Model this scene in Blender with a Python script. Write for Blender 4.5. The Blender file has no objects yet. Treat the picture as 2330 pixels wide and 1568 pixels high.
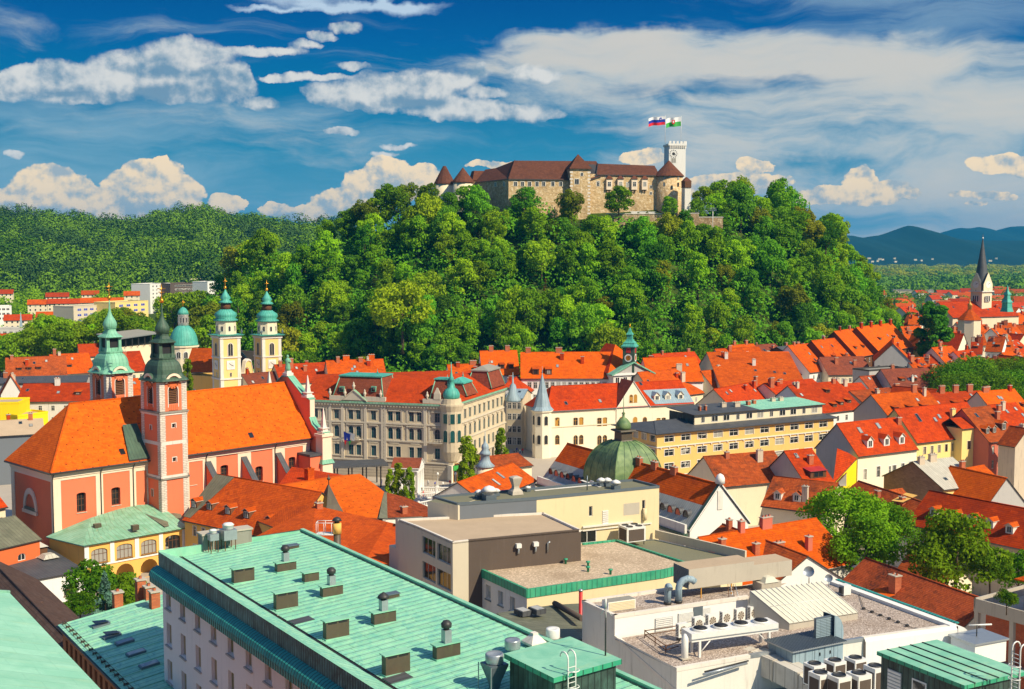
import bpy, math, random
import numpy as np
from mathutils import Vector, Matrix
R=math.radians
C=bpy.context.scene.collection
scene=bpy.context.scene
# ---------- camera
CX, CY, FL, HZ, H=1165.0, 784.0, 2730.0, 574.5, 58.0
PITCH=math.atan((CY-HZ)/FL)
cam=bpy.data.cameras.new('camera');camo=bpy.data.objects.new('camera',cam);C.objects.link(camo)
cam.sensor_width=36;cam.lens=36*FL/2330;cam.clip_start=1;cam.clip_end=40000
camo.location=(0,0,H);camo.rotation_euler=(R(90)-PITCH,0,0)
scene.camera=camo
GR=-4.5
# ---------- light
SUN_AZ, SUN_EL=R(127), R(41)
SDIR=Vector((math.sin(SUN_AZ)*math.cos(SUN_EL),math.cos(SUN_AZ)*math.cos(SUN_EL),math.sin(SUN_EL)))
sl=bpy.data.lights.new('sun','SUN');sl.energy=5.0;sl.angle=R(0.5);sl.color=(1.0,0.87,0.63)
so=bpy.data.objects.new('sun',sl);C.objects.link(so)
so.rotation_euler=SDIR.to_track_quat('Z','Y').to_euler()
vs=scene.view_settings
vs.view_transform='Standard';vs.look='None';vs.gamma=1;vs.use_curve_mapping=False;vs.exposure=0.30
cy=scene.cycles
cy.max_bounces=6;cy.diffuse_bounces=3;cy.glossy_bounces=3;cy.transmission_bounces=3;cy.volume_bounces=0
cy.caustics_reflective=False;cy.caustics_refractive=False
cy.use_denoising=True
# ---------- node helpers
class NT:
 def __init__(s,tree):
  s.t=tree;s.n=tree.nodes;s.l=tree.links
 def node(s,typ,ins=(),**kw):
  nd=s.n.new(typ)
  for k, v in kw.items():setattr(nd,k,v)
  for i, v in(ins.items()if isinstance(ins,dict)else enumerate(ins)):
   s.put(nd.inputs[i],v)
  return nd
 def put(s,sock,v):
  if v is None:return
  if isinstance(v,bpy.types.NodeSocket):s.l.new(v,sock)
  elif isinstance(v,bpy.types.Node):s.l.new(v.outputs[0],sock)
  else:
   if sock.type=='RGBA' and len(v)==3:v=(*v,1)
   sock.default_value=v
 def m(s,op,a,b=None,c=None,clamp=False):
  nd=s.n.new('ShaderNodeMath');nd.operation=op;nd.use_clamp=clamp
  for i, v in enumerate((a,b,c)):s.put(nd.inputs[i],v)
  return nd.outputs[0]
 def add(s,a,b):return s.m('ADD',a,b)
 def sub(s,a,b):return s.m('SUBTRACT',a,b)
 def mul(s,a,b):return s.m('MULTIPLY',a,b)
 def vm(s,op,a,b=None):
  nd=s.n.new('ShaderNodeVectorMath');nd.operation=op
  s.put(nd.inputs[0],a);s.put(nd.inputs[1],b)
  return nd.outputs[1]if op in('DOT_PRODUCT','LENGTH')else nd.outputs[0]
 def mix(s,f,a,b,typ='MIX'):
  nd=s.n.new('ShaderNodeMix');nd.data_type='RGBA';nd.blend_type=typ;nd.clamp_factor=True
  s.put(nd.inputs[0],f);s.put(nd.inputs[6],a);s.put(nd.inputs[7],b)
  return nd.outputs[2]
 def ss(s,x,lo,hi):
  nd=s.n.new('ShaderNodeMapRange');nd.interpolation_type='SMOOTHSTEP'
  s.put(nd.inputs[0],x);nd.inputs[1].default_value=lo;nd.inputs[2].default_value=hi
  return nd.outputs[0]
 def noise(s,vec,scale,detail=4,rough=0.55,dist=0.0,out=0):
  nd=s.n.new('ShaderNodeTexNoise');s.put(nd.inputs['Vector'],vec)
  nd.inputs['Scale'].default_value=scale;nd.inputs['Detail'].default_value=detail
  nd.inputs['Roughness'].default_value=rough;nd.inputs['Distortion'].default_value=dist
  return nd.outputs[out]
 def mapv(s,vec,loc=(0,0,0),rot=(0,0,0),sc=(1,1,1)):
  nd=s.n.new('ShaderNodeMapping');s.put(nd.inputs[0],vec)
  nd.inputs[1].default_value=loc;nd.inputs[2].default_value=rot;nd.inputs[3].default_value=sc
  return nd.outputs[0]
 def xyz(s,x=0.0,y=0.0,z=0.0):
  nd=s.n.new('ShaderNodeCombineXYZ');s.put(nd.inputs[0],x);s.put(nd.inputs[1],y);s.put(nd.inputs[2],z)
  return nd.outputs[0]
 def ramp(s,f,stops):
  nd=s.n.new('ShaderNodeValToRGB');s.put(nd.inputs[0],f);cr=nd.color_ramp
  while len(cr.elements)<len(stops):cr.elements.new(0.5)
  for e, (p,c)in zip(cr.elements,stops):
   e.position=p;e.color=(*c,1)if len(c)==3 else c
  return nd.outputs[0]
# ---------- sky with its clouds
def build_world():
 w=bpy.data.worlds.new('World');scene.world=w;w.use_nodes=True
 t=NT(w.node_tree);t.n.clear()
 sky=t.node('ShaderNodeTexSky',sky_type='NISHITA',sun_disc=False,sun_elevation=SUN_EL,sun_rotation=SUN_AZ,altitude=300,air_density=1.0,dust_density=0.6,ozone_density=3.0)
 d=t.node('ShaderNodeTexCoord').outputs['Generated']
 sp=t.node('ShaderNodeSeparateXYZ',[d])
 az=t.m('ARCTAN2',sp.outputs[0],sp.outputs[1]);el=t.m('ARCSINE',sp.outputs[2])
 p=t.mul(az,27.30);q=t.mul(el,27.30)
 P=t.xyz(p,q,0)
 near=t.ramp(t.m('DIVIDE',q,16.0),[(0.0,(0.190,0.350,0.410)),(0.06,(0.105,0.295,0.405)),(0.14,(0.026,0.215,0.355)),(0.21,(0.003,0.148,0.310)),(0.29,(0.0012,0.094,0.285)),(0.37,(0.0008,0.054,0.225)),(1.0,(0.01,0.06,0.20))])
 base=t.mix(t.ss(q,9.0,20.0),near,t.vm('MULTIPLY',sky.outputs[0],(0.15,0.15,0.15)))
 def pq(u,v):
  a=math.atan((u-CX)/FL);return a*27.3, math.atan((HZ-v)/FL*math.cos(a))*27.3
 def blobs(lst,warp,k=1.0):
  out=None
  for(u,v,ru,rv)in lst:
   a, b=pq(u,v);rx, ry=ru*k/100, rv*k/100
   mp=t.mapv(warp,(-a/rx,-b/ry,0),(0,0,0),(1/rx,1/ry,1))
   g=t.node('ShaderNodeTexGradient',[mp],gradient_type='SPHERICAL').outputs[1]
   out=t.m('MULTIPLY_ADD',g,g,0.0 if out is None else out)
  return t.m('SQRT',out)
 n1=t.noise(P,1.15,8,0.62);n1b=t.noise(t.vm('ADD',P,(0.13,0.20,0)),1.15,8,0.62)
 nv=t.noise(P,1.6,4,0.55,out=1)
 W=t.vm('ADD',P,t.vm('MULTIPLY',t.vm('SUBTRACT',nv,(0.5,0.5,0.5)),(0.75,0.42,0)))
 nw=t.noise(P,0.35,3,0.5,out=1);W2=t.vm('ADD',P,t.vm('MULTIPLY',t.vm('SUBTRACT',nw,(0.5,0.5,0.5)),(3.2,1.3,0)))
 nst=t.noise(t.mapv(W2,(3.1,1.7,0),(0,0,R(-6)),(0.13,0.62,1)),1.3,8,0.60,0.35)
 nst2=t.noise(t.mapv(W2,(7.3,4.1,0),(0,0,R(13)),(0.12,0.75,1)),1.3,8,0.62,0.4)
 veil=blobs([(1480,100,430,62),(1650,165,560,110),(1300,190,330,110),(1900,330,800,170),(2250,250,420,230),(2050,150,330,80),(1230,95,190,30),(2100,440,600,150),(2330,520,600,130),(1640,470,560,90),(1500,255,460,90)],W)
 gap=blobs([(1740,185,330,34),(1520,215,260,26),(1830,375,170,26),(1500,60,330,30),(1280,330,330,90),(2150,40,500,40)],W)
 va=t.mul(t.ss(t.sub(t.add(t.mul(veil,0.85),t.mul(t.sub(nst,0.5),2.4)),t.mul(gap,0.42)),0.06,0.72),0.88)
 lo=blobs([(250,300,900,130),(700,440,900,120),(860,330,220,60),(150,420,700,130),(1000,500,900,110),(2050,30,800,120)],W)
 vb=t.mul(t.ss(t.add(t.mul(lo,0.7),t.mul(t.sub(nst2,0.5),2.6)),0.12,0.95),0.46)
 wis=blobs([(690,10,120,26),(770,28,150,16),(880,18,34,30),(930,34,90,16),(640,34,130,9),(910,26,160,12)],W)
 vc=t.mul(t.ss(t.add(wis,t.mul(t.sub(nst2,0.5),2.6)),0.10,0.95),t.mul(t.ss(wis,0.0,0.2),0.85))
 mid=blobs([(15,212,60,26),(90,185,80,32),(150,172,70,34),(130,205,160,36),(215,180,90,34),(300,165,90,44),(280,205,240,36),(380,138,80,40),(445,120,80,36),(500,132,70,24),(470,180,110,44),(545,185,48,40),(400,205,200,36),(590,128,60,13),(650,126,62,13),(705,112,52,12),(745,92,40,13),(795,74,40,14),(600,238,54,19),(640,184,46,9),(690,180,60,12),(760,182,60,10),(815,160,44,10),(735,218,48,30),(800,222,90,36),(880,205,90,42),(960,208,110,44),(1040,190,80,26),(1090,172,34,22),(1100,215,60,16),(870,245,130,22),(1040,248,130,26),(1000,266,100,14),(1150,262,150,22),(1215,180,70,26),(880,350,44,10),(905,332,46,8),(45,350,30,10),(785,303,44,10)],W,1.03)
 low=blobs([(120,435,80,56),(150,425,60,40),(75,465,90,36),(20,465,50,26),(190,470,80,44),(300,470,90,34),(340,400,54,38),(385,395,34,34),(345,440,100,54),(400,455,70,44),(430,475,40,30),(380,368,14,10),(520,466,38,22),(630,480,44,18),(700,490,60,20),(880,392,60,42),(840,425,60,44),(905,420,60,40),(810,455,90,28),(965,402,48,24),(1455,362,44,20),(770,475,70,24),(1690,415,100,24),(1595,425,38,26),(1945,412,44,30),(1900,440,70,22),(1975,440,90,26),(1850,452,60,14),(2060,446,36,11),(2265,376,70,22),(2310,385,60,16),(2190,440,36,7),(2265,444,40,9),(2215,462,30,6),(1115,372,50,7),(1710,378,36,16)],W,1.1)
 nlow=t.noise(P,2.3,8,0.58);nlowb=t.noise(t.vm('ADD',P,(0.07,0.12,0)),2.3,8,0.58);nlc=t.noise(P,0.9,3,0.5);nlcb=t.noise(t.vm('ADD',P,(0.16,0.24,0)),0.9,3,0.5)
 dm=t.mul(t.add(mid,t.mul(t.sub(n1,0.46),1.35)),t.ss(mid,0.02,0.2));am=t.ss(dm,0.0,0.62)
 dl=t.mul(t.add(low,t.mul(t.sub(nlow,0.48),0.62)),t.ss(low,0.01,0.12));al=t.ss(dl,0.02,0.17)
 under=blobs([(300,222,270,26),(470,215,150,26),(420,172,170,20),(130,218,130,14),(820,250,130,22),(960,240,150,22),(1050,275,60,18),(1150,283,110,14),(1220,205,90,22),(640,250,60,8)],W)
 sm=t.ss(t.sub(t.add(t.add(t.mul(t.sub(n1,n1b),2.8),0.60),t.mul(t.sub(nlc,nlcb),3.0)),t.mul(under,0.90)),-0.26,1.0)
 lu=blobs([(60,490,160,26),(330,482,160,20),(640,495,120,16),(790,480,130,20),(860,440,60,14),(1960,466,130,14),(1720,440,120,12),(2270,405,100,9),(2050,460,50,7)],W)
 sl_=t.ss(t.sub(t.add(t.add(t.mul(t.sub(nlow,nlowb),3.4),0.56),t.mul(t.sub(nlc,nlcb),3.0)),t.mul(lu,0.85)),-0.22,0.95)
 colm=t.mix(sm,(0.16,0.27,0.37),(0.66,0.65,0.61))
 coll=t.mix(sl_,(0.38,0.43,0.44),(0.98,0.74,0.44))
 c=t.mix(vb,base,(0.32,0.46,0.53))
 c=t.mix(va,c,t.mix(t.ss(t.add(nst,t.mul(veil,0.25)),0.42,0.85),(0.27,0.42,0.51),(0.62,0.58,0.50)))
 c=t.mix(vc,c,(0.50,0.62,0.72))
 c=t.mix(t.mul(am,0.95),c,colm)
 c=t.mix(t.mul(al,0.97),c,coll)
 bg=t.node('ShaderNodeBackground',[c,1.0])
 t.l.new(bg.outputs[0],t.node('ShaderNodeOutputWorld').inputs[0])
 w.cycles.sampling_method='MANUAL';w.cycles.sample_map_resolution=512
build_world()
# ---------- pixels of the 2330-wide photograph to places
_ct, _st=math.cos(PITCH), math.sin(PITCH)
def ray(u,v):
 x=(u-CX)/FL;y=(CY-v)/FL
 return Vector((x,_ct+y*_st,-_st+y*_ct))
def GZ(u,v,z):
 r=ray(u,v);t=(z-H)/r.z;return Vector((r.x*t,r.y*t,z))
def PY(u,v,y):
 r=ray(u,v);t=y/r.y;return Vector((r.x*t,y,H+r.z*t))
def PIX(p):
 x, y, z=p[0], p[1], p[2]-H
 f=y*_ct-z*_st;up=y*_st+z*_ct
 return CX+FL*x/f, CY-FL*up/f
# ---------- materials
MATS={}
def new_mat(name):
 m=bpy.data.materials.new(name);m.use_nodes=True
 t=NT(m.node_tree);b=t.n['Principled BSDF'];MATS[name]=m
 return m, t, b
def pos(t):return t.node('ShaderNodeNewGeometry').outputs['Position']
def bump(t,b,h,st,dist=0.05):
 nd=t.node('ShaderNodeBump');nd.inputs['Strength'].default_value=st;nd.inputs['Distance'].default_value=dist
 t.put(nd.inputs['Height'],h);t.l.new(nd.outputs[0],b.inputs['Normal'])
def sc(c,k):return tuple(min(1,x*k)for x in c)
def plaster(name,c,var=0.22,rough=0.85,stain=(0.12,0.10,0.08),stn=0.25,bmp=0.15,metal=0.0):
 m, t, b=new_mat(name);p=pos(t)
 n=t.noise(p,0.35,6,0.62);n2=t.noise(t.mapv(p,sc=(1.6,1.6,0.16)),1.3,5,0.65);n3=t.noise(p,9,3)
 col=t.mix(n,sc(c,1-var),sc(c,1+var*0.55))
 col=t.mix(t.mul(t.ss(n2,0.52,0.78),stn),col,stain)
 col=t.mix(t.mul(t.sub(n3,0.5),0.12),col,(0,0,0))
 t.put(b.inputs['Base Color'],col);b.inputs['Roughness'].default_value=rough;b.inputs['Metallic'].default_value=metal
 b.inputs['Specular IOR Level'].default_value=0.12
 if bmp:bump(t,b,t.noise(p,4,5,0.6),bmp,0.04)
 return m
def tile(name,c1,c2,dark,damt=0.4,row=0.46,colw=0.3,dots=None,bmp=0.8,line=0.42):
 m, t, b=new_mat(name);p=pos(t)
 uv=t.node('ShaderNodeUVMap').outputs[0];s=t.node('ShaderNodeSeparateXYZ',[uv])
 r=t.m('DIVIDE',s.outputs[1],row);ri=t.m('FLOOR',r);rf=t.m('FRACT',r)
 cc=t.add(t.m('DIVIDE',s.outputs[0],colw),t.mul(t.m('MODULO',ri,2.0),0.5));ci=t.m('FLOOR',cc);cf=t.m('FRACT',cc)
 wn=t.node('ShaderNodeTexWhiteNoise',[t.xyz(ci,ri,0)],noise_dimensions='2D').outputs[0]
 orr=t.node('ShaderNodeObjectInfo').outputs['Random'];o2=t.m('FRACT',t.mul(orr,13.7))
 col=t.mix(wn,c1,c2);col=t.mix(t.mul(t.ss(orr,0.35,1.0),0.42),col,sc(c1,0.42));col=t.mix(t.mul(o2,0.16),col,(0.34,0.10,0.022))
 vo=t.node('ShaderNodeTexVoronoi',[t.mapv(uv,sc=(0.16,0.30,1))],distance='CHEBYCHEV');vc_=t.node('ShaderNodeSeparateXYZ',[vo.outputs['Color']])
 col=t.mix(t.mul(t.ss(vc_.outputs[0],0.55,0.9),0.30),col,sc(c2,1.25));col=t.mix(t.mul(t.ss(vc_.outputs[1],0.6,0.95),0.28),col,dark)
 n=t.noise(p,0.16,6,0.66);n2=t.noise(t.mapv(uv,sc=(0.9,0.22,1)),1.2,5,0.65)
 st=t.m('MAXIMUM',t.ss(n,0.48,0.72),t.ss(n2,0.54,0.76))
 wn2=t.node('ShaderNodeTexWhiteNoise',[t.xyz(ri,ci,3.7)],noise_dimensions='3D').outputs[0]
 col=t.mix(t.mul(t.mul(st,damt),t.add(0.45,t.mul(wn2,0.75))),col,dark)
 col=t.mix(t.mul(t.sub(1.0,t.ss(rf,0.0,0.22)),1-line),col,dark)
 if dots:
  du, dv=dots
  dj=t.m('DIVIDE',s.outputs[1],dv)
  fu=t.sub(t.m('FRACT',t.add(t.m('DIVIDE',s.outputs[0],du),t.mul(t.m('MODULO',t.m('FLOOR',dj),2.0),0.5))),0.5)
  fv=t.sub(t.m('FRACT',dj),0.5)
  dd=t.m('SQRT',t.add(t.m('POWER',t.mul(fu,du),2.0),t.m('POWER',t.mul(fv,dv),2.0)))
  col=t.mix(t.mul(t.sub(1.0,t.ss(dd,0.09,0.2)),0.85),col,(0.05,0.012,0.004))
 t.put(b.inputs['Base Color'],col);b.inputs['Roughness'].default_value=0.85;b.inputs['Specular IOR Level'].default_value=0.06
 arch=t.m('POWER',t.m('ABSOLUTE',t.sub(cf,0.5)),2.0)
 bump(t,b,t.sub(t.add(t.sub(1.0,rf),t.mul(wn,0.25)),arch),bmp,0.05)
 return m
def seam(name,c1,c2,c3,spacing=0.6,line=(0.02,0.05,0.04),lw=0.05,c3amt=0.5,rough=0.6,axis=0,cross=0.0,metal=0.0,la=0.85,nsc=(1.4,0.28),mot=None):
 m, t, b=new_mat(name);p=pos(t)
 uv=t.node('ShaderNodeUVMap').outputs[0];s=t.node('ShaderNodeSeparateXYZ',[uv])
 n=t.noise(p,0.5,6,0.62,0.6);n2=t.noise(t.mapv(uv,sc=(*nsc,1)if axis==0 else(*nsc[::-1],1)),0.9,6,0.66);n3=t.noise(p,2.6,4,0.6)
 col=t.mix(t.ss(n,0.3,0.7),c1,c2)
 col=t.mix(t.mul(t.ss(n2,0.5,0.78),c3amt),col,c3)
 if mot:col=t.mix(t.mul(t.ss(t.noise(t.mapv(p,rot=(0,0,0.6),sc=(1.0,0.55,1)),1.5,4,0.6,0.8),0.42,0.66),0.75),col,mot)
 col=t.mix(t.mul(t.ss(n3,0.5,0.8),0.14),col,sc(c1,0.6))
 if spacing:
  k=t.m('DIVIDE',s.outputs[axis],spacing);f=t.m('ABSOLUTE',t.sub(t.m('FRACT',k),0.5))
  ln=t.ss(f,0.5-lw/spacing,0.5-lw/spacing*0.4)
  pn=t.node('ShaderNodeTexWhiteNoise',[t.m('FLOOR',k)],noise_dimensions='1D');t.put(pn.inputs['W'],t.m('FLOOR',k))
  col=t.mix(t.mul(pn.outputs[0],0.16),col,sc(c1,0.5))
  if cross:
   k2=t.m('DIVIDE',s.outputs[1-axis],cross);f2=t.m('ABSOLUTE',t.sub(t.m('FRACT',t.add(k2,t.mul(pn.outputs[0],3.0))),0.5))
   ln=t.m('MAXIMUM',ln,t.mul(t.ss(f2,0.5-lw/cross,0.5-lw/cross*0.4),0.45))
  col=t.mix(t.mul(ln,la),col,line)
  bump(t,b,t.add(ln,t.mul(n3,0.3)),0.4,0.05)
 t.put(b.inputs['Base Color'],col);b.inputs['Roughness'].default_value=rough;b.inputs['Metallic'].default_value=metal
 return m
def grit(name,c1,c2,c3,scale=5.0,stain=0.4,sc2=0.2,bmp=0.7):
 m, t, b=new_mat(name);p=pos(t)
 v=t.node('ShaderNodeTexVoronoi',[p]);v.inputs['Scale'].default_value=scale
 wn=t.node('ShaderNodeSeparateXYZ',[v.outputs['Color']])
 col=t.mix(wn.outputs[0],c1,c2);col=t.mix(t.mul(t.ss(wn.outputs[1],0.6,1.0),0.7),col,sc(c2,1.5))
 col=t.mix(t.mul(t.ss(t.noise(p,sc2,6,0.65),0.42,0.7),stain),col,c3)
 t.put(b.inputs['Base Color'],col);b.inputs['Roughness'].default_value=0.95;b.inputs['Specular IOR Level'].default_value=0.1
 bump(t,b,v.outputs['Distance'],bmp,0.08)
 return m
def brick(name,c1,c2,mort,w=0.25,h=0.08,k=1.0):
 m, t, b=new_mat(name);uv=t.node('ShaderNodeUVMap').outputs[0]
 br=t.node('ShaderNodeTexBrick',[uv,c1,c2,mort],offset=0.5)
 br.inputs['Scale'].default_value=1.0;br.inputs['Mortar Size'].default_value=0.012*k;br.inputs['Brick Width'].default_value=w*k;br.inputs['Row Height'].default_value=h*k
 col=t.mix(t.mul(t.ss(t.noise(pos(t),0.5,5,0.6),0.4,0.7),0.4),br.outputs[0],sc(c1,0.5))
 t.put(b.inputs['Base Color'],col);b.inputs['Roughness'].default_value=0.9
 bump(t,b,br.outputs[1],-0.4,0.03)
 return m
def stone(name,c1,c2,c3,scale=0.9,amt=0.5):
 m, t, b=new_mat(name);p=pos(t)
 pw=t.vm('ADD',p,t.vm('MULTIPLY',t.noise(p,1.3,3,out=1),(0.9,0.9,0.9)))
 v=t.node('ShaderNodeTexVoronoi',[t.mapv(pw,sc=(1,1,1.7))]);v.inputs['Scale'].default_value=scale
 s=t.node('ShaderNodeSeparateXYZ',[v.outputs['Color']])
 col=t.mix(s.outputs[0],c1,c2)
 n=t.noise(p,0.13,7,0.7);n2=t.noise(p,0.7,6,0.7)
 col=t.mix(t.mul(t.ss(n2,0.5,0.62),amt),col,c3)
 col=t.mix(t.mul(t.ss(n,0.5,0.72),0.5),col,sc(c1,0.45))
 t.put(b.inputs['Base Color'],col);b.inputs['Roughness'].default_value=0.95
 bump(t,b,t.add(v.outputs['Distance'],n2),0.8,0.15)
 return m
def plain(name,c,rough=0.6,metal=0.0,emit=0):
 m, t, b=new_mat(name);p=pos(t)
 t.put(b.inputs['Base Color'],t.mix(t.noise(p,3.0,4,0.6),sc(c,0.82),sc(c,1.12)))
 b.inputs['Roughness'].default_value=rough;b.inputs['Metallic'].default_value=metal
 return m
def glass(name,c,curtain_or_reflect,amt,rough=0.06):
 m, t, b=new_mat(name);r=t.node('ShaderNodeObjectInfo').outputs['Random']
 n=t.noise(pos(t),0.8,2)
 f=t.mul(t.ss(t.add(r,t.mul(t.sub(n,0.5),0.5)),1-amt,1-amt+0.05),0.8)
 t.put(b.inputs['Base Color'],t.mix(f,c,curtain_or_reflect));b.inputs['Roughness'].default_value=rough
 b.inputs['IOR'].default_value=1.5
 return m
def leaf(name,c1,c2,c3,var=0.5,trans=0.36,wash=None):
 m, t, b=new_mat(name);p=pos(t)
 r=t.node('ShaderNodeObjectInfo').outputs['Random']
 n=t.noise(p,0.16,4,0.6);n2=t.noise(p,1.1,3,0.6)
 col=t.mix(t.ss(t.add(t.mul(n,0.6),t.mul(r,0.5)),0.3,0.75),c1,c2)
 col=t.mix(t.mul(t.ss(n2,0.45,0.7),var),col,c3)
 hs=t.node('ShaderNodeHueSaturation');t.put(hs.inputs['Color'],col)
 r2=t.m('FRACT',t.mul(r,7.31));r3=t.m('FRACT',t.mul(r,17.77))
 t.put(hs.inputs['Hue'],t.add(0.485,t.mul(r2,0.028)));t.put(hs.inputs['Value'],t.add(0.66,t.mul(r3,0.7)))
 b.inputs['Roughness'].default_value=0.8;b.inputs['Specular IOR Level'].default_value=0.03
 t.put(b.inputs['Base Color'],hs.outputs[0])
 tr=t.node('ShaderNodeBsdfTranslucent',[hs.outputs[0]]);mx=t.node('ShaderNodeMixShader',[trans,b.outputs[0],tr.outputs[0]])
 t.l.new(mx.outputs[0],t.n['Material Output'].inputs[0])
 return m
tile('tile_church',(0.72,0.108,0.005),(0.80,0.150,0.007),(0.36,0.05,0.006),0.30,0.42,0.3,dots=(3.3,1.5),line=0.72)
tile('tile_church_shade',(0.56,0.085,0.008),(0.66,0.12,0.010),(0.28,0.035,0.006),0.45,0.42,0.3,line=0.6)  # darker copy of the church tile: shade of the left hip put into colour
tile('tile_orange',(0.54,0.072,0.003),(0.66,0.110,0.006),(0.20,0.034,0.010),0.62)
tile('tile_bright',(0.64,0.090,0.003),(0.74,0.130,0.005),(0.36,0.05,0.008),0.35)
tile('tile_red',(0.44,0.036,0.004),(0.56,0.060,0.006),(0.17,0.024,0.010),0.55)
tile('tile_old',(0.36,0.060,0.014),(0.52,0.105,0.022),(0.10,0.034,0.018),0.8)
tile('tile_dark',(0.30,0.05,0.018),(0.46,0.09,0.028),(0.05,0.022,0.016),0.8,0.3,0.22)
tile('tile_brown',(0.20,0.050,0.028),(0.27,0.072,0.040),(0.09,0.035,0.03),0.4,0.5,0.3,line=0.75)
tile('tile_castle',(0.120,0.048,0.030),(0.155,0.063,0.040),(0.062,0.029,0.022),0.5,0.6,0.4,line=0.8)
tile('tile_monastery',(0.46,0.055,0.006),(0.62,0.098,0.009),(0.24,0.035,0.010),0.55,0.4,0.28,line=0.5)
tile('shingle',(0.085,0.058,0.05),(0.115,0.080,0.068),(0.05,0.036,0.032),0.4,0.34,0.5,line=0.25)
seam('copper',(0.27,0.62,0.42),(0.36,0.70,0.48),(0.46,0.60,0.27),0.82,(0.04,0.12,0.085),0.045,0.26,cross=3.1,mot=(0.17,0.50,0.40))
seam('copper_blank',(0.18,0.48,0.33),(0.29,0.60,0.42),(0.44,0.54,0.25),0,c3amt=0.5)
seam('copper_near',(0.26,0.58,0.40),(0.35,0.67,0.48),(0.46,0.62,0.33),1.3,(0.16,0.40,0.29),0.05,0.45,cross=2.6,la=0.35)
seam('copper_teal',(0.015,0.24,0.22),(0.04,0.36,0.30),(0.05,0.32,0.26),0.42,(0.004,0.05,0.05),0.08,0.4)
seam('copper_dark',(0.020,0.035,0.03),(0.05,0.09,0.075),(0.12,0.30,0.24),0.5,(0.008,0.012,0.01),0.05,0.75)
seam('copper_streak',(0.02,0.045,0.045),(0.08,0.24,0.22),(0.36,0.78,0.68),0.36,(0.006,0.012,0.012),0.06,1.0,nsc=(7.0,0.7))
seam('copper_brown',(0.065,0.050,0.033),(0.095,0.072,0.046),(0.12,0.20,0.07),0,c3amt=0.6,rough=0.5)
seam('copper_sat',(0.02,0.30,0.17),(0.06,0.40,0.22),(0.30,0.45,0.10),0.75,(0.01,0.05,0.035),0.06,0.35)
seam('copper_church',(0.030,0.070,0.045),(0.06,0.12,0.075),(0.09,0.20,0.13),0.7,(0.02,0.045,0.03),0.05,0.5)
seam('copper_pale',(0.15,0.42,0.28),(0.22,0.52,0.36),(0.42,0.42,0.16),0.8,(0.08,0.22,0.15),0.05,0.25)
seam('copper_dome',(0.075,0.15,0.055),(0.18,0.27,0.10),(0.24,0.38,0.15),0,c3amt=0.55)
seam('copper_cathedral',(0.06,0.36,0.29),(0.10,0.46,0.37),(0.05,0.28,0.22),0.9,(0.03,0.2,0.16),0.08,0.4)
seam('copper_arcade',(0.18,0.40,0.24),(0.28,0.54,0.38),(0.46,0.44,0.22),0.9,(0.12,0.16,0.10),0.05,0.5)
seam('metal_old',(0.13,0.135,0.085),(0.20,0.20,0.13),(0.10,0.075,0.05),0.7,(0.06,0.05,0.04),0.05,0.6)
seam('metal_grey',(0.062,0.066,0.074),(0.085,0.09,0.098),(0.12,0.115,0.105),0.6,(0.03,0.03,0.035),0.05,0.4)
seam('metal_pale',(0.46,0.44,0.36),(0.56,0.53,0.44),(0.40,0.32,0.22),0.7,(0.25,0.22,0.17),0.05,0.4)
seam('metal_blue',(0.24,0.34,0.40),(0.32,0.42,0.48),(0.20,0.26,0.30),0.8,(0.14,0.2,0.24),0.05,0.4)
seam('metal_duct',(0.50,0.46,0.40),(0.62,0.58,0.50),(0.36,0.24,0.14),1.2,(0.22,0.19,0.16),0.05,0.45,axis=0)
seam('red_metal',(0.42,0.02,0.018),(0.52,0.03,0.025),(0.3,0.015,0.012),0.5,(0.2,0.01,0.01),0.04,0.3)
plain('zinc',(0.40,0.44,0.47),0.35,0.55);plain('zinc_dark',(0.16,0.20,0.23),0.4,0.4)
plain('dark_metal',(0.035,0.035,0.035),0.5);plain('gutter',(0.05,0.045,0.04),0.5);plain('white_metal',(0.78,0.77,0.73),0.4)
plain('black',(0.012,0.012,0.014),0.6);plain('gold',(0.80,0.36,0.03),0.3,0.8);plain('red_paint',(0.52,0.012,0.012),0.45)
plaster('pink',(0.77,0.205,0.100),0.10,stn=0.10);plaster('cream_pink',(0.82,0.68,0.52),0.08,stn=0.10)
plaster('stone_white',(0.76,0.70,0.62),0.20,stain=(0.30,0.27,0.23),stn=0.6)
plaster('yellow',(0.80,0.47,0.12),0.10,stn=0.15);plaster('yellow_bright',(0.88,0.66,0.015),0.06,stn=0.05);plaster('yellow_pale',(0.86,0.66,0.25),0.07,stn=0.12)
plaster('yellow_apartment',(0.80,0.50,0.17),0.08,stn=0.14);plaster('cream',(0.80,0.70,0.50),0.10,stn=0.16);plaster('cream_light',(0.84,0.77,0.60),0.08,stn=0.14)
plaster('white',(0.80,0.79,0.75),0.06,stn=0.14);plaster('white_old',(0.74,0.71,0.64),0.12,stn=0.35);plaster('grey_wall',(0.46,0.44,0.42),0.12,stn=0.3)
plaster('palace',(0.64,0.54,0.375),0.24,stain=(0.20,0.15,0.10),stn=0.55);plaster('palace_base',(0.52,0.45,0.34),0.20,stain=(0.16,0.12,0.08),stn=0.6);plaster('white_wall_shade',(0.84,0.80,0.78),0.05,stn=0.12)  # shaded wall below the copper roof: white paled to stand in for fill light
plaster('concrete',(0.50,0.45,0.37),0.16,stn=0.45,stain=(0.22,0.17,0.12));plaster('beige_panel',(0.62,0.55,0.42),0.06,stn=0.15);plaster('buff',(0.74,0.62,0.38),0.06,stn=0.12)
plaster('roof_sand',(0.50,0.38,0.26),0.18,stn=0.25,stain=(0.30,0.21,0.14));plaster('roof_olive',(0.20,0.195,0.13),0.12,stn=0.3);plaster('roof_grey',(0.30,0.29,0.25),0.16,stn=0.4)
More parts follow.
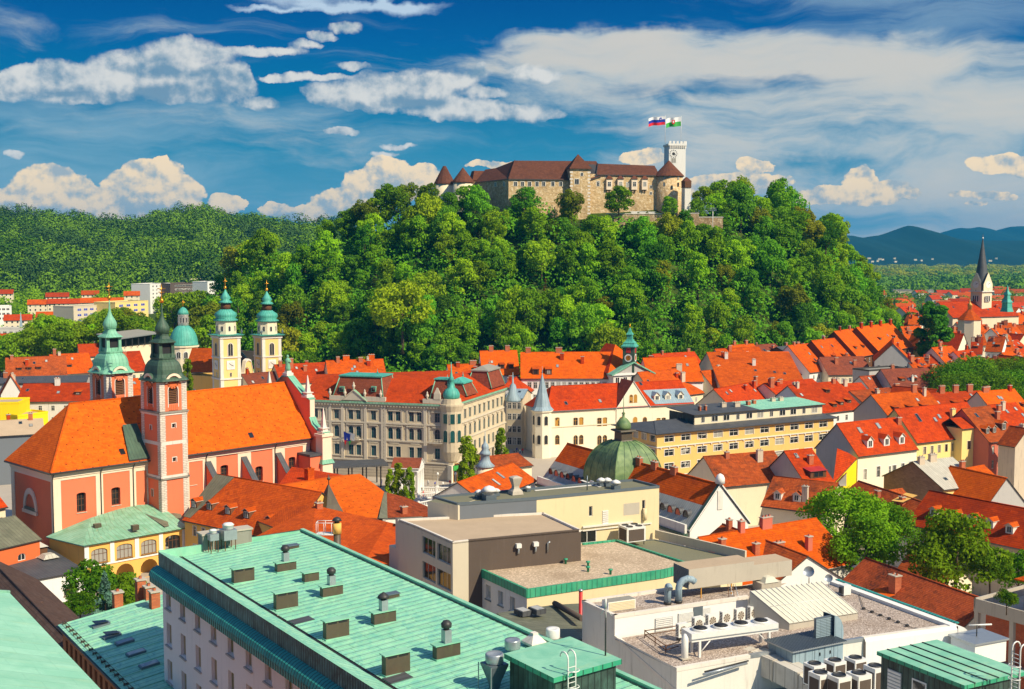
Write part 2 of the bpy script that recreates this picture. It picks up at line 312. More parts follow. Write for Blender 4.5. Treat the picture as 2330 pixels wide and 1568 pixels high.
plaster('grey_panel',(0.165,0.185,0.21),0.06,stn=0.1);plaster('brown_panel',(0.115,0.088,0.072),0.14,stn=0.5,stain=(0.16,0.13,0.11));plaster('terracotta',(0.48,0.19,0.08),0.12,stn=0.3)
plaster('pink_house',(0.58,0.17,0.11),0.12,stn=0.3);plaster('orange_wall',(0.70,0.16,0.05),0.1,stn=0.15);plaster('pavement',(0.46,0.40,0.33),0.14,stn=0.3);plaster('chimney_plaster',(0.60,0.50,0.38),0.16,stn=0.5)
grit('gravel',(0.26,0.20,0.165),(0.50,0.42,0.36),(0.24,0.17,0.12),7.0);grit('roof_grit',(0.42,0.32,0.22),(0.54,0.42,0.30),(0.26,0.18,0.11),5.0,0.5,0.12,0.2)
brick('brick',(0.46,0.10,0.035),(0.58,0.16,0.055),(0.34,0.13,0.07),k=2.0);brick('brick_red',(0.52,0.075,0.02),(0.62,0.11,0.03),(0.40,0.22,0.14),k=2.0)
brick('brick_old',(0.20,0.12,0.075),(0.30,0.19,0.12),(0.2,0.15,0.11),k=2.4);brick('ashlar',(0.74,0.68,0.60),(0.66,0.60,0.52),(0.40,0.34,0.28),k=4.5)
stone('castle_stone',(0.30,0.19,0.095),(0.50,0.36,0.20),(0.66,0.54,0.36),1.1,0.75);stone('castle_stone_sunlit',(0.46,0.31,0.145),(0.62,0.45,0.24),(0.78,0.64,0.43),1.1,0.8)  # same stone twice: sun-facing walls painted paler, shaded sides darker
glass('pane',(0.018,0.022,0.024),(0.42,0.40,0.35),0.22);glass('pane_blue',(0.015,0.07,0.085),(0.02,0.10,0.11),0.4);glass('pane_shade',(0.03,0.03,0.03),(0.62,0.33,0.06),0.55,0.3);glass('pane_light',(0.30,0.33,0.33),(0.55,0.52,0.45),0.5)
plaster('glasshouse',(0.60,0.58,0.48),0.14,0.3,stn=0.3,stain=(0.4,0.36,0.26));plaster('wood_brown',(0.15,0.07,0.035),0.2,stn=0.2);plaster('frame_white',(0.74,0.72,0.67),0.04,stn=0.05,bmp=0)
plaster('frame_green',(0.02,0.13,0.075),0.1,stn=0.1);plaster('frame_ochre',(0.58,0.28,0.05),0.1,stn=0.1);plaster('trim_stone',(0.62,0.55,0.43),0.16,stn=0.4)
leaf('leaf_hill',(0.109,0.271,0.009),(0.257,0.456,0.011),(0.420,0.579,0.016),0.55)
leaf('leaf_deep',(0.070,0.224,0.014),(0.155,0.381,0.017),(0.263,0.524,0.022),0.5)
leaf('leaf_olive',(0.163,0.217,0.011),(0.265,0.296,0.013),(0.358,0.365,0.022),0.55)
leaf('leaf_lime',(0.208,0.349,0.011),(0.283,0.431,0.012),(0.386,0.505,0.021),0.55)
leaf('leaf_rust',(0.16,0.085,0.015),(0.20,0.12,0.02),(0.12,0.11,0.02),0.5)
leaf('leaf_spruce',(0.063,0.153,0.108),(0.117,0.225,0.171),(0.180,0.306,0.252),0.5,0.1)
leaf('leaf_far',(0.048,0.139,0.010),(0.126,0.247,0.014),(0.199,0.312,0.018),0.6,0.1)
plaster('bark',(0.10,0.07,0.045),0.3,stn=0.3)
leaf('leaf_near',(0.068,0.186,0.008),(0.152,0.303,0.010),(0.261,0.398,0.015),0.55)
glass('pane_warm_reflect',(0.34,0.27,0.15),(0.12,0.15,0.05),0.35,0.12)  # warm and green reflections painted into the pane colours
# ---------- mesh building
def V(*a):return Vector(a)
class MB:
 def __init__(s):s.v=[];s.f=[];s.mi=[];s.m=[];s.sm=[]
 def mat(s,name):
  if name not in s.m:s.m.append(name)
  return s.m.index(name)
 def face(s,pts,mat,smooth=False):
  i=len(s.v);s.v.extend([tuple(p)for p in pts]);s.f.append(list(range(i,i+len(pts))));s.mi.append(s.mat(mat));s.sm.append(smooth)
 def obox(s,o,ex,ey,ez,mat,top=None,skip=''):
  o, ex, ey, ez=Vector(o), Vector(ex), Vector(ey), Vector(ez)
  p=[o,o+ex,o+ex+ey,o+ey];q=[a+ez for a in p]
  if 'b' not in skip:s.face(p[::-1],mat)
  s.face(q,top or mat)
  for k in range(4):s.face([p[k],p[(k+1)%4],q[(k+1)%4],q[k]],mat)
 def box(s,c,sx,sy,sz,mat,rz=0,top=None):
  e=Vector((math.cos(rz),math.sin(rz),0));n=Vector((-e.y,e.x,0));c=Vector(c)
  s.obox(c-e*sx/2-n*sy/2,e*sx,n*sy,(0,0,sz),mat,top)
 def ring(s,rings,mat,smooth=True,cap0=False,cap1=False,closed=True):
  i0=len(s.v);n=len(rings[0]);mi=s.mat(mat)
  for r in rings:s.v.extend([tuple(p)for p in r])
  for a in range(len(rings)-1):
   for k in range(n if closed else n-1):
    k2=(k+1)%n
    s.f.append([i0+a*n+k,i0+a*n+k2,i0+(a+1)*n+k2,i0+(a+1)*n+k]);s.mi.append(mi);s.sm.append(smooth)
  if cap0:s.f.append([i0+k for k in range(n)][::-1]);s.mi.append(mi);s.sm.append(False)
  if cap1:s.f.append([i0+(len(rings)-1)*n+k for k in range(n)]);s.mi.append(mi);s.sm.append(False)
 def lathe(s,c,prof,mat,n=16,rz=0.0,smooth=True,cap=True):
  c=Vector(c)
  rings=[[c+Vector((r*math.cos(rz+2*math.pi*k/n),r*math.sin(rz+2*math.pi*k/n),z))for k in range(n)]for r,z in prof]
  s.ring(rings,mat,smooth,cap,cap)
 def square(s,c,prof,mat,rz=0.0,asp=1.0,n=4,smooth=False):
  c=Vector(c);e=Vector((math.cos(rz),math.sin(rz),0));f=Vector((-e.y,e.x,0))
  rings=[]
  for h, z in prof:
   rings.append([c+e*(x*h)+f*(y*h*asp)+Vector((0,0,z))for x,y in((-1,-1),(1,-1),(1,1),(-1,1))])
  for a in range(len(rings)-1):
   for k in range(4):
    s.face([rings[a][k],rings[a][(k+1)%4],rings[a+1][(k+1)%4],rings[a+1][k]],mat,smooth)
  s.face(rings[-1],mat);s.face(rings[0][::-1],mat)
 def tube(s,pts,r,mat,n=6,smooth=True):
  pts=[Vector(p)for p in pts];rs=r if isinstance(r,(list,tuple))else[r]*len(pts)
  rings=[]
  for i, p in enumerate(pts):
   d=(pts[min(i+1,len(pts)-1)]-pts[max(i-1,0)]).normalized()
   a=d.orthogonal().normalized()if i==0 else(a-d*a.dot(d)).normalized()
   b=d.cross(a)
   rings.append([p+(a*math.cos(2*math.pi*k/n)+b*math.sin(2*math.pi*k/n))*rs[i]for k in range(n)])
  s.ring(rings,mat,smooth,True,True)
 def slab(s,polys,th,mat,edge,down=Vector((0,0,-1))):
  cnt={};key=lambda p:(round(p[0],3),round(p[1],3),round(p[2],3))
  for P in polys:
   s.face(P,mat);s.face([Vector(p)+down*th for p in P][::-1],edge)
   for k in range(len(P)):
    a, b=key(P[k]), key(P[(k+1)%len(P)]);cnt.setdefault(frozenset((a,b)),[]).append((P[k],P[(k+1)%len(P)]))
  for es in cnt.values():
   if len(es)==1:
    a, b=Vector(es[0][0]), Vector(es[0][1]);s.face([b,a,a+down*th,b+down*th][::-1],edge)
 def prism(s,poly,z0,z1,mat,top=None):
  n=len(poly);p=[Vector((a[0],a[1],z0))for a in poly];q=[Vector((a[0],a[1],z1))for a in poly]
  s.face(q,top or mat);s.face(p[::-1],mat)
  for k in range(n):s.face([p[k],p[(k+1)%n],q[(k+1)%n],q[k]],mat)
 def mesh(s,name,off=Vector((0,0,0))):
  me=bpy.data.meshes.new(name)
  vs_=np.array(s.v,dtype=np.float64)-np.array(off)
  me.from_pydata(vs_.tolist(),[],s.f)
  for m in s.m:me.materials.append(MATS[m])
  me.polygons.foreach_set('material_index',s.mi);me.polygons.foreach_set('use_smooth',s.sm)
  uvl=me.uv_layers.new(name='UVMap');uv=np.zeros((len(me.loops),2));li=0
  allv=np.array(s.v,dtype=np.float64)
  for f in s.f:
   P=allv[f];nn=np.zeros(3)
   for k in range(len(f)):nn+=np.cross(P[k]-P[0],P[(k+1)%len(f)]-P[0])
   l=np.linalg.norm(nn);nn=nn/l if l>1e-9 else np.array((0,0,1.0))
   if abs(nn[2])>0.999:tt, bb=HT, HB
   else:
    tt=np.array((-nn[1],nn[0],0));tt/=np.linalg.norm(tt);bb=np.cross(nn,tt)
   uv[li:li+len(f),0]=P@tt;uv[li:li+len(f),1]=P@bb;li+=len(f)
  uvl.data.foreach_set('uv',uv.ravel());me.update()
  return me
 def build(s,name,parent=None,world=True):
  off=wloc(parent)if(parent and world)else Vector((0,0,0))
  o=bpy.data.objects.new(name,s.mesh(name,off));C.objects.link(o)
  if parent:o.parent=parent
  return o
HT, HB=np.array((0.565,-0.825,0)), np.array((0.825,0.565,0))
def wloc(o):
 p=Vector((0,0,0))
 while o:p=p+o.location;o=o.parent
 return p
def tag(o,label,cat=None,group=None,kind=None):
 o['label']=label
 if cat:o['category']=cat
 if group:o['group']=group
 if kind:o['kind']=kind
 return o
def thing(name,label,cat,loc,group=None):
 o=bpy.data.objects.new(name,None);C.objects.link(o);o.location=Vector(loc);o.empty_display_size=0.5
 return tag(o,label,cat,group)
def single(name,mb,label,cat,loc,group=None):
 loc=Vector(loc);o=bpy.data.objects.new(name,mb.mesh(name,loc));C.objects.link(o);o.location=loc
 return tag(o,label,cat,group)
def struct(name,mb):o=mb.build(name);o['kind']='structure';return o
def copy_tree(o,loc,rz=None,scl=None,label=None,group=None):
 c=o.copy();C.objects.link(c);c.location=loc
 if rz is not None:c.rotation_euler=(0,0,rz)
 if scl is not None:c.scale=scl if isinstance(scl,(tuple,list))else(scl,)*3
 if label:c['label']=label
 if group:c['group']=group
 for ch in list(o.children):
  d=ch.copy();C.objects.link(d);d.parent=c
  for g in list(ch.children):
   h=g.copy();C.objects.link(h);h.parent=d
 return c
# ---------- walls and openings
class Fac:
 def __init__(s,A,B,z0=GR):
  s.A=Vector((A[0],A[1],0));d=Vector((B[0],B[1],0))-s.A;s.L=d.length;s.e=d/s.L
  s.n=Vector((s.e.y,-s.e.x,0));s.z0=z0;s.rz=math.atan2(s.e.y,s.e.x)
 def p(s,a,z,d=0.0):q=s.A+s.e*a+s.n*d;return Vector((q.x,q.y,z))
 def px(s,u,v):
  r=ray(u,v);t=(s.A-Vector((0,0,H))).dot(s.n)/r.dot(s.n)
  q=Vector((0,0,H))+r*t;return(q-s.A).dot(s.e), q.z
 def off(s,d):return Fac(s.A+s.n*d,s.A+s.n*d+s.e*s.L,s.z0)
def wall(mb,f,a0,a1,z0,z1,mat,ops=(),dep=0.25,rev=None):
 """a wall with real openings; ops = (a, z, w, h, arch) with a, z the lower middle"""
 rev=rev or mat
 xs={a0,a1};zs={z0,z1};R_=[]
 for(a,z,w,h,ar)in ops:
  l, r, b, t=a-w/2, a+w/2, z, z+h
  if l<=a0+.02 or r>=a1-.02 or t>=z1-.02 or t<=z0+.1:continue
  b=max(b,z0+0.02)
  xs|={l,r};zs|={b,t};R_.append((l,r,b,t,ar))
 xs, zs=sorted(xs), sorted(zs)
 for j in range(len(zs)-1):
  run=None
  for i in range(len(xs)):
   solid=i<len(xs)-1 and not any(l-1e-6<(xs[i]+xs[i+1])/2<r+1e-6 and b-1e-6<(zs[j]+zs[j+1])/2<t+1e-6 for(l,r,b,t,ar)in R_)
   if solid and run is None:run=xs[i]
   if not solid and run is not None:
    mb.face([f.p(run,zs[j]),f.p(xs[i],zs[j]),f.p(xs[i],zs[j+1]),f.p(run,zs[j+1])],mat);run=None
 for(l,r,b,t,ar)in R_:
  w=r-l;rad=w/2*(1.0 if ar==1 else ar)if ar else 0
  tt=t-rad
  mb.face([f.p(l,b,-dep),f.p(r,b,-dep),f.p(r,b),f.p(l,b)],rev)
  mb.face([f.p(l,b),f.p(l,tt),f.p(l,tt,-dep),f.p(l,b,-dep)][::-1],rev)
  mb.face([f.p(r,b),f.p(r,tt),f.p(r,tt,-dep),f.p(r,b,-dep)],rev)
  if not ar:mb.face([f.p(l,t),f.p(r,t),f.p(r,t,-dep),f.p(l,t,-dep)],rev)
  else:
   N=8;arc=[((l+r)/2-w/2*math.cos(math.pi*k/N),tt+rad*math.sin(math.pi*k/N))for k in range(N+1)]
   for k in range(N):
    (x1,y1), (x2,y2)=arc[k], arc[k+1]
    mb.face([f.p(x1,y1),f.p(x2,y2),f.p(x2,y2,-dep),f.p(x1,y1,-dep)],rev)
    mb.face([f.p(x1,y1),f.p(x1,t),f.p(x2,t),f.p(x2,y2)][::-1]if y2!=t or y1!=t else[f.p(x1,y1),f.p(x2,y2),f.p(x2,t)],mat)
_WIN={}
def win_mesh(w,h,fm,gm,nx,ny,ar,trim,y,split,sillm):
 k=(round(w,2),round(h,2),fm,gm,nx,ny,ar,trim,round(y,2),split,sillm)
 if k in _WIN:return _WIN[k]
 def shape(mw,z0,z1):
  rad=mw/2*(1.0 if ar==1 else ar)if ar else 0
  if not ar:return[(-mw/2,z0),(mw/2,z0),(mw/2,z1),(-mw/2,z1)]
  N=8;return[(-mw/2,z0),(mw/2,z0)]+[(mw/2*math.cos(math.pi*q/N),z1-rad+rad*math.sin(math.pi*q/N))for q in range(N+1)]
 g=MB();g.face([(x,y,z)for x,z in shape(w,0,h)],gm)
 f=MB()if split else g
 fw=min(0.11,0.075*max(1,w));yf=y-0.05
 def bar(x0,x1,z0,z1,d=0.05,m=fm,yy=None):
  yy=yf if yy is None else yy
  f.obox((x0,yy,z0),(x1-x0,0,0),(0,d,0),(0,0,z1-z0),m)
 rad=w/2*(1.0 if ar==1 else ar)if ar else 0
 bar(-w/2,-w/2+fw,0,h-rad);bar(w/2-fw,w/2,0,h-rad);bar(-w/2+fw,w/2-fw,0,fw)
 if not ar:bar(-w/2+fw,w/2-fw,h-fw,h)
 else:
  o=shape(w,0,h)[2:];i=shape(w-2*fw,0,h-fw)[2:]
  for q in range(len(o)-1):f.face([(o[q][0],yf,o[q][1]),(i[q][0],yf,i[q][1]),(i[q+1][0],yf,i[q+1][1]),(o[q+1][0],yf,o[q+1][1])][::-1],fm)
 for q in range(1,nx):
  x=-w/2+w*q/nx;bar(x-fw*.45,x+fw*.45,fw,h-(fw if not ar else rad*(0.15+abs(x)/w)),yy=yf+.01,d=.04)
 for q in range(1,ny):
  z=(h-rad*.3)*(q/ny if ny!=2 else 0.66);bar(-w/2+fw,w/2-fw,z-fw*.4,z+fw*.4,yy=yf+.015,d=.035)
 if trim:
  tw=0.17;o=shape(w+2*tw,0,h+tw);i=shape(w+.02,0,h+.01)
  if ar:o, i=[o[0]]+o[2:][::-1][::-1]+[], [i[0]]+i[2:]
  n=len(o)
  oo=[o[1]]+o[2:]+[o[0]]if not ar else[(o[1][0],0)]+o[1:]+[o[0]]
  ii=[i[1]]+i[2:]+[i[0]]if not ar else[(i[1][0],0)]+i[1:]+[i[0]]
  for q in range(len(oo)-1):
   a, b, c, d=oo[q], ii[q], ii[q+1], oo[q+1]
   f.face([(a[0],-.06,a[1]),(d[0],-.06,d[1]),(c[0],-.06,c[1]),(b[0],-.06,b[1])][::1],trim)
   f.face([(a[0],0,a[1]),(d[0],0,d[1]),(d[0],-.06,d[1]),(a[0],-.06,a[1])],trim)
 if sillm:f.obox((-w/2-.12,-.16,-.13),(w+.24,0,0),(0,.16+max(y,.01),0),(0,0,.12),sillm)
 _WIN[k]=(g.mesh('window'),f.mesh('window_frame')if split else None)
 return _WIN[k]
def window(par,f,a,z,w,h,fm='frame_white',gm='pane',nx=2,ny=1,ar=0,trim=None,rec=0.2,split=True,sill=None,name='window',label=None):
 gme, fme=win_mesh(w,h,fm,gm,nx,ny,ar,trim,rec,split,sill)
 o=bpy.data.objects.new(name,gme);C.objects.link(o);o.parent=par
 o.location=f.p(a,z)-wloc(par);o.rotation_euler=(0,0,f.rz)
 if label:o['label']=label
 if fme:
  q=bpy.data.objects.new('frame',fme);C.objects.link(q);q.parent=o
 return o
def rect_px(f,u0,v0,u1,v1):
 a0, z1=f.px(u0,v0);a1, z0=f.px(u1,v1)
 zt=f.px((u0+u1)/2,v0)[1];zb=f.px((u0+u1)/2,v1)[1]
 return((a0+a1)/2,zb,abs(a1-a0),zt-zb)
# ---------- houses
def chimney(par,p,w=0.9,l=None,h=1.6,rz=0.0,mat='brick',cap='concrete',down=1.0,name='chimney'):
 l=l or w;mb=MB();p=Vector(p)
 mb.box(p-Vector((0,0,down)),w,l,h+down-0.14,mat,rz)
 mb.box(p+Vector((0,0,h-0.14)),w+.22,l+.22,0.14,cap,rz)
 e=Vector((math.cos(rz),math.sin(rz),0));f=Vector((-e.y,e.x,0));n=max(1,int(round(w/0.7)))
 for k in range(n):mb.box(p+e*(w*((k+.5)/n-.5))+Vector((0,0,h)),.26,.26,.28,mat,rz,top='black')
 return mb.build(name,par)
class House:pass
def house(label,A,B,ze,D,zr,roof='tile_orange',wallm='cream',kind='gable',cat='house',name='house',ov=0.45,rows=(),ops=(),side=(),chim=(),dorm=(),sky=(),hip=0.0,edge='gutter',group=None,z0=GR,dep=0.25,rfrac=0.5,gablem=None,wfm='frame_white',wgm='pane',trim=None,split=None,win=(1.0,1.6),wsill=None,th=0.22,chm='brick'):
 """A, B: front eave corners (left, right seen from outside) as world points; D deep; ridge along A-B (kind gable, hip, flat, shed)"""
 A, B=Vector(A), Vector(B);f=Fac(A,B,z0);L=f.L;h=House();h.f=f;h.ze, h.zr, h.D=ze, zr, D
 root=thing(name,label,cat,f.p(L/2,z0,-D/2),group);h.root=root
 near=(f.p(L/2,ze).length<330)if split is None else split;h.near=near
 fb=Fac(f.p(L,0,-D),f.p(0,0,-D),z0);fl=Fac(f.p(0,0,-D),f.p(0,0,0),z0);fr=Fac(f.p(L,0,0),f.p(L,0,-D),z0)
 h.fl, h.fr, h.fb=fl, fr, fb
 W=MB();allops=list(ops)
 for r in rows:
  zt, n=r[0], r[1];w, hh=r[2]if len(r)>2 else win;m0, m1=r[3]if len(r)>3 else(0.06,0.94)
  for k in range(n):allops.append((L*(m0+(m1-m0)*(k+.5)/n),ze-zt-hh,w,hh,0))
 sops=[]
 for r in side:
  zt, n, w, hh=r[:4]
  for k in range(n):sops.append((D*(k+.5)/n,ze-zt-hh,w,hh,0))
 rec=0.18 if near else-0.02
 wall(W,f,0,L,z0,ze,wallm,allops if near else(),dep);wall(W,fb,0,L,z0,ze,wallm)
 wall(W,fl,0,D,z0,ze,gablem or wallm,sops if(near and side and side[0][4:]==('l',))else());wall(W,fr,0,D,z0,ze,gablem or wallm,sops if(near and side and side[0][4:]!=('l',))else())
 for o_ in allops:
  if o_[1]>z0+.1:window(root,f,*o_[:4],fm=wfm,gm=wgm,nx=2 if o_[2]>.8 else 1,ny=2 if o_[3]>1.4 else 1,ar=o_[4],rec=rec,split=near,trim=trim,sill=wsill)
 for o_ in sops:
  window(root,fl if side[0][4:]==('l',)else fr,*o_[:4],fm=wfm,gm=wgm,nx=2 if o_[2]>.8 else 1,ny=1,rec=rec,split=near,trim=trim)
 dr=D*rfrac;sl_=(zr-ze)/dr;sb=(zr-ze)/max(.01,D-dr);hl=hip if isinstance(hip,tuple)else(hip,hip)
 Rm=MB();zo=ze-ov*sl_;go=0.25;th_=th
 up=0.06
 if kind=='gable' or kind=='hip':
  if kind=='gable':hl=(0,0)
  l0=-ov if hl[0]else-go;l1=L+ov if hl[1]else L+go
  r0=hl[0]if hl[0]else-go;r1=L-hl[1]if hl[1]else L+go
  FA, FB=f.p(l0,zo+up,ov), f.p(l1,zo+up,ov);BA, BB=f.p(l0,zo+up,-D-ov), f.p(l1,zo+up,-D-ov)
  R0, R1=f.p(r0,zr+up,-dr), f.p(r1,zr+up,-dr)
  polys=[[FA,FB,R1,R0],[BB,BA,R0,R1]]
  if hl[0]:polys.append([BA,FA,R0])
  if hl[1]:polys.append([FB,BB,R1])
  Rm.slab(polys,th_,roof,edge)
  Rm.tube([R0,R1],0.14,roof,5)
  if hl[0]:Rm.tube([FA,R0],0.12,roof,5)
  if hl[1]:Rm.tube([FB,R1],0.12,roof,5)
  Rm.tube([f.p(l0,zo-.10,ov+.08),f.p(l1,zo-.10,ov+.08)],0.09,'gutter',5)
  for q, (a,fx)in enumerate(((0,fl),(L,fr))):
   if not hl[q]:
    if q==0:W.face([f.p(0,ze,0),f.p(0,zr,-dr),f.p(0,ze,-D)],gablem or wallm)
    else:W.face([f.p(L,ze,-D),f.p(L,zr,-dr),f.p(L,ze,0)],gablem or wallm)
 elif kind=='flat':
  Rm.face([f.p(.3,ze-.5,-.3),f.p(L-.3,ze-.5,-.3),f.p(L-.3,ze-.5,-D+.3),f.p(.3,ze-.5,-D+.3)],roof)
  for(x0,x1,y0,y1)in((-.08,L+.08,.08,-.3),(-.08,L+.08,-D+.3,-D-.08),(-.08,.3,-.3,-D+.3),(L-.3,L+.08,-.3,-D+.3)):
   Rm.obox(f.p(x0,ze-.5,y0),f.e*(x1-x0),f.n*(y1-y0)*1.0,(0,0,.58),edge)if(y1-y0)>0 else Rm.obox(f.p(x0,ze-.5,y1),f.e*(x1-x0),f.n*(y0-y1)*1.0,(0,0,.58),edge)
 elif kind=='shed':
  FA, FB=f.p(-go,ze-ov*(zr-ze)/D+up,ov), f.p(L+go,ze-ov*(zr-ze)/D+up,ov);BA, BB=f.p(-go,zr+up,-D), f.p(L+go,zr+up,-D)
  Rm.slab([[FA,FB,BB,BA]],th_,roof,edge)
  W.face([f.p(0,ze),f.p(0,zr,-D),f.p(0,ze,-D)],wallm);W.face([f.p(L,ze,-D),f.p(L,zr,-D),f.p(L,ze)],wallm)
  wall(W,fb,0,L,ze,zr,wallm);sl_=(zr-ze)/D
 h.slope=sl_
 h.wall=W.build('wall',root);h.roof=Rm.build('roof',root)
 def onroof(s_,t_):
  y=t_*dr if t_<=1 else dr+(t_-1)*(D-dr);z=ze+sl_*t_*dr if t_<=1 else zr-(t_-1)*(zr-ze)
  return f.p(L*s_,z+up,-y)
 h.on=onroof
 for c in chim:
  s_, t_, w, hh=c[:4];m=c[4]if len(c)>4 else chm
  chimney(root,onroof(s_,t_),w,(c[5]if len(c)>5 else min(w,.8)),hh,f.rz,m,down=1.4)
 for d in dorm:dormer(h,*d)
 for s_ in sky:skylight(h,*s_)
 if not near and kind!='flat':
  q=random.Random(int(abs(f.A.x*13+f.A.y*7)))
  for k in range(q.choice((1,2,2,3))):skylight(h,q.uniform(.08,.9),q.uniform(.25,.7),.9,1.3)
  for k in range(q.choice((1,1,2))):w=q.uniform(.7,1.4);chimney(root,onroof(q.uniform(.1,.9),q.uniform(.55,1.3)),w,.8,q.uniform(1.4,2.4),f.rz,q.choice(('brick','chimney_plaster','tile_red')),down=1.6)
 return h
def dormer(h,s_,t_,w=1.5,hh=1.4,typ='gable',roof='tile_orange',wallm='wood_brown',rise=0.6):
 f=h.f;P=h.on(s_,t_);sl_=max(.25,h.slope);a=(P-f.A).dot(f.e);y0=-(P-f.A).dot(f.n);z0=P.z-.1
 mb=MB();q=lambda x, z, y:f.p(a+x,z,-y)
 L_=(hh+.1)/sl_
 if typ=='shed':
  lift=hh;Lb=(hh+.05)/max(.12,sl_-0.22*sl_);k=sl_*0.22
  zt=z0+hh;yb=y0+Lb;zb=zt+Lb*k
  mb.face([q(-w/2,z0,y0),q(w/2,z0,y0),q(w/2,zt,y0),q(-w/2,zt,y0)],wallm)
  for sx in(-1,1):mb.face([q(sx*w/2,z0,y0),q(sx*w/2,zt,y0),q(sx*w/2,zb,yb)],wallm)
  dm=mb.build('dormer',h.root)
  r=MB();o=.22
  r.slab([[q(-w/2-o,zt-o*k+.1,y0-o*1.4),q(w/2+o,zt-o*k+.1,y0-o*1.4),q(w/2+o,zb+.1,yb),q(-w/2-o,zb+.1,yb)]],.1,roof,'gutter')
  r.build('dormer_roof',dm)
 else:
  mb.face([q(-w/2,z0,y0),q(w/2,z0,y0),q(w/2,z0+hh,y0),q(0,z0+hh+rise,y0),q(-w/2,z0+hh,y0)],wallm)
  for sx in(-1,1):mb.face([q(sx*w/2,z0,y0),q(sx*w/2,z0+hh,y0),q(sx*w/2,z0+hh,y0+L_)],wallm)
  dm=mb.build('dormer',h.root)
  r=MB();o=.2;Lr=(hh+rise+.1)/sl_;kk=rise/(w/2)
  for sx in(-1,1):
   e1, e2=q(sx*(w/2+o),z0+hh-o*kk+.08,y0-.3), q(sx*(w/2+o),z0+hh-o*kk+.08,y0+L_);r1, r2=q(0,z0+hh+rise+.08,y0-.3), q(0,z0+hh+rise+.08,y0+Lr)
   P4=[e1,r1,r2,e2]if sx>0 else[e1,e2,r2,r1]
   r.slab([P4[::-1]if sx>0 else P4[::-1]],.09,roof,'trim_stone' if h.near else 'gutter')
  r.build('dormer_roof',dm)
 ff=Fac(f.p(a-w/2,0,-y0),f.p(a+w/2,0,-y0))
 if w>.7:window(dm,ff,w/2,z0+.28,w*.62,hh-.36,rec=-.03,split=False,nx=2,gm='pane',fm='frame_white' if typ=='gable' else 'wood_brown')
 return dm
def skylight(h,s_,t_,w=0.9,l=1.4):
 f=h.f;P=h.on(s_,t_);sl_=h.slope if t_<=1 else-h.slope;d=Vector((0,0,0));inn=-f.n
 up=(inn+Vector((0,0,sl_))).normalized();nn=f.e.cross(up).normalized();mb=MB()
 o=P-f.e*w/2+nn*.0
 mb.obox(o,f.e*w,up*l,nn*.14,'zinc_dark');mb.face([o+f.e*.1+up*.1+nn*.15,o+f.e*(w-.1)+up*.1+nn*.15,o+f.e*(w-.1)+up*(l-.1)+nn*.15,o+f.e*.1+up*(l-.1)+nn*.15],'pane_light' if(s_*37%1)>.45 else 'pane')
 return mb.build('skylight',h.root)
def PH(label,uA,vA,uB,vB,ze,D,zr,*a,**k):
 return house(label,GZ(uA,vA,ze),GZ(uB,vB,ze),ze,D,zr,*a,**k)
# ---------- trees
def leaf_cloud(rng,centers,radii,n,size,mat,name,up=0.25,jit=0.55):
 """small leaf-clump faces spread over the shells of many lobes"""
 K=len(centers);C_=np.array(centers);R_=np.array(radii)
 wgt=R_.prod(axis=1)**(2/3);idx=rng.choice(K,n,p=wgt/wgt.sum())
 d=rng.normal(size=(n,3));d/=np.linalg.norm(d,axis=1)[:,None]
 d[:,2]+=up;d/=np.linalg.norm(d,axis=1)[:,None]
 r=(0.62+0.42*rng.random(n)**0.6)[:,None]
 P=C_[idx]+d*R_[idx]*r
 nn=d*1.0+rng.normal(size=(n,3))*jit+np.array((0,0,0.25));nn/=np.linalg.norm(nn,axis=1)[:,None]
 ref=rng.normal(size=(n,3));a=np.cross(nn,ref);a/=np.linalg.norm(a,axis=1)[:,None];b=np.cross(nn,a)
 s=(size*(0.6+0.8*rng.random(n)))[:,None];t=s*(0.5+0.35*rng.random(n))[:,None]
 bend=nn*s*0.25
 v=np.stack([P-a*s-bend,P-b*t+a*s*.15,P+a*s-bend,P+b*t-a*s*.1],axis=1).reshape(-1,3)
 me=bpy.data.meshes.new(name);me.vertices.add(4*n);me.loops.add(4*n);me.polygons.add(n)
 me.vertices.foreach_set('co',v.ravel());me.loops.foreach_set('vertex_index',np.arange(4*n));me.polygons.foreach_set('loop_start',np.arange(n)*4)
 me.materials.append(MATS[mat]);me.update(calc_edges=True)
 return me
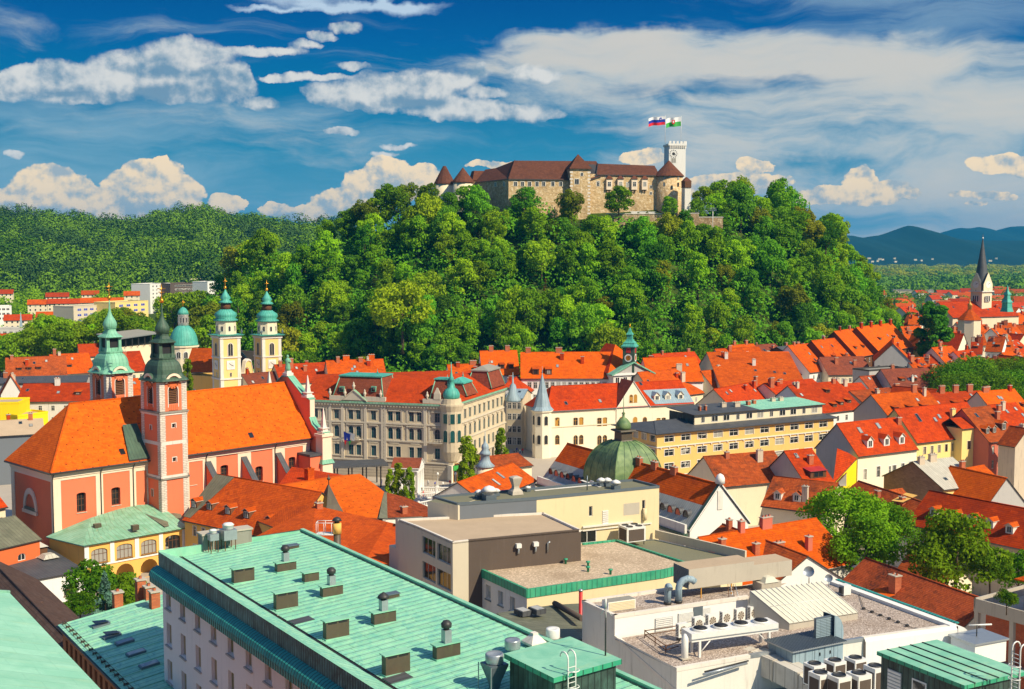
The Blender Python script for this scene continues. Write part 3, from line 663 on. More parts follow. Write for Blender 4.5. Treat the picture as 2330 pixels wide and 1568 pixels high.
def tree_meshes(seed,mat,Wd,Hh,n=2200,size=0.5,kind='broad',trunk=0.25,lobes=26):
 rng=np.random.default_rng(seed);cs, rs=[], []
 z0=Hh*trunk
 if kind=='broad':
  for k in range(int(lobes*1.5)):
   z=rng.random()**0.8;prof=math.sin(math.pi*min(1,0.14+0.80*z))**0.7
   a=rng.random()*2*math.pi;rr=Wd/2*prof*(0.40+0.58*rng.random()**.5)
   w=Wd*(0.085+0.13*rng.random())
   cs.append((rr*math.cos(a),rr*math.sin(a),z0+(Hh-z0)*(0.08+0.84*z)));rs.append((w,w,w*(0.6+0.3*rng.random())))
  cs.append((0,0,z0+(Hh-z0)*.55));rs.append((Wd*.24,Wd*.24,(Hh-z0)*.36))
 elif kind=='conifer':
  L_=lobes
  for k in range(L_):
   z=k/L_;rr=Wd/2*(1-z)**0.9
   for j in range(max(3,int(7*(1-z))+1)):
    a=rng.random()*6.28;cs.append((rr*.62*math.cos(a),rr*.62*math.sin(a),z0+(Hh-z0)*z-rr*.12));rs.append((max(.3,rr*.45),max(.3,rr*.45),max(.22,Hh*.035)))
  cs.append((0,0,Hh*.96));rs.append((.25,.25,Hh*.05))
 elif kind=='poplar':
  for k in range(lobes):
   z=rng.random();prof=max(.2,math.sin(math.pi*min(1,0.1+0.85*z))**.6);a=rng.random()*6.28;rr=Wd/2*prof*.6
   cs.append((rr*math.cos(a),rr*math.sin(a),z0+(Hh-z0)*z));rs.append((Wd*.17,Wd*.17,Hh*.075))
 me=leaf_cloud(rng,cs,rs,n,size,mat,'crown')
 mb=MB();r0=max(.16,Hh*0.022)
 top=Vector((rng.normal()*.3,rng.normal()*.3,Hh*.8));mid=Vector((rng.normal()*.2,rng.normal()*.2,Hh*.4))
 mb.tube([(0,0,-1.0),(0,0,Hh*.12),mid,top],[r0*1.3,r0,r0*.7,r0*.15],'bark',7)
 for k in range(6 if kind=='broad' else 0):
  c=Vector(cs[int(rng.integers(len(cs)-1))]);s_=Vector((0,0,Hh*(.2+.3*rng.random())))
  mb.tube([s_,(s_+c)/2+Vector((0,0,-.2)),c],[r0*.5,r0*.32,r0*.1],'bark',5)
 return me, mb.mesh('trunk')
def tree(name,label,loc,meshes,rz=0.0,s=1.0,group=None,cat='tree'):
 o=thing(name,label,cat,loc,group);o.rotation_euler=(0,0,rz);o.scale=s if isinstance(s,tuple)else(s,s,s)
 for nm, me in zip(('crown','trunk'),meshes):
  c=bpy.data.objects.new(nm,me);C.objects.link(c);c.parent=o
 return o
# ---------- ground, hills, far country
HTAB=[(440,0),(470,18),(510,32),(545,42),(620,50),(700,54),(760,57),(810,59),(860,68),(930,73),(990,78),(1150,80),(1560,80),(1610,78),(1740,74),(1800,70),(1870,64),(1905,53),(1940,40),(2010,20),(2065,3),(2095,0)]
def lerp_tab(tab,x):
 if x<=tab[0][0]:return tab[0][1]
 for(a,p), (b,q)in zip(tab,tab[1:]):
  if x<=b:k=(x-a)/(b-a);return p+(q-p)*k
 return tab[-1][1]
BTAB=[(440,560),(700,515),(1000,500),(1500,505),(1900,540),(2100,600)]
def hill_z(x,y):
 u=CX+FL*x/y;zc=lerp_tab(HTAB,u);yb=lerp_tab(BTAB,u);yc=yb+108
 t=(y-yb)/(yc-yb)
 if t<=0:return GR-3+max(-3,t*10)
 if t<=1:return GR-3+(zc-GR+3)*t**0.92
 back=max(0,(y-yc-70)/220)
 return zc*max(0,1-back**1.3)-(8 if back>.95 else 0)
def grid_mesh(xs,ys,fz,mat):
 mb=MB();mi=mb.mat(mat);nx=len(xs)
 for y in ys:
  for x in xs:X, Y=x(y)if callable(x)else x, y;mb.v.append((X,Y,fz(X,Y)))
 for j in range(len(ys)-1):
  for i in range(nx-1):mb.f.append([j*nx+i,j*nx+i+1,(j+1)*nx+i+1,(j+1)*nx+i]);mb.mi.append(mi);mb.sm.append(True)
 return mb
grit('meadow',(0.075,0.135,0.018),(0.12,0.175,0.028),(0.16,0.15,0.05),0.4,0.5,0.01,0.0)
grit('forest_floor',(0.030,0.060,0.008),(0.055,0.085,0.012),(0.05,0.045,0.015),0.5,0.4,0.05,0.0)
plaster('far_wood',(0.012,0.040,0.024),0.35,stn=0.2,stain=(0.10,0.14,0.05))
g=MB();g.face([(-9000,-300,GR-.3),(9000,-300,GR-.3),(9000,14000,GR-.3),(-9000,14000,GR-.3)],'meadow');struct('ground',g)
g=MB();g.face([(-330,20,GR),(330,20,GR),(470,900,GR),(-470,900,GR)],'pavement');struct('pavement',g)
us=[430+20*k for k in range(86)]
g=grid_mesh([(lambda y,u=u:(u-CX)/FL*y)for u in us],[480+8*k for k in range(55)],hill_z,'forest_floor');struct('castle_hill',g)
leaf('leaf_conifer',(0.018,0.07,0.016),(0.042,0.11,0.02),(0.07,0.14,0.028),0.5,0.1)
LTAB=[(-400,480),(0,486),(100,492),(230,500),(310,508),(380,492),(450,476),(500,490),(590,502),(660,512),(740,516),(900,535),(1100,560)]
rngl=random.Random(3)
def left_z(x,y):
 u=CX+FL*x/y;zc=58+(HZ-lerp_tab(LTAB,u)-8)/FL*1500-10
 t=(y-1080)/420
 if t<=0:return GR-2+max(0,(y-800)/280)*18
 if t<=1:return 16+(zc-16)*(t**0.85)+6*math.sin(x*.021)*math.sin(y*.017)*t*(1-t)
 return zc-(y-1500)*.06
g=grid_mesh([(lambda y,u=u:(u-CX)/FL*y)for u in range(-420,1120,35)],[790,900,1000]+[1080+30*k for k in range(24)],left_z,'forest_floor');struct('wooded_hill',g)
def forest(name,pts,Wd,Hh,nper,size,mat,label,seed):
 rng=np.random.default_rng(seed);cs, rs=[], []
 for(x,y,z)in pts:
  s=0.7+0.6*rng.random();w, h=Wd*s, Hh*s
  cs.append((x,y,z+h*.62));rs.append((w*.5,w*.5,h*.40));cs.append((x+rng.normal()*w*.18,y+rng.normal()*w*.18,z+h*.34));rs.append((w*.48,w*.48,h*.34))
 me=leaf_cloud(rng,cs,rs,int(nper*len(pts)),size,mat,name,jit=.28)
 o=bpy.data.objects.new(name,me);C.objects.link(o);return tag(o,label,kind='stuff')
def scatter(u0,u1,y0,y1,n,zf,seed,ex=None):
 r=random.Random(seed);out=[]
 while len(out)<n:
  u=r.uniform(u0,u1);y=math.sqrt(r.uniform(y0*y0,y1*y1));x=(u-CX)/FL*y
  if ex and ex(u,y):continue
  out.append((x,y,zf(x,y)))
 return out
pts=scatter(-60,800,1070,1530,1900,left_z,5)
sp_=lambda p:math.sin(p[0]*.031+1.3*math.sin(p[1]*.02))+math.sin(p[1]*.043+p[0]*.013)+random.Random(p[0]).uniform(-.9,.9)
pts.sort(key=sp_)
forest('far_forest',pts[500:1500],18,20,150,1.25,'leaf_far','dense green forest covering the long low ridge behind the left of town',1)
forest('far_forest',pts[1500:],17,21,150,1.2,'leaf_far','lighter green trees mixed into the forest on the long low ridge',2)
forest('far_forest',pts[:500],13,24,130,1.15,'leaf_conifer','dark conifers mixed into the forest on the long low ridge',3)
flat=lambda x, y:GR
forest('woodland',scatter(-40,640,640,1090,330,lambda x,y:max(GR,left_z(x,y)),15,lambda u,y:(180<u<340 and y<760)or(330<u<500 and 780<y<1000)),15,13,130,1.1,'leaf_hill','green trees between the houses below the wooded ridge',4)
forest('woodland',scatter(1870,2420,800,1700,190,flat,16),13,12,110,1.2,'leaf_hill','scattered green trees among the roofs on the plain',5)
forest('woodland',scatter(1860,2420,1700,3800,700,flat,17),26,15,60,2.6,'leaf_far','pale belt of trees across the plain below the blue mountains',6)
forest('woodland',scatter(1860,2440,2600,4600,500,flat,18),40,17,50,3.4,'leaf_olive','hazy light green treetops far out on the plain',7)
def ridge(name,tab,d,dep,seed):
 r=random.Random(seed);us=np.linspace(tab[0][0],tab[-1][0],90);mb=MB();prof=[(0,0),(.3,.22),(.55,.5),(.8,.8),(1,1),(1.4,.7),(2.2,0)];mi=mb.mat('far_wood')
 ph=[r.uniform(0,6)for _ in range(8)]
 for t, k in prof:
  for u in us:
   y=d-dep+dep*t;x=(u-CX)/FL*d*(1+0.0*t)
   zc=58+(HZ-lerp_tab(tab,u))/FL*d
   nz=sum(math.sin(u*.03*(q+1)+ph[q]+t*4*(q%3))/(q+1)for q in range(8))*zc*.05*(1 if 0<t<1.2 else 0)*(1.4-abs(t-.5)*2 if t<1 else .2)
   mb.v.append((x,y,GR-1+(zc-GR)*k+nz))
 n=len(us)
 for j in range(len(prof)-1):
  for i in range(n-1):mb.f.append([j*n+i,j*n+i+1,(j+1)*n+i+1,(j+1)*n+i]);mb.mi.append(mi);mb.sm.append(True)
 return struct(name,mb)
ridge('mountain',[(1500,545),(1780,548),(1894,536),(1935,536),(1961,541),(1995,535),(2030,524),(2052,516),(2065,513),(2082,516),(2105,527),(2135,538),(2200,546),(2330,548),(2500,550)],6200,1500,1)
ridge('mountain',[(1980,570),(2080,556),(2132,532),(2160,524),(2183,519),(2205,520),(2223,516),(2245,519),(2262,525),(2292,516),(2330,514),(2400,512),(2520,530)],9500,2200,2)
k=0
ROOFS=['tile_orange','tile_red','tile_old']
def cottage(loc,w,d,h,rz,roof,wallm,label,group,name='house'):
 mb=MB();e=Vector((math.cos(rz),math.sin(rz),0));f=Fac(Vector(loc)-e*w/2,Vector(loc)+e*w/2)
 root=thing(name,label,'house',loc,group);z=loc[2]
 for(A,B,L)in((f.p(0,0),f.p(w,0),w),(f.p(w,0),f.p(w,0,-d),d),(f.p(w,0,-d),f.p(0,0,-d),w),(f.p(0,0,-d),f.p(0,0),d)):
  ff=Fac(A,B);wall(mb,ff,0,L,z-2,z+h,wallm)
 r=h*.55 if roof!='flat' else 0
 if r:
  mb.face([f.p(0,z+h),f.p(0,z+h+r,-d/2),f.p(0,z+h,-d)],wallm);mb.face([f.p(w,z+h),f.p(w,z+h,-d),f.p(w,z+h+r,-d/2)],wallm)
 mb.build('wall',root)
 rb=MB()
 if r:rb.slab([[f.p(-.5,z+h-.3,.5),f.p(w+.5,z+h-.3,.5),f.p(w+.5,z+h+r,-d/2),f.p(-.5,z+h+r,-d/2)],[f.p(w+.5,z+h-.3,-d-.5),f.p(-.5,z+h-.3,-d-.5),f.p(-.5,z+h+r,-d/2),f.p(w+.5,z+h+r,-d/2)]],.25,roof,'gutter')
 else:rb.box(Vector(loc)-f.n*d/2+Vector((0,0,h)),w+.6,d+.6,.6,'roof_grey',rz)
 rb.build('roof',root)
 fl=max(1,int(h/3));nw=max(2,int(w/3.2))
 for j in range(fl):
  for i in range(nw):window(root,f,w*(i+.5)/nw,z+.9+3*j,1.2,1.5,rec=-.03,split=False,nx=1)
 return root
rr=random.Random(8)
for k in range(110):
 y=rr.uniform(730,1750);u=rr.uniform(1930,2340)
 flt=rr.random()<.25
 cottage(((u-CX)/FL*y,y,GR),rr.uniform(12,26),rr.uniform(9,14),rr.uniform(5,10),rr.uniform(-.4,.7),'flat' if flt else rr.choice(ROOFS),rr.choice(['white','cream','cream_light','grey_wall']),'white flat roofed block among trees on the far plain' if flt else 'small red roofed house among trees on the far plain','houses out on the plain')
for k in range(20):
 y=rr.uniform(4700,4850);u=rr.choice([rr.uniform(1975,2040),rr.uniform(2035,2130),rr.uniform(1900,1925),rr.uniform(2220,2280)]);x=(u-CX)/FL*y
 cottage((x,y,20+rr.uniform(0,14)),rr.uniform(8,15),9,4,rr.uniform(-.3,.3),'flat','cream','tiny pale house at the foot of the blue mountain','houses at the foot of the mountain')
# ---------- the trees of the castle hill
BROAD=[tree_meshes(s,m,w,h,n,.46)for s,m,w,h,n in((11,'leaf_hill',14,17,3600),(12,'leaf_hill',13,18,3600),(13,'leaf_deep',14,18,3600),(14,'leaf_olive',13,17,3600),(15,'leaf_lime',15,18,3400),(16,'leaf_hill',11,19,2800),(17,'leaf_deep',11,16,2600))]
CONI=[tree_meshes(21,'leaf_deep',7,20,1800,.45,'conifer',.08,16),tree_meshes(22,'leaf_rust',7,17,1600,.45,'conifer',.08,14)]
TL=['mid green broadleaf tree with a spreading crown in the wood on the castle hill','mid green broadleaf tree with a spreading crown in the wood on the castle hill','dark green broadleaf tree in the wood on the castle hill','yellow green broadleaf tree in the wood on the castle hill','bright lime green broadleaf tree in the wood on the castle hill','tall narrow mid green tree in the wood on the castle hill','dark green broadleaf tree in the wood on the castle hill']
PROTO={}
def put_tree(i,x,y,z,s,rz,con=False,label=None,group='trees of the castle hill',sz=1.0):
 key=(con,i);lab=label or(('dark conifer standing in the wood on the castle hill','rusty brown conifer standing in the wood on the castle hill')[i]if con else TL[i])
 if key not in PROTO:PROTO[key]=tree('tree',lab,(x,y,z),(CONI if con else BROAD)[i],rz,(s,s,s*sz),group);return PROTO[key]
 return copy_tree(PROTO[key],(x,y,z),rz,(s,s,s*sz),lab,group)
rt=random.Random(21);cand=[]
for row in range(14):
 for k in range(44):
  u=470+1630*(k+.5*(row%2)+rt.uniform(-.34,.34))/43.0
  if not 462<u<2092:continue
  yb=lerp_tab(BTAB,u);t=(row+rt.uniform(-.3,.3))/11.6
  y=yb+108*t+2;x=(u-CX)/FL*y;z=hill_z(x,y)
  if t>1.08 or z<0:continue
  if 985<u<1590 and t>.86:continue
  cand.append((t,u,x,y,z))
cand.sort(key=lambda c:c[2])
step=len(cand)/262.0
pick=[cand[int(i*step)]for i in range(int(len(cand)/step))]if step>1 else cand
for(t,u,x,y,z)in pick:
 i=rt.choices(range(7),(5,5,4.5,2.4,1.3,3,3.5))[0]
 s=rt.uniform(.66,1.12)*(.72 if t>.74 and 1130<u<1560 else 1)
 if rt.random()<.05:put_tree(rt.choice([0,0,1]),x,y,z,s,rt.uniform(0,6.28),True)
 else:put_tree(i,x,y,z-1,s,rt.uniform(0,6.28),sz=rt.uniform(.95,1.4))
def tree_at(i,u,vtop,y,s,label=None,con=False):
 top=PY(u,vtop,y);hh=[17,18,18,17,18,19,16][i]*s if not con else[20,17][i]*s
 return put_tree(i,top.x,y,top.z-hh,s,(u*1.7)%6.28,con,label)
tree_at(2,1197,428,596,1.02,'round dark tree standing alone before the long castle wall');tree_at(3,1300,432,594,.95,'yellow green tree before the square castle tower')
tree_at(0,1408,424,590,.98,'dark leafy tree before the castle bay windows');tree_at(5,1524,447,592,.72,'narrow tree before the round castle tower')
for(i,u,v,y,s)in((0,885,420,612,1.0),(4,930,417,618,.9),(1,975,420,604,.95),(0,1060,424,603,.98),(2,1020,440,596,.9),(6,1120,470,594,.8),(1,1640,412,640,1.1),(0,1600,425,640,.9),(0,1690,440,630,1.0),(1,1730,448,628,.95),(2,1780,472,624,.9),(0,1815,480,620,1.0),(2,1880,505,622,1.0),(3,1850,500,618,.9),(6,1560,478,590,.7),(0,1350,490,582,.7),(1,1460,500,580,.7),(3,830,455,608,.95),(1,790,478,612,.9)):
 tree_at(i,u,v,y,s)
tree_at(0,1803,458,630,.62,'lone dark conifer poking above the hilltop trees',True)
tree_at(4,915,640,516,1.65,'huge pale green tree at the foot of the castle hill')
forest('undergrowth',[(x,y,z-2)for(t,u,x,y,z)in cand if t<.98][::1]+[((u-CX)/FL*(lerp_tab(BTAB,u)+2),lerp_tab(BTAB,u)+2,GR)for u in range(480,2080,14)],11,12,170,.7,'leaf_deep','leafy bushes between the trees of the castle hill',9)
# ---------- air
hz=MB();hz.obox((-8800,-250,GR-1.3),(17600,0,0),(0,13900,0),(0,0,420),'black');ho=hz.build('haze');ho['kind']='stuff';ho['label']='thin bluish haze over the far plain'
mh=bpy.data.materials.new('haze');mh.use_nodes=True;th_=NT(mh.node_tree);th_.n.clear()
pv=th_.node('ShaderNodeVolumePrincipled');pv.inputs['Color'].default_value=(0.02,0.42,0.88,1);pv.inputs['Density'].default_value=7.0e-5;pv.inputs['Anisotropy'].default_value=0.0
th_.l.new(pv.outputs[0],th_.node('ShaderNodeOutputMaterial').inputs['Volume'])
ho.data.materials.clear();ho.data.materials.append(mh)
# ---------- the castle
def build_castle():
 root=thing('castle','long brown roofed stone castle on the wooded hilltop','castle',(30,620,76))
 P0=PY(1085,430,628);P1=PY(1157,430,600);f0=Fac(P0,P1,70);e=Vector((.98,.2,0)).normalized()
 f1=Fac(P1,Vector((P1.x,P1.y,0))+e*60,70);EV=94.8;RG=104.2;Z0=66
 aT0, _=f1.px(1294,450);aT1, _=f1.px(1347,450);aE, _=f1.px(1500,450)
 W=MB()
 wall(W,f0,0,f0.L,Z0,EV,'castle_stone');wall(W,f1,0,aT0+1,Z0,EV,'castle_stone_sunlit')
 wall(W,f1,aT1-1,aE,Z0,EV+2.6,'castle_stone_sunlit')
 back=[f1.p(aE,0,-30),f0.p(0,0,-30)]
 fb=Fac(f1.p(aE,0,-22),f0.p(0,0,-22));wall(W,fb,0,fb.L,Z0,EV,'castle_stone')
 W.build('wall',root)
 for x in range(7):
  u=[1173,1189,1205,1222,1237,1258,1276][x];a, z=f1.px(u,424);window(root,f1,a,z,1.7,2.3,rec=-.05,split=False,trim='white_old',fm='white_old')
 for u, v in((1127,425),(1147,424)):a, z=f0.px(u,v);window(root,f0,a,z,1.6,2.2,rec=-.05,split=False,trim='white_old',fm='white_old')
 for u, v, w, h in((1361,424,1.5,2.6),(1357,406,1.2,1.6),(1428,426,1.4,2.4),(1380,405,1.0,1.4),(1416,406,1.0,1.4),(1481,429,1.2,1.6),(1481,443,1.2,1.4)):
  a, z=f1.px(u,v);window(root,f1,a,z,w,h,rec=-.05,split=False,trim='white_old',fm='white_old')
 r=MB();ov=.7
 A, B, Cc=f0.p(0,EV-.4,ov), f1.p(-.2,EV-.4,ov), f1.p(aT0+3,EV-.4,ov)
 R0, R1, R2=PY(1104,386,640), PY(1171,365.5,612), f1.p(aT1+5,RG+.4,-10)
 E3=f1.p(aT1+5,EV+1.8,ov)
 r.slab([[A,B,R1,PY(1128,382.5,632),R0],[B,Cc,f1.p(aT1-1,RG+.3,-10),R1],[f1.p(aT1-2,EV-.4,ov),E3,R2,f1.p(aT1-2,RG+.4,-10)]],.4,'tile_castle','gutter')
 r.slab([[f1.p(aT1+5,RG+.4,-10),f1.p(aT1+5,EV,-21),f0.p(0,EV,-21),R0,PY(1128,382.5,632),R1]],.4,'tile_castle','gutter')
 r.tube([B,R1],.25,'tile_castle',5)
 D0, D1=f1.p(aT1+2,EV+2.3,ov), f1.p(aE,EV+2.3,ov);D2, D3=f1.p(aT1+5,RG-1.0,-8), f1.p(aE,RG-1.6,-8)
 r.slab([[D0,D1,D3,D2],[f1.p(aE,EV,-16),f1.p(aT1+2,EV,-16),D2,D3]],.4,'tile_castle','gutter');r.tube([D0,D2],.3,'black',5)
 r.build('roof',root)
 sq=MB();a0, a1=aT0, f1.px(1338,450)[0];sf=f1.off(3.5);wall(sq,sf,a0,a1,Z0,99.8,'castle_stone_sunlit')
 sr=Fac(sf.p(a1,0),sf.p(a1,0,-9));wall(sq,sr,0,9,Z0,99.8,'castle_stone_sunlit');s2=Fac(sf.p(a0,0,-9),sf.p(a0,0));wall(sq,s2,0,9,Z0,99.8,'castle_stone')
 for q in range(16):
  for a in(a0+.45,a1-.45):sq.obox(sf.p(a-(.5+.3*(q%2)),72+1.7*q,.04),sf.e*(1.0+.6*(q%2)),sf.n*-.03,(0,0,.8),'stone_white')
 t=sq.build('square_tower',root)
 rr_=MB();c=sf.p((a0+a1)/2,99.6,-4.5);rr_.square(c,[((a1-a0)/2+.8,0),((a1-a0)/2+.5,.5),(.05,7.6)],'tile_castle',f1.rz,asp=.95);rr_.build('tower_roof',t)
 for u, v, w, h in((1312.5,419.5,2.2,2.7),(1324,401,1.4,1.9)):a, z=sf.px(u,v);window(root,sf,a,z,w,h,rec=-.05,split=False,trim='white_old',fm='white_old',ar=0 if w>2 else 1)
 for u in(1385,1410.5,1442,1465.5):
  a, z=f1.px(u,432);b=MB();b.obox(f1.p(a-1.5,z,1.3),f1.e*3.0,f1.n*-1.4,(0,0,5.4),'cream_pink');b.obox(f1.p(a-.9,z-1.2,.8),f1.e*.5,f1.n*-.8,(0,0,1.2),'castle_stone');b.obox(f1.p(a+.4,z-1.2,.8),f1.e*.5,f1.n*-.8,(0,0,1.2),'castle_stone')
  bo=b.build('bay_window',root)
  rb=MB();w=1.9;rb.face([f1.p(a-w,z+5.3,1.7),f1.p(a+w,z+5.3,1.7),f1.p(a,z+7.8,.3)],'tile_castle');rb.face([f1.p(a+w,z+5.3,1.7),f1.p(a+w,z+5.3,-.4),f1.p(a,z+7.8,.3)],'tile_castle');rb.face([f1.p(a-w,z+5.3,-.4),f1.p(a-w,z+5.3,1.7),f1.p(a,z+7.8,.3)],'tile_castle');rb.build('bay_roof',bo)
  window(bo,f1.off(1.3),a,z+1.6,1.7,2.4,rec=-.04,split=False,ny=2)
 c=PY(1521,470,618);rad=32/FL*612;rt_=MB();rt_.lathe((c.x,c.y,0),[(rad*1.02,64),(rad,80),(rad*.99,97)],'castle_stone_sunlit',28);tt=rt_.build('round_tower',root)
 rc=MB();rc.lathe((c.x,c.y,0),[(rad*1.12,96.6),(rad*1.08,97.1),(.2,104.8)],'tile_castle',20,smooth=False);rc.build('tower_roof',tt)
 for u, v in((1507,406),(1539,406),(1507,422),(1539,422),(1524,429)):
  an=math.asin(max(-.95,min(.95,(u-1521)/32)));nn=Vector((math.sin(an),-math.cos(an),0));p=Vector((c.x,c.y,0))+nn*rad;ff=Fac(p-Vector((-nn.y,nn.x,0))*1.0,p+Vector((-nn.y,nn.x,0))*1.0)
  z=PY(u,v,612).z;window(root,ff,1.0,z-.6,1.2,2.2,rec=-.03,split=False,ar=1,nx=1,fm='castle_stone')
 for u0, u1, ve, va, d, fl in((987,1036,417,378,640,.8),(1028,1079,414,381,632,.15)):
  c=PY((u0+u1)/2,ve,d);rad=(u1-u0)/2/FL*d;za=PY(1020,va,d).z
  m=MB();m.lathe((c.x,c.y,0),[(rad*.88,70),(rad*.88,c.z)],'plaster_cream' if 'plaster_cream' in MATS else 'cream',20);tw=m.build('cone_tower',root)
  k=MB();k.lathe((c.x,c.y,0),[(rad,c.z-.5),(rad*.94,c.z+.4),(fl if fl>.3 else .1,za)],'tile_castle',14,smooth=False);k.build('tower_roof',tw)
 m=MB();c=PY(1087,412,640);m.box((c.x,c.y,70),7,7,c.z-70,'castle_stone',.3);m.square((c.x,c.y,c.z),[(4.0,0),(2.6,5.2)],'tile_castle',.3);m.build('stair_tower',root)
 m=MB();c=PY(1561,470,606);m.box((c.x,c.y,70),3.2,5,24.5-3,'white_old',.2);m.box((c.x,c.y-.2,90.3),3.4,5.4,3.2,'wood_brown',.2);m.square((c.x,c.y,93.4),[(2.2,0),(.3,2.2)],'tile_castle',.2);m.build('gate_annex',root)
 return f1
CF=build_castle()
def white_tower():
 d=636;c=PY(1535,400,d);w=9.0;rz=.16;root=thing('clock_tower','white square viewing tower with clock and battlements on the castle','tower',(c.x,c.y,76))
 e=Vector((math.cos(rz),math.sin(rz),0));n=Vector((e.y,-e.x,0));zt=PY(1535,333,d).z
 f=Fac(Vector((c.x,c.y,0))-e*w/2+n*w/2,Vector((c.x,c.y,0))+e*w/2+n*w/2);m=MB()
 m.box((c.x,c.y,76),w,w,zt-76,'white',rz);m.build('shaft',root)
 b=MB();b.box((c.x,c.y,zt),w+.9,w+.9,1.0,'white',rz)
 for k in range(9):
  for ff in(f.off(.45),Fac(f.p(w,0),f.p(w,0,-w)).off(.45)):
   b.obox(ff.p(w*(k+.5)/9-.22,zt-1.3,0),ff.e*.44,ff.n*-.5,(0,0,1.35),'white_old')
   if k%2==0:b.obox(ff.p(w*(k+.5)/9-.6,zt+1.0,0),ff.e*1.2,ff.n*-.5,(0,0,1.3),'white')
  b.obox(f.p(w*(k+.5)/9-.2,zt-1.0,.02),f.e*.42,f.n*-.03,(0,0,.8),'black')if k<8 else None
 b.build('battlement',root)
 a, z=f.px(1532.5,350);ck=MB();N=24
 ck.face([f.p(a+2.3*math.cos(6.283*k/N),z+2.3*math.sin(6.283*k/N),.06)for k in range(N)],'white_metal')
 for k in range(12):
  x, y=math.cos(6.283*k/12), math.sin(6.283*k/12);ck.obox(f.p(a+1.85*x-.22,z+1.85*y-.22,.1),f.e*.44,f.n*.02,(0,0,.44),'dark_metal')
 ck.face([f.p(a+.8*math.cos(6.283*k/N),z+.8*math.sin(6.283*k/N),.1)for k in range(N)],'dark_metal')
 ck.obox(f.p(a,z,.14),f.e*1.3+Vector((0,0,-.6)),(0,0,.22),f.n*.03,'black');ck.obox(f.p(a,z,.14),f.e*.6+Vector((0,0,-.9)),(0,0,.22),f.n*.03,'black');ck.build('clock_face',root)
 f2=Fac(f.p(w,0),f.p(w,0,-w));ck=MB();ck.face([f2.p(w/2+2.3*math.cos(6.283*k/N),z+2.3*math.sin(6.283*k/N),.06)for k in range(N)],'white_metal');ck.obox(f2.p(w/2,z-1,.12),f2.e*.8+Vector((0,0,2)),(0,0,.3),f2.n*.03,'black');ck.build('clock_face',root)
 a, z=f.px(1532.5,371);window(root,f,a,z,2.6,4.2,rec=-.04,split=False,ar=1,ny=2,trim='white_old');window(root,f2,w/2,z,1.6,4.2,rec=-.04,split=False,ar=1)
 return f, zt
WF, WZ=white_tower()
def flag(u_pole,v_top,u_tip,v0,v1,bands,label,d):
 top=PY(u_pole,v_top,d);base=Vector((top.x,top.y,WZ+1));root=thing('flag',label,'flag',base,'flags on the viewing tower')
 m=MB();m.tube([base,top],.10,'white_metal',6);m.build('pole',root)
 c=MB();zt, zb=PY(u_pole,v0,d).z, PY(u_pole,v1,d).z;L=(u_pole-u_tip)/FL*d;N=12;hh=zt-zb
 for bi, (b0,b1,mat)in enumerate(bands):
  rows=[]
  for b in(b0,b1):
   rows.append([Vector((top.x-L*k/N,d+.8*math.sin(k*.9)*k/N,zt-hh*b-.9*(k/N)**1.5+.35*math.sin(k*.8+1)*(k/N)))for k in range(N+1)])
  for k in range(N):c.face([rows[0][k],rows[0][k+1],rows[1][k+1],rows[1][k]],mat,True)
 co=c.build('cloth',root);return root, co, top, zt, hh, L
for nm, cc in(('flag_white',(.85,.85,.85)),('flag_blue',(.005,.03,.38)),('flag_red',(.75,.01,.02)),('flag_green',(.05,.42,.06))):plain(nm,cc,.8)
r_, co, top, zt, hh, L=flag(1514,263,1476,265,284,((0,.33,'flag_white'),(.33,.67,'flag_blue'),(.67,1,'flag_red')),'white blue and red flag with a small shield on the viewing tower',633)
s=MB();y=top.y-.35;s.prism([(0,0)]*3,0,0,'flag_blue')if False else None
s.face([(top.x-L*.34,y,zt-hh*.14),(top.x-L*.22,y,zt-hh*.14),(top.x-L*.22,y,zt-hh*.42),(top.x-L*.28,y,zt-hh*.56),(top.x-L*.34,y,zt-hh*.42)],'flag_blue');s.face([(top.x-L*.32,y-.03,zt-hh*.40),(top.x-L*.28,y-.03,zt-hh*.26),(top.x-L*.24,y-.03,zt-hh*.40)],'flag_white');s.build('shield',r_)
r_, co, top, zt, hh, L=flag(1550,264,1516,266,287,((0,.5,'flag_white'),(.5,1,'flag_green')),'white and green flag with a red emblem on the viewing tower',634)
s=MB();y=top.y-.5;s.face([(top.x-L*.62,y,zt-hh*.36),(top.x-L*.42,y,zt-hh*.36),(top.x-L*.42,y,zt-hh*.70),(top.x-L*.52,y,zt-hh*.82),(top.x-L*.62,y,zt-hh*.70)],'flag_red')
s.obox((top.x-L*.56,y-.04,zt-hh*.66),(L*.08,0,0),(0,.02,0),(0,0,hh*.22),'flag_white');s.build('shield',r_)
def terrace(u0,u1,vt,vb,d,label):
 A, B=PY(u0,vt,d), PY(u1,vt,d);zb=PY(u0,vb,d).z;m=MB();m.obox((A.x,A.y,zb-3),(B.x-A.x,0,0),(0,3,0),(0,0,A.z-zb+3),'castle_stone');m.obox((A.x-.2,A.y-.2,A.z),(B.x-A.x+.4,0,0),(0,3.4,0),(0,0,.35),'stone_white')
 single('terrace_wall',m,label,'wall',(A.x,A.y,zb))
terrace(1380,1506,487,506,592,'low stone terrace wall below the castle bay windows');terrace(1552,1590,486,500,596,'stone bastion wall right of the round castle tower');terrace(1590,1645,495,506,598,'long low stone wall on the hilltop right of the castle')
m=MB();b=PY(1622,517,588);t_=PY(1622,480,588);m.tube([b-Vector((0,0,4)),t_],.14,'white_metal',6);m.box(t_,3.4,.5,.3,'zinc',0);m.box(t_+Vector((0,0,1.2)),3.0,.5,.3,'zinc',0)
for k in range(4):m.box(t_+Vector((-1.4+.93*k,-.3,.3)),.5,.3,.6,'zinc_dark',0)
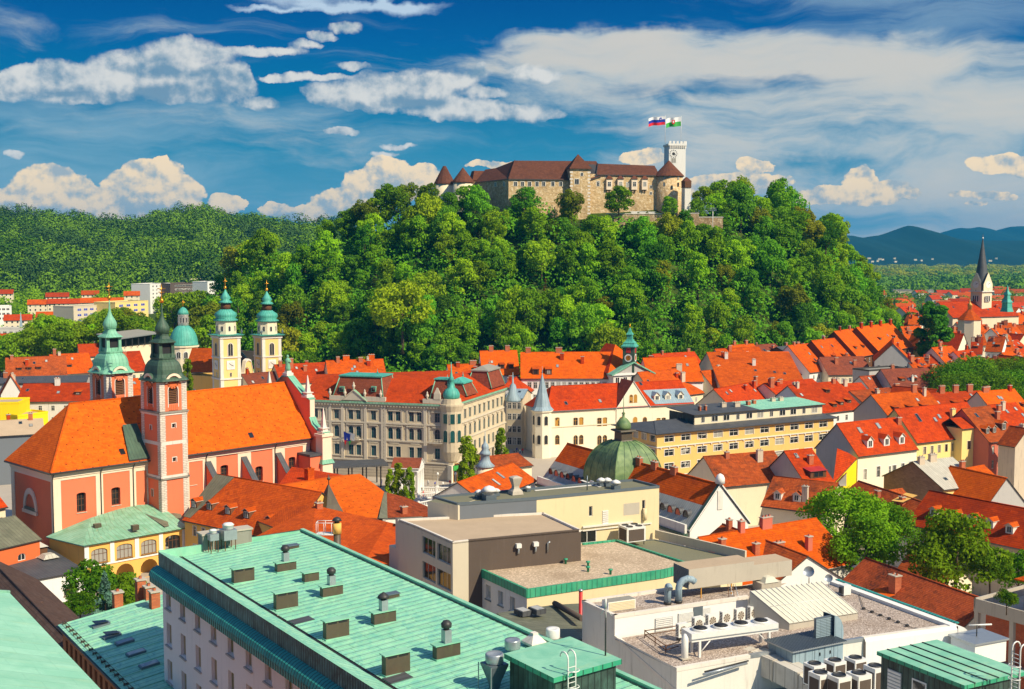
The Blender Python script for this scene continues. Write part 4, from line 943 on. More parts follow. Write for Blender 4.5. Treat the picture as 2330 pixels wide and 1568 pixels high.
single('floodlight_mast',m,'floodlight mast on the hilltop wall right of the castle','light mast',b-Vector((0,0,4)))
for k, u in enumerate((1443,1462,1483)):
 p=PY(u,481+k*.5,594);m=MB();m.box((p.x,p.y,p.z-.3),4,1.2,.3,'white_metal',0);m.box((p.x,p.y,p.z-1.5),3,.8,1.2,'white_metal',0)
 single('market_table',m,('white table at the left of the castle terrace','white table in the middle of the castle terrace','white table at the right end of the castle terrace')[k],'table',(p.x,p.y,p.z-1.5),'white tables on the castle terrace')
# ---------- the pink church
def church():
 A, B=GZ(120,1075,16), GZ(705,996,16);f=Fac(A,B);L=f.L;Wd=19.0;ZE, ZR=16.0, 27.7
 root=thing('church','large pink church with a long orange tiled roof','church',f.p(L/2,GR,-Wd/2))
 fl=Fac(f.p(0,0,-Wd),f.p(0,0));fb=Fac(f.p(L,0,-Wd),f.p(0,0,-Wd));fr=Fac(f.p(L,0),f.p(L,0,-Wd))
 W=MB();win=[]
 for(u0,v0,u1,v1)in((172,1121,200,1166),(251,1109,278,1150),(503,1071,520,1084),(582,1065,599,1096),(659,1052,672,1072),(431,1084,446,1104)):
  a, z, w, h=rect_px(f,u0,v0,u1,v1);win.append((a,z,1.9,max(h,3.4)if h>3 else h+1.2,.35))
 pan=[(138,1094,218),(234,1079,295),(309,1073,334),(430,1052,461),(492,1038,541),(571,1027,620),(648,1020,689)]
 ops=[]
 for(u0,v0,u1)in pan:
  a0, zt=f.px(u0,v0);a1, _=f.px(u1,v0);ops.append(((a0+a1)/2,GR+.3,a1-a0,zt-GR-.3,0))
 wall(W,f,0,L,GR,ZE,'cream_pink',ops,.14);wall(W,fb,0,L,GR,ZE,'pink')
 a0, a1=1.5, Wd-1.1
 wall(W,fl,0,Wd,GR,ZE,'cream_pink',[((a0+a1)/2,GR+.3,a1-a0,ZE-2.3-GR,0)],.14)
 W.build('wall',root)
 P=MB()
 wall(P,fl.off(-.14),a0-.05,a1+.05,GR+.3,ZE-1.9,'pink');P.build('end_wall_field',root)
 for o in ops:
  P=MB()
  fo=f.off(-.14);wall(P,fo,o[0]-o[2]/2,o[0]+o[2]/2,o[1],o[1]+o[3],'pink',[w for w in win if abs(w[0]-o[0])<o[2]/2],.75);P.build('wall_field',root)
 for(a,z,w,h,ar)in win:window(root,f.off(-.14),a,z,w,h,fm='wood_brown',gm='pane',nx=3,ny=3,ar=ar,rec=.7,sill='trim_stone')
 a, z=fl.px(69,1163);n=MB();N=12;r1, r0=3.0, 2.2
 for k in range(N):
  t0, t1=math.pi*k/N, math.pi*(k+1)/N
  q=lambda r, t, d:fl.p(a+r*math.cos(t),z+.3+1.45*r*math.sin(t),d)
  n.face([q(r0,t0,.12),q(r1,t0,.12),q(r1,t1,.12),q(r0,t1,.12)],'cream_pink');n.face([q(r1,t0,.12),q(r1,t0,-.14),q(r1,t1,-.14),q(r1,t1,.12)],'cream_pink');n.face([q(r0,t0,.12),q(r0,t1,.12),q(r0,t1,-.5),q(r0,t0,-.5)],'cream_pink')
 n.face([fl.p(a+r0*math.cos(math.pi*k/N),z+.3+1.45*r0*math.sin(math.pi*k/N),-.12)for k in range(N+1)],'pink');n.obox(fl.p(a-3.2,z-.5,.3),fl.e*6.4,fl.n*-.4,(0,0,.7),'cream_pink');n.obox(fl.p(a-2.3,z+.25,.2),fl.e*4.6,fl.n*-.3,(0,0,.5),'roof_olive');n.build('niche',root)
 c=MB()
 for(z,d,h)in((ZE-1.25,.18,.5),(ZE-.75,.32,.4),(ZE-.35,.55,.4)):
  c.obox(f.p(-d,z,d),f.e*(L+d),f.n*-d,(0,0,h),'cream_pink');c.obox(fl.p(0,z,d),fl.e*(Wd+d),fl.n*-d,(0,0,h),'cream_pink')
 c.build('cornice',root)
 R_=MB();ov=.9;zo=ZE+.05;r0, r1=f.p(8.2,ZR,-Wd/2), f.p(L+.3,ZR+.25,-Wd/2)
 FA, FB, BA, BB=f.p(-ov,zo,ov), f.p(L+.3,zo,ov), f.p(-ov,zo,-Wd-ov), f.p(L+.3,zo,-Wd-ov)
 R_.slab([[FA,FB,r1,r0],[BB,BA,r0,r1]],.25,'tile_church','gutter');R_.slab([[BA,FA,r0]],.25,'tile_church_shade','gutter')
 R_.tube([r0,r1],.2,'tile_church',6);R_.tube([FA,r0],.18,'tile_church_shade',6);R_.build('roof',root)
 g=MB();g.tube([f.p(-ov,zo-.2,ov+.1),f.p(L,zo-.2,ov+.1)],.17,'gutter',6);g.tube([fl.p(-.5,zo-.2,ov+.1),fl.p(Wd+ov,zo-.2,ov+.1)],.17,'gutter',6);g.build('gutter',root)
 for u, v in((118,1082),(228,1062),(302,1055),(468,1030),(625,1012)):
  a, _=f.px(u,v);g=MB();g.tube([f.p(a,ZE-.2,ov),f.p(a,ZE-1.3,.2),f.p(a,ZE-2.0,.14),f.p(a,GR,.14)],.10,'gutter',6);g.build('downpipe',root)
 for u, v in((275,1035),(569,997)):
  r=ray(u,v);nn=(FB-FA).cross(r1-FA).normalized();t=(FA-Vector((0,0,H))).dot(nn)/r.dot(nn);p=Vector((0,0,H))+r*t;up=nn.cross(f.e).normalized();m=MB()
  m.obox(p,f.e*1.0,up*1.3,nn*.2,'zinc_dark',top='pane');m.build('skylight',root)
 for k, (u,v)in enumerate(((468,1051),(550,1040),(629,1031))):
  a, z=f.px(u,v);m=MB();T=.95;pts=[(0.0,z),(5.4,z-5.6),(5.4,z-8),(5.0,GR),(0,GR)]
  for s in(0,T):m.face([f.p(a+s,q[1],q[0])for q in(pts if s else pts[::-1])],'pink')
  for(p,q)in zip(pts,pts[1:]):m.face([f.p(a,p[1],p[0]),f.p(a+T,p[1],p[0]),f.p(a+T,q[1],q[0]),f.p(a,q[1],q[0])],'pink')
  o=m.build('buttress',root);k_=MB();k_.slab([[f.p(a-.2,z+.1,-.05),f.p(a+T+.3,z+.1,-.05),f.p(a+T+.3,z-5.75,5.6),f.p(a-.2,z-5.75,5.6)]],.15,'metal_grey','gutter');k_.build('buttress_cover',o)
 S=MB();Tk=1.3;cn=-Wd/2
 pr=[(0,29.2),(1.2,29.2),(7.0,25.2),(9.3,24.6),(9.3,20.4),(10.2,18.9),(12.2,17.7),(14.6,17.5),(14.6,GR)]
 both=[(-q,z)for q,z in pr[::-1]]+pr[1:]
 for s in(0,Tk):S.face([f.p(L+.3+s,z,cn+q)for q,z in(both if s else both[::-1])],'pink')
 Cp=MB()
 for(p,q)in zip(both,both[1:]):
  vert=abs(p[0]-q[0])<.01
  (S if vert else Cp).face([f.p(L+.3-(0 if vert else .25),p[1],cn+p[0]),f.p(L+.3+Tk+(0 if vert else .25),p[1],cn+p[0]),f.p(L+.3+Tk+(0 if vert else .25),q[1],cn+q[0]),f.p(L+.3-(0 if vert else .25),q[1],cn+q[0])],'cream_pink' if vert else 'copper_pale')
 S.build('screen_front',root)
 for(p,q)in zip(both,both[1:]):
  if abs(p[0]-q[0])>.01:Cp.slab([[f.p(L+.05,p[1]+.28,cn+p[0]),f.p(L+.55+Tk,p[1]+.28,cn+p[0]),f.p(L+.55+Tk,q[1]+.28,cn+q[0]),f.p(L+.05,q[1]+.28,cn+q[0])]],.25,'copper_pale','copper_pale')
 Cp.build('coping',root)
 am=L+.3+Tk/2
 for q, z, hh in((7.6,25.2,4.6),(-7.6,25.2,4.6),(13.4,17.6,5.2),(-13.4,17.6,5.2)):
  o=MB();c=f.p(am,z,cn+q);o.square(c,[(1.05,-.2),(1.05,.25),(.72,.3),(.72,.8),(.95,.85),(.95,1.0),(.50,1.05),(.10,hh),(.02,hh+.3)],'stone_white',f.rz);o.build('obelisk',root)
 pd=MB();c=f.p(am,0,cn+13.4)
 pd.square(c,[(1.25,11.5),(1.25,16.6),(1.55,16.7),(1.55,17.3)],'cream_pink',f.rz);pd.square(c,[(1.75,10.6),(1.4,11.5)],'copper_pale',f.rz);pd.square(c,[(1.4,8.2),(1.4,10.5)],'cream_pink',f.rz);pd.square(c,[(2.2,7.2),(1.6,8.2)],'copper_pale',f.rz);pd.square(c,[(1.9,6.6),(2.1,7.1)],'cream_pink',f.rz);pd.square(c,[(1.5,GR),(1.5,6.6)],'pink',f.rz);pd.build('corner_pier',root)
 m=MB();q0=f.p(L-2.2,GR,0);m.obox(f.p(L-3.2,GR,4.4),f.e*3.0,f.n*-4.4,(0,0,17.0),'pink');m.obox(f.p(L-3.5,12.5,4.7),f.e*3.4,f.n*-4.9,(0,0,.5),'metal_grey');m.build('side_pier',root)
 s=MB();c=f.p(am,29.4,cn);s.square(c,[(.9,0),(.9,.7),(.6,.75),(.6,1.2)],'stone_white',f.rz)
 s.lathe(c+Vector((0,0,1.2)),[(.62,0),(.66,.6),(.52,1.5),(.60,2.3),(.52,2.7),(.22,2.95),(.20,3.05),(.30,3.2),(.31,3.4),(.2,3.62),(.05,3.7)],'copper_pale',10)
 s.tube([c+Vector((.5,0,3.7)),c+Vector((.75,-.3,3.2)),c+Vector((.35,-.6,3.3))],[.2,.17,.12],'copper_pale',6);single('statue',s,'green copper statue standing on the church gable','statue',c)
 return f, L, Wd
CHF, CHL, CHW=church()
def onion_tower(name,label,T0,cop,full):
 """twin tower; T0 = near corner, w along the nave, d across"""
 f=CHF;e, n=f.e, f.n;w, d=6.0, 7.4;T0=Vector((T0.x,T0.y,0));root=thing(name,label,'church tower',T0+e*w/2-n*d/2+Vector((0,0,GR)),'twin towers of the pink church')
 fr=Fac(T0,T0+e*w);fl=Fac(T0-n*d,T0);fb=Fac(T0+e*w,T0+e*w-n*d);fk=Fac(T0+e*w-n*d,T0-n*d)
 ZC=32.3;qw=1.15
 M, P, Bd=MB(), MB(), MB()
 lev=[(GR,12.4),(13.2,19.4),(20.1,25.4),(26.2,ZC)]
 for ff, LL in((fr,w),(fl,d),(fb,d),(fk,w)):
  for k, (z0,z1)in enumerate(lev):
   ops=[]
   if k==3:ops=[(LL/2,26.2+.05,2.1,5.2,1)]
   elif k in(1,2)and ff is fr:ops=[(LL/2,z0+2.6,.8,.9,0)]
   elif k==2 and ff is fl:ops=[(LL/2,z0+2.2,.7,.9,0)]
   elif k==0 and ff is fl:ops=[(LL/2,8.6,.7,1.5,0)]
   wall(P,ff,qw,LL-qw,z0,z1,'pink',ops,.5)
   for a in(0,LL-qw):M.obox(ff.p(a,z0,.06),ff.e*qw,ff.n*-.3,(0,0,z1-z0),'ashlar')
   for(a,z,ww,hh,ar)in ops:
    if k==3:
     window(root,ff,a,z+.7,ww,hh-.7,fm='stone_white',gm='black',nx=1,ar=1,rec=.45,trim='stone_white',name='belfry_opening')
     l=MB()
     for j in range(11):l.obox(ff.p(a-ww/2+.06,z+.9+j*.36,-.22),ff.e*(ww-.12),ff.n*-.2+Vector((0,0,.16)),(0,0,.06),'wood_brown')
     l.build('louvre',root)
     b=MB();b.obox(ff.p(a-ww/2,z+.1,.02),ff.e*ww,ff.n*-.25,(0,0,1.25),'pink')
     for j in range(5):b.obox(ff.p(a-ww/2+.2+j*.4,z+.2,.08),ff.e*.14,ff.n*-.06,(0,0,.95),'orange_wall')
     b.build('parapet',root)
    else:window(root,ff,a,z,ww,hh,nx=1,rec=.3,trim='stone_white',fm='stone_white')
  for z, dd, h, mt in((12.4,.30,.35,'roof_grey'),(12.75,.15,.45,'stone_white'),(19.4,.08,.7,'stone_white'),(25.4,.15,.4,'stone_white'),(25.8,.32,.35,'roof_grey')):
   Bd.obox(ff.p(-dd,z,dd),ff.e*(LL+2*dd),ff.n*-(dd+.2),(0,0,h),mt)
 P.build('wall',root);M.build('corner_stones',root);Bd.build('string_course',root)
 for ff, LL in((fr,w),(fl,d),(fb,d),(fk,w)):
  hN=12;r=1.9;c=MB();a=LL/2;z=ZC-.4
  for rr, dd, mt in((r,.5,'cream_pink'),(r-.32,.34,'pink'),(r-.55,.46,'stone_white')):
   pass
  for k in range(hN):
   t0, t1=math.pi*k/hN, math.pi*(k+1)/hN;q=lambda R1, t, dd:ff.p(a+R1*math.cos(t),z+R1*math.sin(t),dd)
   c.face([q(r-.5,t0,.45),q(r,t0,.45),q(r,t1,.45),q(r-.5,t1,.45)],'cream_pink');c.face([q(r,t0,.45),q(r,t0,-1.2),q(r,t1,-1.2),q(r,t1,.45)],cop);c.face([q(r-.5,t0,.45),q(r-.5,t1,.45),q(r-.5,t1,-.3),q(r-.5,t0,-.3)],'cream_pink')
  c.face([ff.p(a+(r-.5)*math.cos(math.pi*k/hN),z+(r-.5)*math.sin(math.pi*k/hN),-.02)for k in range(hN+1)],'pink');o=c.build('clock_hood',root)
  ck=MB();N=24;zc=z+.1
  for k in range(12):
   an=6.283*k/12;x, y=math.cos(an), math.sin(an);tx=Vector((0,0,0))+ff.e*x+Vector((0,0,y));px_=ff.e*-y+Vector((0,0,x))
   ck.obox(ff.p(a,zc,.12)+tx*.95-px_*.09,tx*.3,px_*.18,ff.n*.04,'wood_brown')
  ck.face([ff.p(a+1.32*math.cos(6.283*k/N),zc+1.32*math.sin(6.283*k/N),.1)for k in range(N)],'orange_wall' if full else 'pink')
  ck.obox(ff.p(a,zc,.17),ff.e*1.0+Vector((0,0,-.35)),(0,0,.16),ff.n*.03,'black');ck.obox(ff.p(a,zc,.17),ff.e*-.5+Vector((0,0,.5)),(0,0,.2),ff.n*.03,'black');ck.build('clock_face',root)
 ctr=T0+e*w/2-n*d/2;rz=f.rz
 def sq(prof,mat,nm,par):
  m=MB();c=Vector((ctr.x,ctr.y,0));rings=[]
  N=6
  for hw, z in prof:
   ring=[]
   for sx, sy in((-1,-1),(1,-1),(1,1),(-1,1)):
    ring.append(c+e*(sx*hw*w/6.7)-n*(sy*hw*d/6.7)+Vector((0,0,z)))
   rings.append(ring)
  R8=[]
  for r in rings:
   q=[]
   for k in range(4):
    p0, p1, p2=r[k-1], r[k], r[(k+1)%4];q+=[p1+(p0-p1)*.12,p1+(p2-p1)*.12]
   R8.append(q)
  m.ring(R8,mat,False,True,True);return m.build(nm,par)
 cp=MB();cc=Vector((ctr.x,ctr.y,0))
 sq([(3.9,ZC-.15),(4.15,ZC),(4.0,ZC+.25),(3.45,ZC+.7),(3.15,ZC+1.3),(3.05,ZC+2.2),(2.85,ZC+3.0),(2.45,ZC+3.7),(2.0,ZC+4.15),(2.1,ZC+4.3),(2.1,ZC+4.55)],cop,'dome',root)
 z=ZC+4.5
 for sx in(-1,1):
  for sy in(-1,1):
   c2=cc+e*sx*1.35-n*sy*1.35;cp.square(c2,[(.55,z),(.34,z+.9),(.32,z+3.0),(.45,z+3.3)],cop,rz)
 cp.square(cc,[(1.55,z),(1.55,z+.8)],cop,rz);cp.square(cc,[(1.35,z+.5),(1.3,z+3.0)],'black',rz);cp.build('lantern',root)
 sq([(2.0,z+2.9),(2.25,z+3.1),(2.0,z+3.35),(1.35,z+3.8),(1.05,z+4.4),(1.0,z+4.9),(1.2,z+4.95),(1.2,z+5.0)],cop,'lantern_roof',root)
 o=MB();zb=z+4.6;o.lathe(cc,[(.95,zb),(1.35,zb+.5),(1.5,zb+1.0),(1.4,zb+1.6),(1.05,zb+2.3),(.6,zb+3.0),(.3,zb+3.9),(.17,zb+5.2),(.1,zb+6.6)],cop,12);o.build('onion',root)
 b=MB();zz=zb+6.9;b.lathe(cc,[(.05,zz-.5),(.35,zz-.35),(.5,zz),(.35,zz+.35),(.05,zz+.5)],'gold',10);b.tube([cc+Vector((0,0,zz+.4)),cc+Vector((0,0,zz+3.3))],.09,'gold',5)
 for h, l in((1.7,.65),(2.4,.9)):b.tube([cc+e*-l+Vector((0,0,zz+h)),cc+e*l+Vector((0,0,zz+h))],.08,'gold',5)
 b.build('finial',root)
T0=CHF.p(19.9,0,5.3)
onion_tower('church_tower','dark green domed pink bell tower on the near side of the church',T0,'copper_church',True)
onion_tower('church_tower','pale green domed pink bell tower on the far side of the church',CHF.p(19.9,0,-16.6),'copper_pale',False)
m=MB();a=19.9;m.slab([[CHF.p(a-4.5,16.6,.9),CHF.p(a+.2,16.6,.9),CHF.p(a+.2,23.0,-4.4),CHF.p(a-3.0,23.0,-4.4)]],.3,'copper_church','gutter')
single('roof_flashing',m,'dark copper sheet on the church roof beside the near tower','roof sheet',CHF.p(a-2,16.6,0))
# ---------- the yellow arcade in front of the church
def arcade():
 Bk, N_, R_=GZ(112,1218,4.2), GZ(192,1237,4.2), GZ(422,1197,4.2)
 f=Fac(N_,R_);fl=Fac(Bk,N_);L, D=f.L, fl.L;ZE=4.0;root=thing('arcade_building','yellow arcade building with a green copper roof before the church','building',f.p(L/2,GR,-D/2))
 W=MB();ops=[]
 for(u0,v0,u1,v1)in((206,1248,246,1281),(263,1239,304,1270),(319,1228,358,1260),(374,1218,412,1249)):
  a, z, w, h=rect_px(f,u0,v0,u1,v1);ops.append((a,z,3.2,2.75,.4))
 arch=[(o[0],GR+.02,4.0,4.3,1)for o in ops]
 for a in arch:pass
 z1=ops[0][1]
 wall(W,f,0,L,GR,ZE,'yellow',ops+[(o[0],GR+.01,3.6,3.5,1)for o in ops],.35);wall(W,fl,0,D,GR,ZE,'yellow')
 fr=Fac(f.p(L,0),f.p(L,0,-D));wall(W,fr,0,D,GR,ZE,'yellow');W.obox(f.p(.2,GR,-3.6),f.e*(L-.4),f.n*-.3,(0,0,4.2),'yellow');W.obox(f.p(.2,-.6,-.3),f.e*(L-.4),f.n*-3.4,(0,0,.2),'yellow');W.build('wall',root)
 for o in ops:window(root,f,*o[:4],fm='wood_brown',gm='pane',nx=4,ny=2,ar=.4,rec=.22,sill='wood_brown')
 p=MB();xs=[0.35]+[(ops[k][0]+ops[k+1][0])/2 for k in range(3)]+[L-.35]
 for a in xs:p.obox(f.p(a-.42,-.2,.14),f.e*.84,f.n*-.14,(0,0,4.0),'white')
 p.obox(f.p(0,-.45,.2),f.e*L,f.n*-.2,(0,0,.28),'white');p.obox(f.p(0,ZE-.35,.3),f.e*L,f.n*-.3,(0,0,.35),'yellow');p.build('pilaster',root)
 r=MB();ov=.6;T_=[PY(125,1210,228.5),PY(207,1177,232.5),PY(290,1150,239)]
 FA, FB, FL=f.p(-ov,ZE,ov), f.p(L+.3,ZE,ov), fl.p(-.2,ZE,ov);top=PY(300,1149,239.5);RR=f.p(L+.3,ZE+2.8,-D)
 ap=PY(207,1178,231.5)
 r.slab([[FA,FB,RR],[FA,RR,top],[FA,top,ap],[FL,FA,ap,PY(125,1211,228.6)]],.2,'copper_arcade','copper_teal');r.tube([FA+f.n*.05,FB+f.n*.05],.1,'copper_arcade',5);r.build('roof',root)
 for u, v in((221,1195),(307,1198),(167,1214)):
  q=PY(u,v,227);m=MB();m.box(q-Vector((0,0,.7)),1.3,.9,1.0,'copper_brown',f.rz,top='metal_old');m.build('roof_vent',root)
 m=MB();m.slab([[PY(374,1198,231),PY(425,1196,236),PY(404,1156,243),PY(300,1150,239.2)]],.15,'metal_old','gutter');m.build('roof_patch',root)
arcade()
# ---------- buildings at the lower left
g_=Vector((0.565,-0.825,0));p_=Vector((0.825,0.565,0))
def GP(q,p,z):return Vector((g_.x*q+p_.x*p,g_.y*q+p_.y*p,z))
def qp(v):return v.x*g_.x+v.y*g_.y, v.x*p_.x+v.y*p_.y
def green_roof():
 q0, p0=qp(GZ(360,1255,32));_, p1=qp(GZ(706,1216,32));p1=p0+13.7;q1=q0+62
 root=thing('copper_roof_building','white building with a vast green copper roof full of vents','building',GP((q0+q1)/2,(p0+p1)/2,GR))
 f=Fac(GP(q0,p0+.3,0),GP(q1,p0+.3,0));fb=Fac(GP(q0,p1,0),GP(q0,p0+.3,0));fr=Fac(GP(q1,p1,0),GP(q0,p1,0))
 cols=[f.px(383,1360)[0]+k*3.62 for k in range(16)];zt0=f.px(383,1336)[1]
 ops=[]
 for k, a in enumerate(cols):
  for r in range(7):
   ops.append((a,zt0-1.95-r*3.25,1.25,1.95,0))
 W=MB();wall(W,f,0,f.L,GR,30.2,'white_wall_shade',ops,.3);wall(W,fb,0,fb.L,GR,31.2,'white');wall(W,fr,0,fr.L,GR,31.5,'white_old');W.build('wall',root)
 for o in ops[:84]:window(root,f,*o[:4],fm='frame_white',gm='pane_warm_reflect',nx=2,ny=1,rec=.26,sill='grey_wall')
 E=MB();o=lambda q, d, z:GP(q,p0-d,z)
 E.face([o(q0,0,32),o(q0,0,30.75),o(q1,0,30.75),o(q1,0,32)],'copper_streak');E.face([GP(q0,p0,32),GP(q0,p0,30.75),GP(q0,p1,30.75),GP(q0,p1,32.2)],'copper_dark');E.build('fascia',root)
 K=MB();pr=[(0,30.75),(.35,30.62),(.66,30.35),(.80,30.02),(.80,29.92)]
 for(a,b)in zip(pr,pr[1:]):K.face([o(q0-.3,a[0],a[1]),o(q0-.3,b[0],b[1]),o(q1,b[0],b[1]),o(q1,a[0],a[1])],'copper_teal')
 K.face([o(q0-.3,.8,29.92),o(q0-.3,-.3,29.92),o(q1,-.3,29.92),o(q1,.8,29.92)],'white')
 n=int((q1-q0)/.42)
 for k in range(n):K.obox(o(q0+k*.42,.82,29.48),g_*.31,p_*.04,(0,0,.46),'copper_teal')
 K.build('eaves_skirt',root)
 R_=MB();zi=31.35;gi=p0+1.75
 R_.face([GP(q0,p0+.25,32),GP(q0,p0,32),GP(q1,p0,32),GP(q1,p0+.25,32)],'copper_blank')
 R_.face([GP(q0,p0+.25,32),GP(q1,p0+.25,32),GP(q1,gi,zi),GP(q0,gi,zi)],'copper')
 R_.face([GP(q0,gi,zi),GP(q1,gi,zi),GP(q1,gi+.28,zi-.05),GP(q0,gi+.28,zi-.05)],'black')
 zr=32.0;R_.face([GP(q0,gi+.28,zi),GP(q1,gi+.28,zi),GP(q1,p1-.3,zr),GP(q0,p1-.3,zr)],'copper')
 sl_=(zr-zi)/(p1-.3-gi-.28);pl=lambda q, p:GP(q,p,zi+(p-gi-.28)*sl_)
 for k in range(int((q1-q0)/.62)):
  q=q0+.3+k*.62*1.32;
  if q>q1-.3:break
  R_.obox(pl(q,gi+.35)+Vector((0,0,-.02)),g_*.035,pl(q,p1-.35)-pl(q,gi+.35),(0,0,.055),'copper_blank')
 R_.obox(GP(q0,p1-.32,zr-.1),g_*(q1-q0),p_*.36,(0,0,.36),'copper_blank');R_.obox(GP(q0,p1-.42,zr-.05),g_*(q1-q0),p_*.07,(0,0,.12),'copper_dark')
 R_.obox(GP(q0,p0,31.2),g_*.18,p_*(p1-p0),(0,0,.9),'copper_blank')
 R_.build('roof',root)
 for u, v in((616,1423),(868,1548)):
  c=GZ(u-20,v,31.4);q, p=qp(c);m=MB();m.obox(pl(q,gi+.3)+Vector((0,0,.01)),g_*1.1,pl(q,gi+1.9)-pl(q,gi+.3),(0,0,.03),'metal_grey');m.build('roof_patch',root)
 def hit(u,v):
  r=ray(u,v);n_=(pl(q1,gi)-pl(q0,gi)).cross(pl(q0,p1)-pl(q0,gi)).normalized();t=(pl(q0,gi)-Vector((0,0,H))).dot(n_)/r.dot(n_);return Vector((0,0,H))+r*t
 return root, hit, q0, p0, p1
GRT, ghit, gq0, gp0, gp1=green_roof()
RZP=math.atan2(p_.y,p_.x)
def vent_box(u,v,w,h,lab,stack=None,cowl='ball',vents=True):
 c=ghit(u,v);t=.55;o=thing('roof_vent',lab,'roof vent',c,'copper vents on the great green roof');m=MB();b=c-p_*w/2-g_*0
 m.obox(b-Vector((0,0,.1)),p_*w,g_*-t,(0,0,h+.1),'copper_brown')
 m.obox(b-p_*.06+g_*.08-Vector((0,0,.05)),p_*(w+.12),g_*-(t+.16),(0,0,.1),'copper_blank');m.build('casing',o)
 k=MB();k.obox(b-p_*.12+g_*.1+Vector((0,0,h)),p_*(w+.24),g_*-(t+.2),(0,0,.07),'copper_blank');k.build('cover',o)
 if vents:
  for s in(0,1):k=MB();k.obox(b+p_*(w*(.08+.46*s))+g_*.012+Vector((0,0,h-.2)),p_*w*.38,g_*-.02,(0,0,.12),'black');k.build('slot',o)
 if stack:
  k=MB();z=h+.07;cc=c-g_*t/2;k.box(cc+Vector((0,0,z)),.5,.5,stack,'zinc',RZP);k.build('stack',o);k=MB()
  if cowl=='ball':k.lathe(cc+Vector((0,0,z+stack)),[(.2,0),(.2,.1),(.34,.16),(.36,.42),(.28,.5),(.22,.58),(.05,.64)],'dark_metal',12)
  else:k.lathe(cc+Vector((0,0,z+stack)),[(.18,0),(.2,.12),(.45,.16),(.36,.32),(.12,.5),(.04,.56)],'dark_metal',12)
  k.build('cowl',o)
 return o
for u, v, w, h, st, cw, lab in((556,1325,1.75,1.15,None,0,'tall copper vent box nearest the gutter at the far end'),(654,1385,1.75,1.25,None,0,'tall copper vent box second along the gutter from the far end'),(769,1452,1.75,1.25,None,0,'tall copper vent box third along the gutter from the far end'),(906,1534,1.75,1.3,None,0,'tall copper vent box with a green stain nearest the camera'),(710,1324,1.25,.75,None,0,'small low copper vent box in the middle of the roof'),(653,1300,1.7,.75,.72,'ball','long vent box with round cowled stack at the far end'),(758,1357,1.7,.8,.72,'ball','long vent box with round cowled stack beside the small vent box'),(877,1419,1.75,.85,.75,'cone','long vent box with a pointed cowl on its stack'),(1021,1497,1.8,.9,.85,'ball','long vent box with round cowled stack nearest the camera')):
 vent_box(u,v,w,h,lab,st,cw,vents=h>1)
for u, v, lab in((664,1250,'flat roof hatch at the far end of the green roof'),(891,1362,'flat roof hatch beside the vent with the pointed cowl')):
 c=ghit(u,v);m=MB();m.obox(c-p_*.6,p_*1.3,g_*-.6,(0,0,.28),'copper_brown',top='metal_old');m.obox(c-p_*.66+g_*.06+Vector((0,0,.28)),p_*1.42,g_*-.72,(0,0,.06),'zinc_dark');single('roof_hatch',m,lab,'roof hatch',c)
c=GP(gq0-1.2,gp0+6.0,31);m=MB();m.obox(GP(gq0+.3,gp0+3.9,31.2),p_*4.6,g_*-1.2,(0,0,1.75),'roof_grey',top='concrete');m.obox(GP(gq0+.4,gp0+3.8,32.9),p_*4.8,g_*-1.4,(0,0,.16),'concrete')
o=single('masonry_block',m,'weathered masonry block with a window behind the green roof','chimney block',c)
for a, w, h, z, lab in((4.6,.8,.8,32.6,'small grey exhaust fan on posts at the far end of the green roof'),(6.0,1.2,1.2,32.5,'big silver exhaust fan on posts at the far end of the green roof')):
 b=GP(gq0+1.0,gp0+a,0);o=thing('exhaust_fan',lab,'exhaust fan',GP(gq0+1.0,gp0+a,31.5));m=MB();m.box((b.x,b.y,z),w,w,h*.75,'zinc',RZP);m.build('housing',o)
 m=MB();m.lathe((b.x,b.y,z+h*.75),[(w*.36,0),(w*.42,.05),(w*.42,h*.3),(w*.46,h*.32),(w*.3,h*.45),(.03,h*.48)],'white_metal',14);m.build('cowl',o)
 for sx in(-1,1):
  for sy in(-1,1):m=MB();q=b+p_*sx*w*.4+g_*sy*w*.4;m.box((q.x,q.y,31.4),.06,.06,z-31.4,'wood_brown',RZP);m.build('leg',o)
b=GZ(767,1212,30);o=thing('flue','rusty yellow metal flue with a white railed platform behind the green roof','flue',(b.x,b.y,20));zt=PY(767,1190,b.y).z;zc=PY(767,1214,b.y).z
m=MB();m.lathe((b.x,b.y,0),[(.36,20),(.36,zc)],'copper_brown',12);m.lathe((b.x,b.y,0),[(.44,zc),(.44,zt)],'yellow',12);m.build('pipe',o);m=MB();m.lathe((b.x,b.y,zt),[(.25,0),(.25,.2),(.5,.24),(.35,.5),(.1,.62)],'dark_metal',12);m.build('cowl',o)
m=MB();x0=PY(721,1190,b.y);x1=PY(760,1214,b.y);zz=[zc,zt+.1]
for z in zz:m.tube([(x0.x,b.y-.5,z),(x1.x,b.y-.5,z)],.035,'white_metal',5);m.tube([(x0.x,b.y+.6,z),(x1.x,b.y+.6,z)],.035,'white_metal',5);m.tube([(x0.x,b.y-.5,z),(x0.x,b.y+.6,z)],.035,'white_metal',5)
for k in range(3):
 x=x0.x+(x1.x-x0.x)*k/2*.9
 for yy in(-.5,.6):m.tube([(x,b.y+yy,zz[0]),(x,b.y+yy,zz[1])],.03,'white_metal',5)
m.obox((x0.x,b.y-.5,zz[0]-.08),(x1.x-x0.x,0,0),(0,1.1,0),(0,0,.06),'white_metal');m.build('platform',o)
a0=GZ(21,1348,35);q0, p1=qp(a0)
m=MB();root=thing('copper_roof_building','plain pale green copper roof in the lower left corner','building',GP(q0+20,p1-6,GR));W=MB();W.obox(GP(q0+.3,p1-.3,GR),g_*45,p_*-14,(0,0,34.7-GR),'terracotta');W.build('wall',root)
